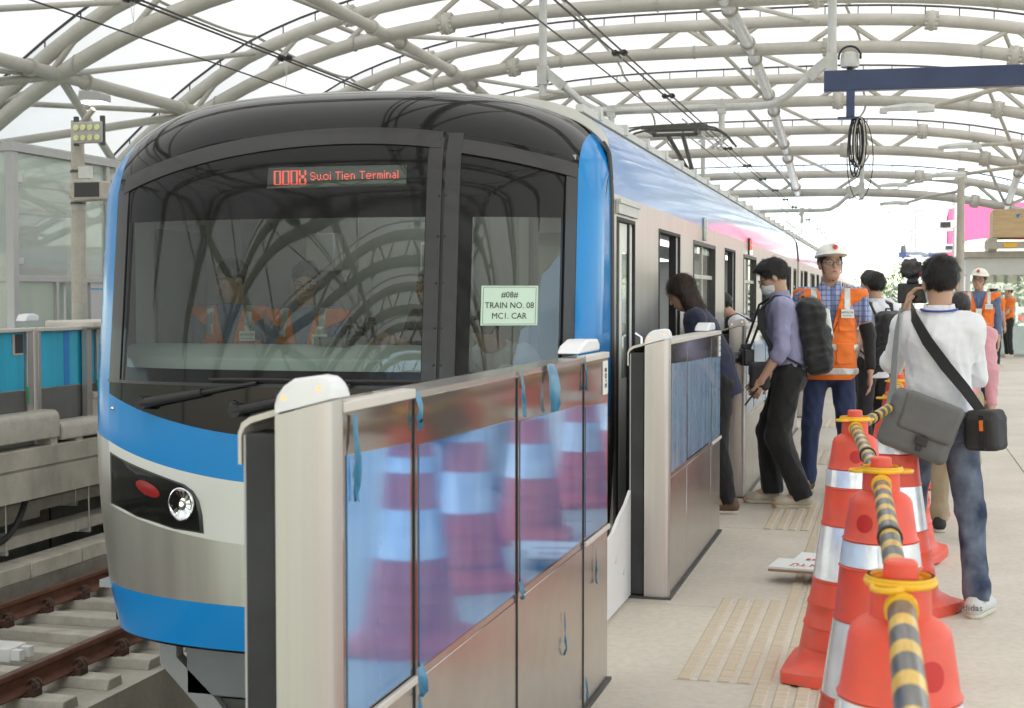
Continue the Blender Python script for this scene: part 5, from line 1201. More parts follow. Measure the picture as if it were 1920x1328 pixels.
# broad leaved tree seen through the kiosk
def tree(x, y, z, h, r, label, seed):
    o = empty('tree', (x, y, z), label=label, cat='tree'); rs = np.random.RandomState(seed)
    m = MB(); m.tube([(0, 0, 0), (.1, 0, h*.35), (.0, .1, h*.6)], [.28, .2, .1], 8)
    for k in range(7):
        t = rs.uniform(0, 6.28); m.tube([(.05, 0, h*(.35+.05*k)), (r*.5*math.cos(t), r*.5*math.sin(t), h*(.5+.06*k))], [.09, .03], 6)
    m.build('trunk', M('bark', (.12, .085, .06), .9, var=.3, vs=10), o)
    nb = 26; cs = rs.normal(size=(nb, 3)) * np.array([r*.45, r*.45, h*.17]) + np.array([0, 0, h*.68]); N_ = 5200
    c = cs[rs.randint(nb, size=N_)] + rs.normal(size=(N_, 3)) * r * .16
    a = rs.normal(size=(N_, 3)); a /= np.linalg.norm(a, axis=1, keepdims=True); b2 = np.cross(a, rs.normal(size=(N_, 3))); b2 /= np.linalg.norm(b2, axis=1, keepdims=True); s = rs.uniform(.10, .2, (N_, 1))
    V = np.stack([c - a*s, c + b2*s*.5, c + a*s, c - b2*s*.5], 1).reshape(-1, 3); me = bpy.data.meshes.new('crown'); me.from_pydata(V.tolist(), [], [(4*i, 4*i+1, 4*i+2, 4*i+3) for i in range(N_)])
    link('crown', me, o, M('leaf', (.075, .13, .025), .6, var=.5, vs=1.5))
tree(9.2, 78, -9, 14.5, 4.2, 'bright green tree seen through the kiosk glass', 2)
tree(-1.5, 150, -9, 12.5, 5, 'distant green tree beyond the platform end between the heads', 5)
# ================================================================== PEOPLE (implicit surfaces turned into meshes)
def unit(v): v = np.asarray(v, float); return v / (np.linalg.norm(v) + 1e-9)
class Field:
    """signed distance sampled on a grid, primitives blended smoothly"""
    def __init__(s, lo, hi, h):
        s.lo = np.asarray(lo, float); s.h = h; s.n = np.maximum(np.ceil((np.asarray(hi, float) - s.lo) / h).astype(int) + 1, 2)
        s.ax = [(s.lo[i] + h*np.arange(s.n[i])).astype(np.float32) for i in range(3)]
        s.v = np.full(s.n, .25, np.float32)
    def sub(s, lo, hi):
        sl = []
        for i in range(3):
            a = int(max(0, math.floor((lo[i]-s.lo[i])/s.h))); b = int(min(s.n[i], math.ceil((hi[i]-s.lo[i])/s.h) + 1)); sl.append(slice(a, max(b, a)))
        return tuple(sl), s.ax[0][sl[0]][:, None, None], s.ax[1][sl[1]][None, :, None], s.ax[2][sl[2]][None, None, :]
    def put(s, lo, hi, fn, k, op='add'):
        mg = k + 3*s.h + .02; sl, X, Y, Z = s.sub(np.asarray(lo)-mg, np.asarray(hi)+mg)
        if any(q.stop <= q.start for q in sl): return s
        d = fn(X, Y, Z).astype(np.float32); v = s.v[sl]
        if op == 'add':
            if k > 0: hh = np.clip(.5 + .5*(v-d)/k, 0, 1); r = v*(1-hh) + d*hh - k*hh*(1-hh)
            else: r = np.minimum(v, d)
        else:
            d = -d
            if k > 0: hh = np.clip(.5 - .5*(v-d)/k, 0, 1); r = v*(1-hh) + d*hh + k*hh*(1-hh)
            else: r = np.maximum(v, d)
        s.v[sl] = r; return s
    def cap(s, a, b, ra, rb, k=.02, op='add'):
        a, b = np.asarray(a, float), np.asarray(b, float); d = b - a; dd = float(d @ d) + 1e-9; R = max(ra, rb)
        def fn(X, Y, Z):
            px, py, pz = X-a[0], Y-a[1], Z-a[2]; t = np.clip((px*d[0]+py*d[1]+pz*d[2])/dd, 0, 1)
            return np.sqrt((px-t*d[0])**2 + (py-t*d[1])**2 + (pz-t*d[2])**2) - (ra + (rb-ra)*t)
        return s.put(np.minimum(a, b)-R, np.maximum(a, b)+R, fn, k, op)
    def ecap(s, a, b, la, sa, lb_, sb, lat, k=.03, op='add'):
        """tapered capsule of elliptic section: la/sa lateral and sagittal radii at a, lb/sb at b"""
        a, b = np.asarray(a, float), np.asarray(b, float); d = b - a; L = np.linalg.norm(d); w = d/L; lat = unit(np.asarray(lat, float) - w*np.dot(lat, w)); sg = np.cross(w, lat); R = max(la, lb_, sa, sb)
        def fn(X, Y, Z):
            px, py, pz = X-a[0], Y-a[1], Z-a[2]; hgt = px*w[0]+py*w[1]+pz*w[2]; t = np.clip(hgt/L, 0, 1)
            l = px*lat[0]+py*lat[1]+pz*lat[2]; g = px*sg[0]+py*sg[1]+pz*sg[2]; e = hgt - t*L
            rl = la+(lb_-la)*t; rs = sa+(sb-sa)*t; m_ = np.minimum(rl, rs)
            q = np.sqrt((l/rl)**2 + (g/rs)**2 + (e/m_)**2); return (q-1)*m_
        return s.put(np.minimum(a, b)-R, np.maximum(a, b)+R, fn, k, op)
    def ell(s, c, r, fr, k=.015, op='add'):
        c = np.asarray(c, float); R = max(r)
        def fn(X, Y, Z):
            px, py, pz = X-c[0], Y-c[1], Z-c[2]; q = 0; g = 0
            for ax, rr in zip(fr, r):
                t = (px*ax[0]+py*ax[1]+pz*ax[2])/rr; q = q + t*t; g = g + (t/rr)**2
            q = np.sqrt(q); return q*(q-1)/np.maximum(np.sqrt(g), 1e-4)
        return s.put(c-R, c+R, fn, k, op)
    def box(s, c, hs, r, fr, k=.01, op='add'):
        c = np.asarray(c, float); R = np.linalg.norm(hs)
        def fn(X, Y, Z):
            px, py, pz = X-c[0], Y-c[1], Z-c[2]; qs = [np.abs(px*ax[0]+py*ax[1]+pz*ax[2]) - (hh-r) for ax, hh in zip(fr, hs)]
            o = np.sqrt(sum(np.maximum(q, 0)**2 for q in qs)); return o + np.minimum(np.maximum(np.maximum(qs[0], qs[1]), qs[2]), 0) - r
        return s.put(c-R, c+R, fn, k, op)
    def cut(s, p, n):      # remove the side that n points to
        n = unit(n); p = np.asarray(p, float)
        X, Y, Z = s.ax[0][:, None, None], s.ax[1][None, :, None], s.ax[2][None, None, :]
        s.v = np.maximum(s.v, ((X-p[0])*n[0] + (Y-p[1])*n[1] + (Z-p[2])*n[2]).astype(np.float32)); return s
    def fn(s, f):
        X, Y, Z = s.ax[0][:, None, None], s.ax[1][None, :, None], s.ax[2][None, None, :]
        s.v = f(s.v, X, Y, Z).astype(np.float32); return s
    def copy(s):
        o = Field.__new__(Field); o.__dict__.update(s.__dict__); o.v = s.v.copy(); return o
    def folds(s, amp, seed, fz=26., fx=14.):
        r = np.random.RandomState(seed)
        def f(v, X, Y, Z):
            w = 0
            for i in range(9):
                oc = 1.0 if i < 5 else 2.0; a = r.normal(size=3); a /= np.linalg.norm(a); ph = r.uniform(0, 6.28, 2); q = oc*(a[0]*fx*X + a[1]*fx*Y + a[2]*fz*Z)
                t = np.sin(q*1.6 + ph[0] + 1.8*np.sin(oc*(13*X*a[1] + 10*Z*a[0] + 11*Y*a[2]) + ph[1])); w = w - (1.0 if i < 5 else .5)*(1.3*np.maximum(t, 0)**2.5 - .25)
            return v + (amp/3.)*w
        return s.fn(f)
    def mesh(s, name):
        v = s.v.copy()
        v[0] = v[-1] = .05; v[:, 0] = v[:, -1] = .05; v[:, :, 0] = v[:, :, -1] = .05
        S = v < 0; n = s.n
        act = np.zeros(n-1, bool); acc = None
        def cs(di, dj, dk): return (slice(di, n[0]-1+di), slice(dj, n[1]-1+dj), slice(dk, n[2]-1+dk))
        c8 = [S[cs(i, j, k)] for i in (0, 1) for j in (0, 1) for k in (0, 1)]
        sm = sum(c.astype(np.uint8) for c in c8); act = (sm > 0) & (sm < 8); I = np.argwhere(act)
        if len(I) == 0: return bpy.data.meshes.new(name)
        idx = np.full(n-1, -1, np.int64); idx[act] = np.arange(len(I))
        acc = np.zeros((len(I), 3)); cnt = np.zeros(len(I))
        for ax in range(3):
            o1, o2 = [q for q in range(3) if q != ax]
            for b1 in (0, 1):
                for b2 in (0, 1):
                    p = I.copy(); p[:, o1] += b1; p[:, o2] += b2; q = p.copy(); q[:, ax] += 1
                    va = v[p[:, 0], p[:, 1], p[:, 2]]; vb = v[q[:, 0], q[:, 1], q[:, 2]]; m = (va < 0) != (vb < 0); t = va/np.where(m, va-vb, 1)
                    pos = np.zeros((len(I), 3)); pos[:, o1] = b1; pos[:, o2] = b2; pos[:, ax] = t
                    acc[m] += pos[m]; cnt[m] += 1
        V = s.lo + s.h*(I + acc/cnt[:, None])
        F = []
        for ax in range(3):
            o1, o2 = [(1, 2), (2, 0), (0, 1)][ax]
            sl0 = [slice(None)]*3; sl1 = [slice(None)]*3; sl0[ax] = slice(0, n[ax]-1); sl1[ax] = slice(1, n[ax])
            a = S[tuple(sl0)]; b = S[tuple(sl1)]; E = np.argwhere(a != b); ok = (E[:, o1] > 0) & (E[:, o2] > 0) & (E[:, o1] < n[o1]-1) & (E[:, o2] < n[o2]-1); E = E[ok]
            ins = a[E[:, 0], E[:, 1], E[:, 2]]
            def cell(d1, d2): q = E.copy(); q[:, o1] -= d1; q[:, o2] -= d2; return idx[q[:, 0], q[:, 1], q[:, 2]]
            Q = np.stack([cell(1, 1), cell(0, 1), cell(0, 0), cell(1, 0)], 1); Q[~ins] = Q[~ins][:, ::-1]; F.append(Q)
        F = np.concatenate(F); F = F[(F >= 0).all(1)]
        me = bpy.data.meshes.new(name); me.vertices.add(len(V)); me.vertices.foreach_set('co', V.astype(np.float32).ravel())
        me.loops.add(F.size); me.loops.foreach_set('vertex_index', F.ravel().astype(np.int32)); me.polygons.add(len(F)); me.polygons.foreach_set('loop_start', np.arange(0, F.size, 4, dtype=np.int32))
        me.update(calc_edges=True); me.shade_smooth(); return me

MT['skin'] = M('skin', (.52, .31, .215), .52, var=.08, vs=9, sss=.06, bump=.02, bs=120)
MT['skin2'] = M('skin_tanned', (.42, .235, .155), .52, var=.08, vs=9, sss=.06, bump=.02, bs=120)
MT['hair'] = M('black_hair', (.014, .011, .010), .42, var=.5, vs=40, bump=.9, bs=90, stretch=(1.6, 1.6, .35))
MT['hairbrown'] = M('brown_hair', (.040, .018, .012), .38, var=.55, vs=30, bump=.9, bs=110, stretch=(1.6, 1.6, .15))
def cloth(name, col, rough=.85, var=.10, bump=.12, bs=70): return M(name, col, rough, var=var, vs=5, bump=bump, bs=bs, sheen=.15, fine=(260, .10))
MT['orange'] = cloth('orange_vest', (.86, .185, .018), .75, .10)
MT['silver'] = M('reflective_tape', (.60, .60, .57), .35, metal=.4, var=.12, vs=20)
MT['lilac'] = cloth('lilac_shirt', (.30, .30, .47), .85, .06)
MT['bluegrey'] = cloth('blue_grey_shirt', (.12, .17, .30))
MT['whitec'] = cloth('white_cotton', (.78, .78, .82), .85, .03, .06)
MT['blackc'] = cloth('black_cloth', (.013, .013, .014), .85, .2)
MT['navyc'] = cloth('navy_cloth', (.018, .022, .055), .85, .2)
MT['jeansdark'] = cloth('dark_blue_trousers', (.022, .036, .10), .85, .2)
MT['pink'] = cloth('pink_shirt', (.66, .32, .36))
MT['khaki'] = cloth('khaki_trousers', (.42, .34, .22))
MT['pack'] = cloth('black_nylon', (.020, .020, .022), .7, .25)
MT['packred'] = cloth('red_nylon', (.45, .02, .04), .7)
MT['bag'] = M('grey_bag_leather', (.125, .125, .122), .55, var=.12, vs=8, bump=.06, bs=90)
MT['bagdark'] = M('dark_bag', (.035, .034, .033), .7, var=.25, vs=10, bump=.1, bs=90)
MT['beigeshoe'] = M('beige_shoe', (.55, .50, .40), .7, var=.12, vs=12)
MT['sole'] = M('pale_sole', (.62, .56, .45), .7)
MT['brownshoe'] = M('brown_boot', (.14, .085, .045), .7, var=.2)
MT['helmet'] = M('white_helmet', (.80, .785, .71), .32, var=.03, coat=.3)
MT['mask'] = M('face_mask', (.70, .71, .70), .85, var=.05, bump=.1, bs=60)
MT['lips'] = M('lips', (.40, .14, .12), .5)
MT['eyew'] = M('eye_white', (.45, .42, .39), .3); MT['eyed'] = M('iris', (.015, .010, .008), .1)
def jeans_mat():
    m, nt, N, L, b = _nodes('washed_denim'); b.inputs['Roughness'].default_value = .9
    g = N.new('ShaderNodeNewGeometry'); n = N.new('ShaderNodeTexNoise'); n.inputs['Scale'].default_value = 5.; n.inputs['Detail'].default_value = 5; L.new(g.outputs['Position'], n.inputs['Vector'])
    r = N.new('ShaderNodeValToRGB'); r.color_ramp.elements[0].position = .42; r.color_ramp.elements[0].color = (.022, .034, .068, 1); r.color_ramp.elements[1].position = .66; r.color_ramp.elements[1].color = (.17, .20, .26, 1)
    L.new(n.outputs['Fac'], r.inputs[0]); L.new(r.outputs[0], b.inputs['Base Color'])
    n2 = N.new('ShaderNodeTexNoise'); n2.inputs['Scale'].default_value = 300; L.new(g.outputs['Position'], n2.inputs['Vector']); bp = N.new('ShaderNodeBump'); bp.inputs['Strength'].default_value = .2; bp.inputs['Distance'].default_value = .004; L.new(n2.outputs['Fac'], bp.inputs['Height']); L.new(bp.outputs[0], b.inputs['Normal']); return m
MT['denim'] = jeans_mat()
def plaid_mat():
    m, nt, N, L, b = _nodes('plaid_shirt'); b.inputs['Roughness'].default_value = .85
    tc = N.new('ShaderNodeTexCoord'); sp = N.new('ShaderNodeSeparateXYZ'); L.new(tc.outputs['Object'], sp.inputs[0])
    def band(o, f, w):
        a = N.new('ShaderNodeMath'); a.operation = 'MULTIPLY'; a.inputs[1].default_value = f; L.new(o, a.inputs[0]); c = N.new('ShaderNodeMath'); c.operation = 'FRACT'; L.new(a.outputs[0], c.inputs[0])
        d = N.new('ShaderNodeMath'); d.operation = 'LESS_THAN'; d.inputs[1].default_value = w; L.new(c.outputs[0], d.inputs[0]); return d.outputs[0]
    s_ = N.new('ShaderNodeMath'); s_.operation = 'ADD'; L.new(band(sp.outputs[0], 30, .22), s_.inputs[0]); L.new(band(sp.outputs[2], 26, .22), s_.inputs[1])
    s2 = N.new('ShaderNodeMath'); s2.operation = 'ADD'; L.new(s_.outputs[0], s2.inputs[0]); L.new(band(sp.outputs[0], 9, .3), s2.inputs[1])
    r = N.new('ShaderNodeValToRGB'); e = r.color_ramp.elements; e[0].color = (.34, .40, .62, 1); e[1].position = .9; e[1].color = (.06, .08, .18, 1); q = e.new(.34); q.color = (.15, .19, .36, 1)
    dv = N.new('ShaderNodeMath'); dv.operation = 'DIVIDE'; dv.inputs[1].default_value = 3; L.new(s2.outputs[0], dv.inputs[0]); L.new(dv.outputs[0], r.inputs[0]); L.new(r.outputs[0], b.inputs['Base Color']); return m
MT['plaid'] = plaid_mat()

def rotz(v, a): c, s = math.cos(a), math.sin(a); return np.array([v[0]*c - v[1]*s, v[0]*s + v[1]*c, v[2]])
def pose(**kw):
    """joints for a figure of 1.75 m facing -Y; the person's left is +X"""
    J = dict(pel=(0, 0, .95), waist=(0, .0, 1.10), chest=(0, .01, 1.32), neck=(0, .015, 1.475), head=(0, -.012, 1.625),
             lsh=(.185, .015, 1.42), rsh=(-.185, .015, 1.42), lel=(.225, .03, 1.13), rel=(-.225, .03, 1.13), lwr=(.235, -.04, .885), rwr=(-.235, -.04, .885),
             lhd=(.235, -.07, .80), rhd=(-.235, -.07, .80), lhip=(.09, 0, .92), rhip=(-.09, 0, .92), lkn=(.10, -.015, .50), rkn=(-.10, -.015, .50), lan=(.105, .03, .09), ran=(-.105, .03, .09),
             ltoe=(.135, -.14, .03), rtoe=(-.135, -.14, .03), hyaw=0., hpitch=0., hroll=0., lat=(1, 0, 0))
    J.update(kw); return {k: (np.array(v, float) if isinstance(v, (tuple, list, np.ndarray)) else v) for k, v in J.items()}
def lean(J, deg, head=None, side=0.):
    """bend everything above the pelvis forward by deg"""
    a = rad(deg); p = J['pel']
    for k in ('waist', 'chest', 'neck', 'head', 'lsh', 'rsh', 'lel', 'rel', 'lwr', 'rwr', 'lhd', 'rhd'):
        f = .55 if k == 'waist' else 1.0
        d = J[k] - p; y, z = d[1], d[2]; aa = a*f
        J[k] = p + np.array([d[0] + side*z, y*math.cos(aa) - z*math.sin(aa), y*math.sin(aa) + z*math.cos(aa)])
    J['hpitch'] += deg if head is None else head; return J
def hframe(J):
    f = np.array([0, -1, 0.]); u = np.array([0, 0, 1.]); x = np.array([1., 0, 0])
    R = (Matrix.Rotation(rad(J['hyaw']), 3, 'Z') @ Matrix.Rotation(rad(J['hpitch']), 3, 'X') @ Matrix.Rotation(rad(J['hroll']), 3, 'Y'))
    R = np.array(R); return R @ x, R @ f, R @ u
def person(label, loc, rz, H, J, hair='short', helmet=False, top='whitec', sleeve='short', bottom='blackc', shoe='beigeshoe', vest=False, glasses=False, mask=False, h=.0085, lower=True, jacket=False, grips=(), skin='skin', collar=None, extra=None, tuck=True, seed=1, full_face=True, untuck_len=.16, baggy=0., fold=1.0, strands=0):
    sc = H / 1.75
    o = empty('person', loc, rz, label=label, cat='person')
    pts = np.array([J[k] for k in J if isinstance(J[k], np.ndarray) and k != 'lat'])
    lo = pts.min(0) - .2; hi = pts.max(0) + .2; lo[2] = max(lo[2], -.03)
    x, f, u = hframe(J); hc = J['head']; lat = unit(J['rsh'] - J['lsh']) * -1
    def HP(a, b, c): return hc + x*a + f*b + u*c
    S = 1.0
    def done(fld, name, mat, parent=o):
        me = fld.mesh(name); me.transform(Matrix.Scale(sc, 4)); return link(name, me, parent, MT[mat] if isinstance(mat, str) else mat)
    # ---------- body, one continuous mesh
    B = Field(lo, hi, h)
    B.ecap(J['pel'], J['waist'], .135, .095, .118, .085, lat).ecap(J['waist'], J['chest'], .118, .085, .14, .098, lat)
    B.cap(J['lsh'], J['rsh'], .055, .055, .05).cap(J['neck'] - u*.03, HP(0, -.015, -.06), .056, .052, .03)
    for s_ in ('l', 'r'):
        B.cap(J[s_+'sh'], J[s_+'el'], .047, .038, .03).cap(J[s_+'el'], J[s_+'wr'], .037, .026, .02)
        B.cap(J[s_+'hip'], J[s_+'kn'], .075, .052, .03).cap(J[s_+'kn'], J[s_+'an'], .05, .036, .02).cap(J[s_+'an'], J[s_+'toe'], .036, .03, .02)
        w, hd = J[s_+'wr'], J[s_+'hd']; d = unit(hd - w); side = unit(np.cross(d, (0, 1, .01))) if abs(d[1]) < .9 else np.array([1., 0, 0])
        ins = side if np.dot(side, (J['pel'] - w)) > 0 else -side; thick = np.cross(d, side)
        pm = w + d*.055
        B.box(pm, (.052, .038, .015), .013, (d, thick, side), .012)
        cur = 1.0 if s_ in grips else .35
        for q in range(4):
            b0 = pm + d*.045 + thick*(-.029 + .0195*q); L1 = (.036, .042, .04, .032)[q]
            d1 = unit(d + ins*cur*.55); d2 = unit(d + ins*cur*1.9 - d*.3*cur)
            B.cap(b0, b0 + d1*L1, .0092, .0085, .004).cap(b0 + d1*L1, b0 + d1*L1 + d2*L1*.85, .0085, .0075, .003)
        t0 = w + d*.03 + thick*-.032; B.cap(t0, t0 + unit(d*.8 - thick*.6 + ins*.25)*.04, .012, .010, .008).cap(t0 + unit(d*.8 - thick*.6 + ins*.25)*.04, t0 + unit(d*.8 - thick*.6 + ins*.25)*.04 + unit(d + ins*.5*cur)*.03, .010, .0085, .003)
    fr = (x, f, u)
    B.ell(HP(0, -.012, .033), (.076, .094, .088), fr).ell(HP(0, .026, -.035), (.061, .066, .088), fr, .03).ell(HP(0, .044, -.083), (.042, .040, .034), fr, .025)
    if full_face:
        B.cap(HP(0, .088, .006), HP(0, .107, -.03), .007, .012, .012).cap(HP(-.034, .078, .02), HP(.034, .078, .02), .011, .011, .015)
        B.cap(HP(-.018, .089, -.062), HP(.018, .089, -.062), .009, .009, .01)
        for s_ in (-1, 1):
            B.ell(HP(.04*s_, .055, -.02), (.022, .024, .022), fr, .02).ell(HP(.031*s_, .094, .003), (.017, .011, .009), fr, .008, 'sub')
    for s_ in (-1, 1): B.ell(HP(.076*s_, -.006, -.008), (.011, .02, .032), (unit(x + f*.25*s_*-1), f, u), .008)
    done(B, 'body', skin)
    if full_face and not mask or glasses:
        for s_ in (-1, 1):
            m = MB(); c = HP(.031*s_, .083, .003)*sc; m.sphere(c, (.0125*sc, .0075*sc, .0048*sc), 10, 8); e_ = m.build('eye', MT['eyew'], o, smooth=180)
            m = MB(); c = HP(.031*s_, .0875, .003)*sc; m.sphere(c, (.0052*sc, .0042*sc, .0048*sc), 8, 6); m.build('iris', MT['eyed'], e_, smooth=180)
            m = MB(); m.tube([HP(.014*s_, .088, .023)*sc, HP(.033*s_, .084, .030)*sc, HP(.052*s_, .068, .024)*sc], [.004*sc, .0045*sc, .002*sc], 6); m.build('eyebrow', MT['hair'], o)
        if not mask: m = MB(); m.tube([HP(-.023, .086, -.062)*sc, HP(-.008, .0985, -.060)*sc, HP(.008, .0985, -.060)*sc, HP(.023, .086, -.062)*sc], [.002*sc, .0055*sc, .0055*sc, .002*sc], 8); m.build('lips', MT['lips'], o, smooth=60)
    # ---------- hair, helmet, glasses, mask
    hl, hh_ = hc - .24, hc + .24
    if hair:
        Hf = Field(hl - (0, 0, .2 if hair == 'long' else 0), hh_, .0075)
        Hf.ell(HP(0, -.016, .042), (.086, .104, .094), fr)
        if hair == 'bushy': Hf.ell(HP(0, .012, .078), (.078, .098, .054), fr, .02)
        if hair == 'long':
            for a, b in ((-.055, -.02), (.055, -.02), (0, -.055), (-.03, -.05), (.03, -.05)): Hf.cap(HP(a, b, .02), HP(a*1.35, b*1.0+.01, -.19), .05, .045, .03)
        kk = (.95, -1.0); n_ = unit(f*1.0 - u*.95)
        if hair == 'long':
            Hf.ell(HP(0, .085, -.06), (.062, .075, .115), fr, .01, 'sub').cut(HP(0, 0, -.205), -u)
        else: Hf.cut(HP(0, .06, .042), n_).cut(HP(0, 0, -.066), unit(-u + f*.25))
        r = np.random.RandomState(seed)
        ph = r.uniform(0, 6, 6)
        Hf.fn(lambda v, X, Y, Z: v + (.0018 if hair != 'long' else .0015)*(np.sin(95*X + 40*Z + ph[0] + 2*np.sin(50*Y)) + np.sin(80*Y - 45*Z + ph[1] + 2*np.sin(60*X)) + .8*np.sin(120*Z*(hair != 'long') + 70*X + ph[2])))
        if helmet: Hf.cut(HP(0, 0, .05), u)
        hobj = done(Hf, 'hair', 'hairbrown' if hair == 'long' else 'hair')
        if strands:
            me0 = hobj.data; nv = len(me0.vertices); co = np.empty(nv*3, np.float32); me0.vertices.foreach_get('co', co); co = co.reshape(-1, 3).astype(float); no = np.empty(nv*3, np.float32); me0.vertex_normals.foreach_get('vector', no); no = no.reshape(-1, 3).astype(float)
            r2 = np.random.RandomState(seed + 50); pk = r2.randint(nv, size=strands); p = co[pk]; n_ = no[pk]
            crown = (hc + u*.10 - f*.03)*sc; fl = p - crown; fl = fl/(np.linalg.norm(fl, axis=1, keepdims=True) + 1e-6) + (-u*.9 if hair == 'long' else -u*.25 + f*.25) + r2.normal(size=(strands, 3))*.38; fl -= n_*np.sum(fl*n_, 1, keepdims=True); fl /= np.linalg.norm(fl, axis=1, keepdims=True) + 1e-6
            ln = r2.uniform(.018, .042, (strands, 1))*(1.8 if hair == 'long' else 1); sd2 = np.cross(fl, n_); wd = r2.uniform(.0007, .0014, (strands, 1)); lift = r2.uniform(.001, .007, (strands, 1))
            V = np.stack([p - sd2*wd, p + sd2*wd, p + fl*ln*.55 + n_*lift + sd2*wd*.7, p + fl*ln*.55 + n_*lift - sd2*wd*.7, p + fl*ln + n_*lift*.9], 1).reshape(-1, 3)
            F_ = []
            for i in range(strands): F_ += [(5*i, 5*i+1, 5*i+2, 5*i+3), (5*i+3, 5*i+2, 5*i+4)]
            me2 = bpy.data.meshes.new('hair_strands'); me2.from_pydata(V.tolist(), [], F_); so = link('hair_strands', me2, hobj, MT['hairbrown' if hair == 'long' else 'hair']); so['kind'] = 'stuff'
    if helmet:
        W_ = Field(hl, hh_ + .03, .006); W_.ell(HP(0, -.004, .055), (.103, .128, .098), fr).cut(HP(0, 0, .058), -u)
        W_.ell(HP(0, .022, .058), (.113, .158, .011), fr, .012).cap(HP(0, -.10, .105), HP(0, .09, .13), .018, .016, .02)
        W_.fn(lambda v, X, Y, Z: v); hm = done(W_, 'helmet', 'helmet')
        m = MB(); c = HP(0, .116, .108)*sc; nf = unit(f*.86 + u*.5)
        a, b = x, np.cross(nf, x)*-1
        for rr_, w_ in ((.017, .0035), (.007, .005)): m.tube([c + nf*.004 + (a*math.cos(t) + b*math.sin(t))*rr_*sc for t in np.linspace(0, 6.283, 13)[:-1]], w_*sc, 5, closed=True)
        m.build('helmet_emblem', MT['inkred'], hm)
        m = MB(); m.tube([HP(-.078, .02, .04)*sc, HP(-.066, .04, -.06)*sc, HP(0, .06, -.125)*sc, HP(.066, .04, -.06)*sc, HP(.078, .02, .04)*sc], .0035*sc, 5); m.build('chin_strap', MT['blackc'], o) if seed % 2 else None
    if glasses:
        m = MB()
        for s_ in (-1, 1): m.tube([(HP(.034*s_ + .026*math.cos(t), .106 - .012*abs(math.cos(t))*(1 if math.cos(t)*s_ > 0 else 0), .0 + .018*math.sin(t)))*sc for t in np.linspace(0, 6.283, 15)[:-1]], .0022*sc, 5, closed=True); m.tube([HP(.06*s_, .096, .006)*sc, HP(.078*s_, .02, .006)*sc, HP(.08*s_, -.02, -.005)*sc], .002*sc, 5)
        m.tube([HP(-.009, .108, .004)*sc, HP(.009, .108, .004)*sc], .002*sc, 5); gl = m.build('glasses', MT['black'], o)
        m = MB()
        for s_ in (-1, 1): n0 = len(m.v); ring = [(HP(.034*s_ + .025*math.cos(t), .105 - .010*abs(math.cos(t))*(1 if math.cos(t)*s_ > 0 else 0), .0 + .017*math.sin(t)))*sc for t in np.linspace(0, 6.283, 15)[:-1]]; m.add(ring, [tuple(range(14))])
        m.build('lens', MT['glass'], gl)
    if mask:
        K = Field(hl, hh_, .006); K.ell(HP(0, .045, -.062), (.062, .072, .062), fr).cut(HP(0, .02, 0), -f + u*.0).cut(HP(0, .11, -.012), u - f*.1).folds(.003, 3, 90, 20); mk = done(K, 'face_mask', 'mask')
        m = MB(); [m.tube([HP(.056*s_, .05, z)*sc, HP(.078*s_, .0, -.02)*sc], .002*sc, 4) for s_ in (-1, 1) for z in (-.03, -.09)]; m.build('ear_loop', MT['mask'], mk)
    # ---------- top garment
    up = unit(J['neck'] - J['pel'])
    T = Field(lo, hi, h)
    inf = .018
    T.ecap(J['pel'] + up*.02, J['waist'], .135+inf, .10+inf, .125+inf, .092+inf, lat, .04).ecap(J['waist'], J['chest'] + up*.01, .125+inf, .092+inf, .15+inf, .105+inf, lat, .05)
    T.cap(J['lsh'] - up*.010, J['rsh'] - up*.010, .068, .068, .06).ecap(J['chest'], J['neck'] - up*.015, .13, .09, .075, .065, lat, .05)
    frac = {'short': .62, 'elbow': 1.12, 'long': 1.95, 'roll': 1.25}[sleeve]
    for s_ in ('l', 'r'):
        a, b, c = J[s_+'sh'], J[s_+'el'], J[s_+'wr']
        if frac <= 1: T.cap(a, a + (b-a)*frac, .064, .058, .045)
        else: T.cap(a, b, .062, .052, .045).cap(b, b + (c-b)*(frac-1), .051, .044 if sleeve != 'long' else .036, .025)
        e = a + (b-a)*frac if frac <= 1 else b + (c-b)*(frac-1); dd = unit(b-a) if frac <= 1 else unit(c-b)
        R_ = .085
        T.put(e - .09, e + .09, lambda X, Y, Z, e=e, dd=dd: np.maximum(np.sqrt((X-e[0]-dd[0]*.07)**2 + (Y-e[1]-dd[1]*.07)**2 + (Z-e[2]-dd[2]*.07)**2) - .08, -((X-e[0])*dd[0] + (Y-e[1])*dd[1] + (Z-e[2])*dd[2])), 0, 'sub')
        if sleeve == 'roll': T.cap(e - dd*.03, e - dd*.008, .052, .052, .008)
    T.folds((.010 if not jacket else .007)*fold, seed + 3, 20, 34)
    hem = J['pel'] - up*(.0 if tuck else untuck_len - .02)
    if not tuck: T.ecap(J['pel'] - up*(untuck_len), J['pel'], .15, .118, .148, .112, lat, .03)
    T.cut(hem, -up).cut(J['neck'] + up*.012, up)
    T.cap(J['neck'] - up*.03, J['neck'] + up*.12 + f*.012, .060, .068, .0, 'sub') if False else None
    topo = done(T, 'shirt' if not jacket else 'jacket', top)
    if collar:
        K = Field(J['neck'] - .16, J['neck'] + .16, .006); nb = J['neck'] + up*.012
        K.ecap(nb - up*.02, nb + up*.028, .083, .078, .074, .070, lat, .0).ecap(nb - up*.05, nb + up*.07, .072, .067, .066, .062, lat, .004, 'sub').cut(nb + up*.035, up).cut(nb - up*.03, -up)
        ff = unit(np.array([0, -1, 0.]))
        K.fn(lambda v, X, Y, Z: np.maximum(v, -(np.maximum(np.abs(X-nb[0]) - np.maximum(.012 + (Z-nb[2]+.02)*.55, .004), (Y-nb[1])) ))) if abs(J.get('torso_yaw', 0)) < 1 else None
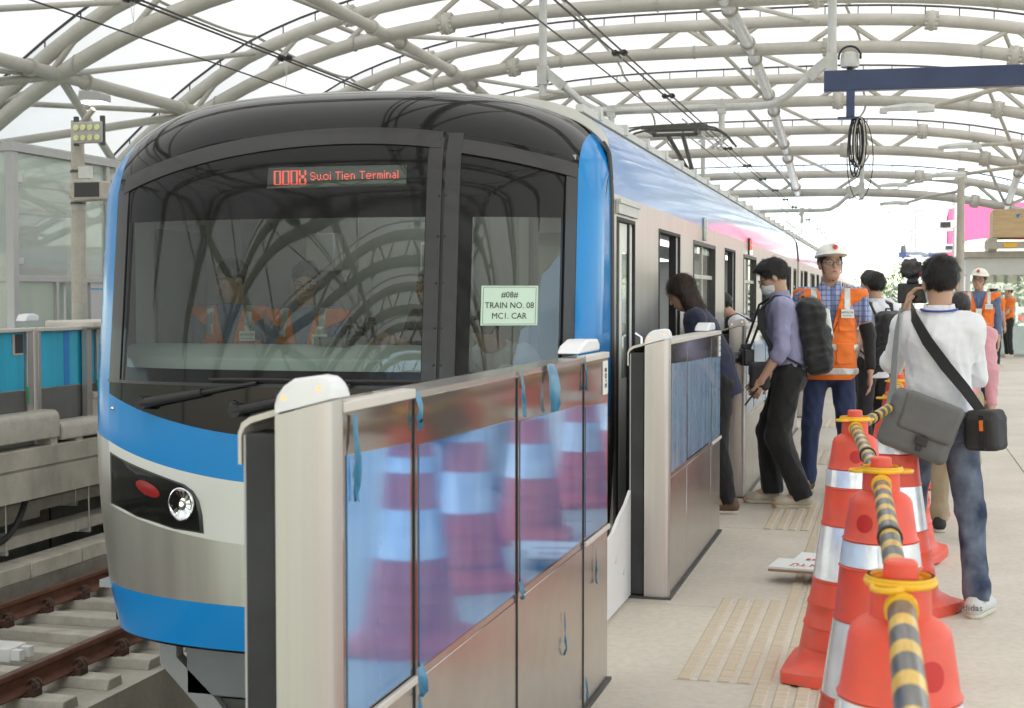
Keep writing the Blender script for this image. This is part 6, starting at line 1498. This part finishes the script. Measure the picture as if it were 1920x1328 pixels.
        for s_ in (-1, 1): K.box(nb + np.array([.052*s_, -.062, -.022]), (.034, .006, .026), .004, (unit((1, .55*s_, -.25*s_)), unit((-.3*s_, 1, .2)), unit((.2*s_, -.3, 1))), .004) if collar == 'open' else None
        done(K, 'collar', top if collar != 'white' else 'whitec')
    # ---------- trousers and shoes
    if lower:
        P = Field(lo, hi, h); P.ecap(J['pel'] - np.array([0, 0, .04]), J['pel'] + up*.08, .15, .118, .138, .102, lat, .03)
        for s_ in ('l', 'r'):
            P.cap(J[s_+'hip'], J[s_+'kn'], .092 + baggy*.3, .068 + baggy, .035).cap(J[s_+'kn'], J[s_+'an'] + (0, 0, .0), .066 + baggy, .058 + baggy, .03)
            if seed % 2: P.cap(J[s_+'an'] + (0, 0, .05), J[s_+'an'] + (0, 0, .06), .064, .066, .015)
        P.folds(.0075*fold, seed + 9, 18, 34); P.cut(J['pel'] + up*.085, up)
        P.fn(lambda v, X, Y, Z: np.maximum(v, np.minimum.reduce([np.broadcast_to(np.float32(1.), v.shape)] ) * 0 - 1))
        for s_ in ('l', 'r'):
            an, kn = J[s_+'an'], J[s_+'kn']; dd = unit(an - kn); e = an + dd*.015
            P.put(e - .09, e + .12, lambda X, Y, Z, e=e, dd=dd: np.maximum(np.sqrt((X-e[0]-dd[0]*.08)**2 + (Y-e[1]-dd[1]*.08)**2 + (Z-e[2]-dd[2]*.08)**2) - .10, -((X-e[0])*dd[0] + (Y-e[1])*dd[1] + (Z-e[2])*dd[2])), 0, 'sub')
        global LASTP; LASTP = P
        done(P, 'trousers', bottom)
        for s_ in ('l', 'r'):
            an, toe = J[s_+'an'], J[s_+'toe']; d = unit(toe - an*np.array([1, 1, 0]) - np.array([0, 0, toe[2]]) + np.array([0, 0, (toe[2]-.03)*1.2])); 
            tilt = J.get(s_+'heel', 0.0); d = unit(np.array([d[0], d[1], 0]) + np.array([0, 0, -tilt])); sd_ = unit(np.cross(d, (0, 0, 1))); un = np.cross(sd_, d)
            base = an - un*.085 if tilt else np.array([an[0], an[1], 0.])
            if tilt: base = an - un*.082
            K = Field(base - .26, base + .3, .0065); K.cap(base + un*.052 - d*.035, base + un*.042 + d*.15, .040, .036, .02).cap(base + un*.045 + d*.12 - sd_*.012, base + un*.042 + d*.16 + sd_*.008, .038, .034, .02).cap(base + un*.06 - d*.03, base + un*.105 - d*.02, .042, .040, .02).cut(base + un*.018, -un).cut(base + un*.118, un)
            sh = done(K, 'shoe', shoe)
            K = Field(base - .26, base + .3, .0065); K.ecap(base + un*.012 - d*.03, base + un*.012 + d*.155, .043, .04, .045, .04, sd_, 0).cut(base + un*.024, un).cut(base + un*.0, -un); done(K, 'shoe_sole', 'sole', sh)
    # ---------- hi-vis vest
    if vest:
        V_ = Field(lo, hi, min(h, .0075)); inf = .038
        V_.ecap(J['pel'] - up*.03, J['waist'], .142+inf, .105+inf, .130+inf, .10+inf, lat, .04).ecap(J['waist'], J['chest'] + up*.01, .13+inf, .10+inf, .155+inf, .108+inf, lat, .05)
        V_.cap(J['lsh'] + up*.002, J['rsh'] + up*.002, .070, .070, .06).ecap(J['chest'], J['neck'] - up*.01, .14, .10, .085, .075, lat, .05)
        for s_ in ('l', 'r'):
            a, b = J[s_+'sh'], J[s_+'el']; V_.cap(a, a + (b-a)*.10, .072, .072, .04)
            e = a + (b-a)*.10; dd = unit((b-a) + (a - J['chest'])*np.array([1, 1, 0])*.6)
            V_.put(e - .12, e + .12, lambda X, Y, Z, e=e, dd=dd: np.maximum(np.sqrt((X-e[0])**2 + (Y-e[1])**2 + (Z-e[2])**2) - .14, -((X-e[0])*dd[0] + (Y-e[1])*dd[1] + (Z-e[2])*dd[2])), 0, 'sub')
        V_.folds(.014, seed + 5, 24, 15)
        if vest == 'long': V_.ecap(J['pel'] - up*.14, J['pel'], .172, .14, .17, .135, lat, .04)
        V_.cut(J['pel'] - up*(.13 if vest == 'long' else .04), -up).cut(J['neck'] - up*.004, up)
        vb = J['chest'] - up*.20; ctr = J['neck']
        def vcut(v, X, Y, Z):
            t = (Z - vb[2]) / max(J['neck'][2] - vb[2], .05); wdt = np.clip(t, 0, 1.2)*.088 - .004
            d_ = np.maximum(np.abs(X - (vb[0] + (ctr[0]-vb[0])*np.clip(t, 0, 1))) - wdt, Y - (J['chest'][1] + .005)); return np.maximum(v, -d_)
        V_.fn(vcut); vo = done(V_, 'vest', 'orange')
        def strip(fn_, name='reflective_strip', mat='silver', off=.005):
            q = V_.copy(); q.v = q.v - off; q.fn(fn_); return done(q, name, mat, vo)
        for dz in ((.11, -.03) if vest != 'long' else (.10, -.07)): strip(lambda v, X, Y, Z, dz=dz: np.maximum(v, np.abs((X-J['pel'][0])*up[0] + (Y-J['pel'][1])*up[1] + (Z-J['pel'][2])*up[2] - dz) - .024))
        for s_ in (-1, 1): strip(lambda v, X, Y, Z, s_=s_: np.maximum(np.maximum(v, np.abs((X-J['chest'][0])*lat[0] + (Y-J['chest'][1])*lat[1] - s_*.115) - .024), -((X-J['chest'][0])*up[0] + (Y-J['chest'][1])*up[1] + (Z-J['chest'][2])*up[2] + .02)))
        for s_ in (-1, 1): strip(lambda v, X, Y, Z, s_=s_: np.maximum(np.maximum(v, np.abs(Z - (J['chest'][2]-.10)) - .055), np.maximum(np.abs(s_*(X-J['chest'][0]) - .115) - .058, Y - J['chest'][1])), 'chest_pocket', 'orange', .007)
        for s_ in (-1, 1): strip(lambda v, X, Y, Z, s_=s_: np.maximum(np.maximum(v, np.abs(Z - (J['waist'][2]-.09)) - .075), np.maximum(np.abs(s_*(X-J['waist'][0]) - .105) - .065, Y - J['waist'][1])), 'side_pocket', 'orange', .008)
        # dark piping down the V
        m = MB()
        for s_ in (-1, 1):
            P_ = [np.array([vb[0] + s_*.004, J['chest'][1]-.155, vb[2]]), np.array([vb[0] + s_*.045, J['chest'][1]-.150, vb[2]+.10]), np.array([vb[0] + s_*.078, J['chest'][1]-.115, vb[2]+.22])]
            m.tube([q*sc for q in P_], .003*sc, 5)
        m.build('piping', MT['blackc'], vo)
        o['_vest'] = 1
        c = np.array([J['chest'][0] + .118, J['chest'][1] - .158, J['chest'][2] - .025])
        m = MB(); m.obox(c*sc, (1, .28, 0), (-.28, 1, .08), (0, 0, 1), .044*sc, .003*sc, .03*sc); lb_ = m.build('name_patch', MT['paper'], vo)
        text_part('HITACHI', .021*sc, MT['ink'], 'patch_text', lb_, basis((c + np.array([0, -.0045, .008]))*sc, (1, .28, 0), (0, 0, 1)))
        text_part('Inspire the Next', .010*sc, MT['ink'], 'patch_text', lb_, basis((c + np.array([0, -.0045, -.014]))*sc, (1, .28, 0), (0, 0, 1)))
    if extra: extra(o, J, sc, lat, up, done, (x, f, u), lo, hi)
    if '_vest' in o: del o['_vest']
    return o

# ---------- things people carry
def loc_to(o, J, p, sc):
    c, s = math.cos(o.rotation_euler[2]), math.sin(o.rotation_euler[2]); q = np.asarray(p)*sc
    return (o.location[0] + q[0]*c - q[1]*s, o.location[1] + q[0]*s + q[1]*c, o.location[2] + q[2])
def backpack(pobj, J, sc, label, main='pack', panel='silver', size=(.155, .10, .235), tilt=0, straps=True):
    up = unit(J['neck'] - J['pel']); back = unit(np.cross(unit(J['lsh']-J['rsh']), up)) * 1.0
    if back[1] < 0: back = -back
    lat = unit(np.cross(up, back)); fr = (lat, back, up)
    c = J['chest'] - up*.155 + back*(.115 + size[1]); o = empty('backpack', pobj.location, pobj.rotation_euler[2], label=label, cat='backpack')
    def done(F, n, mt, par=o): me = F.mesh(n); me.transform(Matrix.Scale(sc, 4)); return link(n, me, par, MT[mt])
    F = Field(c - .42, c + .42, .009); F.box(c, size, .055, fr).box(c + up*size[2]*.72 - back*.01, (size[0]*.86, size[1]*.8, size[2]*.34), .05, fr, .03).box(c + back*(size[1]*.75) - up*.06, (size[0]*.8, size[1]*.45, size[2]*.6), .05, fr, .02)  .folds(.016, 4, 26, 18); bo = done(F, 'main_compartment', main)
    F2 = Field(c - .42, c + .42, .009); F2.box(c + back*(size[1]*1.05) + up*.09, (size[0]*.55, .03, .10), .02, fr, 0); done(F2, 'front_pocket', panel)
    m = MB(); m.tube([(c + up*size[2] + lat*q*.045 - back*.04 + up*z)*sc for q, z in ((-1, -.02), (-.7, .035), (.7, .035), (1, -.02))], .010*sc, 6); m.build('grab_handle', MT['pack'], o)
    m = MB(); m.tube([(c + back*size[1]*1.45 + lat*.06 + up*(.02 - .01*k))*sc for k in range(6)], .004*sc, 5); m.build('zip_pull', MT['silver'], o)
    if straps:
        for s_ in (-1, 1):
            sh = J['lsh'] if s_ > 0 else J['rsh']; ch = J['chest']
            b = ch + lat*s_*.11; P_ = [c + up*.18 + lat*s_*.08 - back*size[1], b + up*.155 + back*.05, b + up*.175 - back*.03, b + up*.10 - back*.135, b - up*.05 - back*.150 + lat*s_*.02, b - up*.2 - back*.10 + lat*s_*.055, c - up*.20 + lat*s_*.12 - back*size[1]]
            m = MB()
            for a, b2 in zip(P_[:-1], P_[1:]): m.bar((a)*sc, (b2)*sc, .055*sc, .014*sc)
            m.build('strap', MT[main], o, bevel=.004)
    return o
def photo_camera(o_loc, rz, label, lens=.09):
    o = empty('camera_body', o_loc, rz, label=label, cat='camera'); o.name = 'photo_camera'
    m = MB(); m.box(-.068, .068, -.03, .03, -.05, .045); m.prism([(-.03, .045), (.03, .045), (.02, .075), (-.02, .075)], -.03, .025, 'xz'); m.box(.04, .068, -.045, -.03, -.05, .045); m.build('housing', MT['black'], o, bevel=.008)
    m = MB(); m.lathe([(.034, 0), (.036, .02), (.033, .022), (.036, .06), (.041, .065), (.041, lens), (.036, lens)], 20); m.v = [(x, -.03 - z, y - .003) for x, y, z in m.v]; m.build('lens', MT['tframe'], o, smooth=40)
    m = MB(); m.box(-.045, .03, .0305, .032, -.04, .03); m.build('screen', MT['lensblack'], o)
    return o

# ---- 1 engineer in helmet and orange vest facing us
J = pose(rel=(-.25, .05, 1.13), rwr=(-.24, -.06, .90), rhd=(-.23, -.09, .82), lel=(.275, .05, 1.14), lwr=(.285, -.02, .885), lhd=(.285, -.04, .80), lan=(.13, .05, .09), ltoe=(.20, -.1, .03), ran=(-.15, -.0, .09), rtoe=(-.20, -.16, .03), lkn=(.12, .0, .5), rkn=(-.125, -.03, .5), hyaw=16, hpitch=-6, head=(0, -.015, 1.645))
def ex_eng(o, J, sc, lat, up, done, hf, lo, hi):
    F = Field(lo, hi, .009); F.cap(J['lel'] + (J['lsh']-J['lel'])*.18, J['lel'], .055, .05, .02).cap(J['lel'], J['lwr'], .048, .034, .02).folds(.003, 2).cut(J['lwr'] + (J['lel']-J['lwr'])*.02, J['lwr'] - J['lel']); done(F, 'sun_sleeve', 'blackc')
person('young engineer in white helmet, glasses and open orange vest over a plaid shirt', (-.47, 10.75, 0), rad(4), 1.80, J, hair='short', helmet=True, top='plaid', sleeve='short', bottom='jeansdark', shoe='brownshoe', vest='long', glasses=True, h=.008, collar='open', extra=ex_eng, seed=11, tuck=True, strands=800)
# ---- 2 photographer stooping toward the train door
J = lean(pose(lel=(.215, -.03, 1.12), lwr=(.20, -.19, .93), lhd=(.19, -.24, .85), rel=(-.215, -.02, 1.12), rwr=(-.17, -.18, .95), rhd=(-.15, -.23, .90)), 8, 24)
J['lan'] = np.array([.10, .10, .09]); J['ltoe'] = np.array([.115, -.08, .03]); J['lkn'] = np.array([.10, -.07, .50]); J['ran'] = np.array([-.10, -.10, .10]); J['rtoe'] = np.array([-.11, -.28, .03]); J['rkn'] = np.array([-.10, -.13, .52]); J['pel'] += (0, .02, 0)
p2 = person('stooping man in lilac shirt, glasses and face mask wearing a big black backpack', (-.72, 10.02, 0), rad(-84), 1.72, J, hair='bushy', top='lilac', sleeve='roll', bottom='blackc', shoe='beigeshoe', glasses=True, mask=True, h=.008, grips=('l',), collar='band', seed=4, tuck=True, baggy=.018, strands=3500)
backpack(p2, J, 1.72/1.75, 'big black backpack with grey panel on the stooping man', size=(.15, .09, .26))
cpos = loc_to(p2, J, (.05, -.29, 1.06), .98)
cm = photo_camera(cpos, rad(-70), 'black camera hanging on a strap in front of the stooping man', .13); cm.scale = (1.2, 1.2, 1.2)
m = MB(); a0 = np.array([.06, 0, .0]);
m.tube([(.06, .0, .04), (.055, .05, .17), (.03, .10, .30), (.0, .17, .345), (-.03, .22, .36)], .008, 5); m.tube([(-.06, .0, .04), (-.08, .05, .17), (-.10, .10, .30), (-.10, .17, .345), (-.08, .22, .36)], .008, 5); m.build('neck_strap', MT['blackc'], cm)
o = empty('camera_pouch', loc_to(p2, J, (.12, -.20, .93), .98), rad(-84), label='small black pouch at the belt of the stooping man', cat='pouch')
F = Field((-.15, -.15, -.15), (.15, .15, .15), .008); F.box((0, 0, 0), (.09, .07, .095), .03, np.eye(3)).folds(.004, 2); link('pouch_body', F.mesh('pouch_body'), o, MT['pack']); m = MB(); m.box(-.07, .07, -.075, -.068, .01, .07); m.build('flap', MT['bagdark'], o)
o = empty('phone', loc_to(p2, J, J['lhd'] + (0, -.03, -.03), .98), rad(-84), label='phone in the hand of the stooping man', cat='phone')
m = MB(); m.obox((0, 0, 0), (1, 0, 0), (0, .6, .8), (0, -.8, .6), .036, .075, .005); m.build('shell', MT['black'], o, bevel=.002); m = MB(); m.obox((0, -.0045, .0034), (1, 0, 0), (0, .6, .8), (0, -.8, .6), .032, .068, .0004); m.build('screen', MT['lensblack'], o)
# ---- 3 woman stepping into the train
J = lean(pose(lel=(.2, -.12, 1.14), lwr=(.17, -.30, 1.05), lhd=(.16, -.37, 1.02), rel=(-.2, -.12, 1.14), rwr=(-.17, -.30, 1.05), rhd=(-.16, -.37, 1.02)), 24, 30)
J['lan'] = np.array([.08, .06, .09]); J['ltoe'] = np.array([.09, -.11, .03]); J['ran'] = np.array([-.09, -.22, .14]); J['rtoe'] = np.array([-.09, -.4, .05]); J['rkn'] = np.array([-.09, -.22, .55])
person('woman with shoulder length brown hair and navy jacket stepping into the train', (-1.13, 9.62, 0), rad(-88), 1.66, J, hair='long', top='navyc', sleeve='long', bottom='blackc', shoe='brownshoe', jacket=True, tuck=False, h=.009, seed=2, collar=None, strands=4000)
# ---- 4 person behind her with red backpack
J = lean(pose(), 38, 30)
p4 = person('half hidden person in white top with red and black backpack at the next train door', (-1.12, 12.95, 0), rad(-90), 1.62, J, hair='short', top='whitec', sleeve='short', bottom='blackc', h=.011, seed=6, full_face=False)
backpack(p4, J, .93, 'red and black backpack just above the third gate', main='pack', panel='packred', size=(.14, .09, .2))
# ---- 5, 6 two men talking behind the engineer
J = pose(hyaw=-10, hpitch=4)
p5 = person('man in white shirt with black backpack behind the engineer, hair to us', (-.17, 12.5, 0), rad(-138), 1.66, J, hair='short', top='whitec', sleeve='short', bottom='blackc', h=.011, seed=7, full_face=False, collar='band', tuck=False, strands=2500)
backpack(p5, J, .95, 'black backpack on the man in white behind the engineer', panel='pack', size=(.15, .09, .23))
J = pose(hyaw=0)
person('man mostly hidden behind the man in white, only his dark hair showing', (-.24, 13.7, 0), rad(-150), 1.70, J, hair='short', top='whitec', sleeve='short', bottom='blackc', h=.012, seed=8, full_face=False)
# ---- 7 man filming, seen from behind
J = pose(lel=(.245, -.15, 1.22), lwr=(.195, -.22, 1.47), lhd=(.175, -.235, 1.55), rel=(-.165, -.15, 1.16), rwr=(-.03, -.27, 1.34), rhd=(.06, -.275, 1.42), lsh=(.16, .01, 1.41), rsh=(-.145, .01, 1.41), lan=(.17, -.30, .10), ltoe=(.19, -.46, .03), lkn=(.15, -.20, .50), ran=(-.20, .10, .09), rtoe=(-.24, -.06, .03), rkn=(-.16, .01, .50), pel=(0, -.03, .94), hyaw=14, hpitch=2)
def ex_cam(o, J, sc, lat, up, done, hf, lo, hi):
    for s_ in (-1, 1):
        q = LASTP.copy(); q.v = q.v - .0055; q.fn(lambda v, X, Y, Z, s_=s_: np.maximum(np.maximum(v, np.abs(X - s_*.082) - .056), np.maximum(np.maximum(np.abs(Z - .90) - .068, .02 - Y), -(Z - .835 - .35*np.abs(X - s_*.082))*.9))); done(q, 'back_pocket', 'denim')
    m = MB(); nb = J['neck'] + np.array([0, 0, .02])
    m.tube([(nb + np.array([.086*math.cos(t), .086*math.sin(t), .0 - .012*math.sin(t)]))*sc for t in np.linspace(.1, 3.04, 12)], .006*sc, 6); m.build('lanyard', M('blue_lanyard', (.05, .06, .32), .6), o)
p7 = person('man in white polo and washed jeans filming with a raised camera, seen from behind', (.195, 6.86, 0), rad(172), 1.635, J, hair='bushy', top='whitec', sleeve='elbow', bottom='denim', shoe=M('white_knit_shoe', (.62, .61, .58), .75, var=.08), mask=True, glasses=True, h=.0075, grips=('l', 'r'), collar='band', extra=ex_cam, seed=3, tuck=False, untuck_len=.10, fold=.75, strands=5000)
sc7 = 1.635/1.75
text_part('adidas', .042, MT['bag'], 'shoe_text', [c for c in p7.children if c.name.startswith('shoe')][-1], basis((-.182*sc7, .186*sc7, .058*sc7), (-1, -.22, 0), (0, .05, 1)))
cm = photo_camera(loc_to(p7, J, (.165, -.27, 1.575), sc7), rad(172), 'camera with furry microphone held up by the filming man', .10)
F = Field((-.1, -.15, .03), (.12, .12, .22), .006); F.ell((.01, -.02, .115), (.045, .065, .045), np.eye(3)); r_ = np.random.RandomState(0); F.fn(lambda v, X, Y, Z: v + .006*(np.sin(150*X+30*Z) + np.sin(140*Y+50*X) + np.sin(160*Z+60*Y))); link('wind_muff', F.mesh('wind_muff'), cm, M('grey_fur', (.07, .065, .065), .95, var=.5, vs=60, bump=.6, bs=120))
m = MB(); m.tube([(.01, -.02, .05), (.01, -.02, .09)], .012, 8); m.build('shoe_mount', MT['black'], cm); m = MB(); m.tube([(.07 + .035*math.cos(t), 0, -.005 + .035*math.sin(t)) for t in np.linspace(0, 6.28, 15)[:-1]], .003, 5, closed=True); m.build('wrist_loop', MT['lightgrey'], cm)
m = MB(); m.tube([(-.045, .0, .105 + .0), (-.06, .03, .13), (-.04, .03, .09), (-.05, .0, .08)], .005, 5); m.build('red_mount', MT['inkred'], cm)
# messenger bag (local frame of the man: facing -Y, his left is +X; his back is +Y)
bag = empty('messenger_bag', p7.location, p7.rotation_euler[2], label='grey flap messenger bag on the hip of the filming man', cat='bag')
fr_ = [unit(q) for q in ((.94, .10, .34), (-.10, .99, .0), (-.34, .0, .94))]
bc = np.array([.06, .235, .93])
def BF(n, mt, fn, hstep=.0075, par=bag): F = Field(bc - .40, bc + .40, hstep); fn(F); me = F.mesh(n); me.transform(Matrix.Scale(sc7, 4)); return link(n, me, par, MT[mt])
X_, Y_, Z_ = fr_
BF('bag_body', 'bag', lambda F: F.box(bc, (.17, .075, .14), .04, fr_).folds(.006, 3, 14, 9))
BF('bag_flap', M('bag_flap', (.115, .113, .108), .5, var=.1, bump=.05) if False else 'bag', lambda F: F.box(bc + Z_*.06 + Y_*.062 - X_*.03, (.138, .026, .096), .024, fr_).folds(.004, 5, 12, 9))
m = MB(); c = (bc + Y_*.094 - Z_*.055 - X_*.03)*sc7; m.obox(c, X_, Y_, Z_, .028, .006, .02); m.obox(c - Z_*.035, X_, Y_, Z_, .012, .005, .014); m.build('buckle', MT['bagdark'], bag, bevel=.004)
def strap(par, P_, w, t, mt, name):
    m = MB()
    pts_ = [np.asarray(q, float)*sc7 for q in P_]; G = []
    for i, q in enumerate(pts_):
        d = unit(pts_[min(i+1, len(pts_)-1)] - pts_[max(i-1, 0)]); ctr = np.array([0, 0, q[2]]); nrm = unit((q - ctr)*np.array([1, 1, 0])); sd__ = unit(np.cross(d, nrm)); nrm = np.cross(sd__, d)
        G.append([q + sd__*w/2 + nrm*t/2, q + sd__*w/2 - nrm*t/2, q - sd__*w/2 - nrm*t/2, q - sd__*w/2 + nrm*t/2, q + sd__*w/2 + nrm*t/2])
    m.grid(np.array(G)); return m.build(name, mt, par, smooth=60)
strap(bag, [(.175, -.04, 1.47), (.185, .06, 1.475), (.185, .125, 1.40), (.19, .155, 1.27), (.195, .175, 1.12), (.21, .20, 1.02)], .05, .005, M('grey_strap', (.26, .265, .26), .6), 'shoulder_strap')
bag2 = empty('camera_bag', p7.location, p7.rotation_euler[2], label='small dark camera bag with orange tag at the right hip of the filming man', cat='bag')
c2 = np.array([-.235, .13, .905]); fr2 = [unit(q) for q in ((.92, -.38, -.06), (.38, .92, 0), (.05, .0, 1))]
F = Field(c2 - .25, c2 + .25, .0075); F.box(c2, (.088, .068, .088), .03, fr2).box(c2 + fr2[2]*.078, (.078, .056, .028), .02, fr2, .01).folds(.004, 8, 20, 14); me = F.mesh('bag_body'); me.transform(Matrix.Scale(sc7, 4)); link('bag_body', me, bag2, MT['bagdark'])
m = MB(); q = c2 + fr2[1]*.08 + fr2[2]*.035 - fr2[0]*.02; m.obox(q*sc7, fr2[0], fr2[1], fr2[2], .009, .004, .024); m.build('orange_tag', MT['orange'], bag2); m = MB(); q = c2 + fr2[1]*.079 - fr2[0]*.02; m.obox(q*sc7, fr2[0], fr2[1], fr2[2], .013, .003, .08); m.build('webbing', MT['blackc'], bag2)
strap(bag2, [(.15, -.09, 1.43), (.135, .0, 1.50), (.11, .10, 1.455), (.04, .148, 1.34), (-.05, .165, 1.22), (-.14, .155, 1.11), (-.215, .13, 1.0)], .052, .006, MT['blackc'], 'shoulder_strap')
# ---- 8 walker in pink behind him
J = lean(pose(), 30, 30); J.update({k: np.array(v) for k, v in dict(lan=(.10, -.05, .09), ltoe=(.11, -.22, .03), lkn=(.10, -.10, .5), ran=(-.10, .30, .22), rtoe=(-.11, .22, .06), rkn=(-.10, .03, .52)).items()}); J['rheel'] = 1.2
person('walker in pink shirt and khaki trousers mostly hidden by the filming man', (.36, 9.1, 0), rad(176), 1.56, J, hair='short', top='pink', sleeve='long', bottom='khaki', shoe='bagdark', h=.011, seed=5, full_face=False, tuck=False)
# ---- 9 orange vested worker hidden behind the raised camera
person('worker in orange vest glimpsed behind the raised camera', (.10, 14.6, 0), rad(10), 1.58, pose(), hair='short', top='bluegrey', sleeve='long', bottom='jeansdark', vest=True, h=.012, seed=9)
# ---- 10 engineer walking toward us
J = pose(lan=(.09, .12, .12), ltoe=(.11, -.02, .03), lkn=(.10, -.01, .50), ran=(-.11, -.14, .09), rtoe=(-.13, -.31, .03), rkn=(-.10, -.10, .5), hyaw=-12, hroll=6)
def ex_card(o, J, sc, lat, up, done, hf, lo, hi):
    m = MB(); m.box(-.035*sc, .035*sc, -.175*sc, -.171*sc, 1.16*sc, 1.27*sc); c_d = m.build('badge', MT['white'], o); m = MB(); m.tube([np.array([.01, -.172, 1.27])*sc, np.array([.03, -.165, 1.40])*sc], .004, 5); m.tube([np.array([-.01, -.172, 1.27])*sc, np.array([-.03, -.165, 1.40])*sc], .004, 5); m.build('lanyard', MT['navyc'], c_d)
person('engineer in white helmet, sunglasses and orange vest walking toward us', (1.03, 19.2, 0), rad(-4), 1.80, J, hair='short', helmet=True, top='bluegrey', sleeve='long', bottom='jeansdark', shoe='brownshoe', vest=True, glasses=True, h=.011, seed=13, extra=ex_card)
# ---- 11, 12 workers by the kiosk
J = pose(lel=(.17, -.1, 1.13), lwr=(.10, -.22, 1.0), lhd=(.06, -.27, .98))
person('worker in orange top and white helmet standing in profile by the kiosk', (2.62, 36.2, 0), rad(-70), 1.70, J, hair='short', helmet=True, top='orange', sleeve='short', bottom='blackc', h=.013, seed=15, full_face=False, tuck=False)
person('worker of whom only a white helmet shows behind the walking engineer', (1.95, 31.0, 0), rad(150), 1.70, pose(), hair='short', helmet=True, top='orange', sleeve='short', bottom='blackc', h=.014, seed=17, full_face=False)
# ---- people in the cab
fz_ = -.1
person('man in orange vest over a blue shirt inside the cab, left of the two', (-3.93, 7.98, fz_), rad(14), 1.78, pose(hyaw=-45, hpitch=12), hair='short', top='bluegrey', sleeve='long', bottom='jeansdark', vest=True, h=.011, seed=19, lower=True, skin='skin2')
person('man with glasses and orange vest inside the cab, right of the two', (-3.44, 7.98, fz_), rad(8), 1.76, pose(hyaw=12, hpitch=14), hair='short', top='bluegrey', sleeve='long', bottom='jeansdark', vest=True, glasses=True, h=.010, seed=21, skin='skin2')
J = pose(lel=(.22, -.15, 1.17), lwr=(.12, -.34, 1.30), lhd=(.08, -.38, 1.32), rel=(-.22, -.15, 1.17), rwr=(-.12, -.34, 1.28), rhd=(-.06, -.38, 1.30))
p13 = person('person holding a camera behind the windscreen beside the centre post', (-2.72, 8.25, fz_), rad(-40), 1.74, J, hair='short', top='blackc', sleeve='short', bottom='blackc', h=.011, seed=23, grips=('l', 'r'), skin='skin2')
photo_camera(loc_to(p13, J, (0, -.44, 1.36), 1.0), rad(-60), 'camera pointed sideways inside the cab', .13)
J = lean(pose(), 40, 40)
person('person in white shirt bending down behind the paper notice in the cab', (-2.05, 8.15, fz_), rad(-30), 1.62, J, hair='short', top='whitec', sleeve='long', bottom='blackc', h=.011, seed=25, full_face=False)
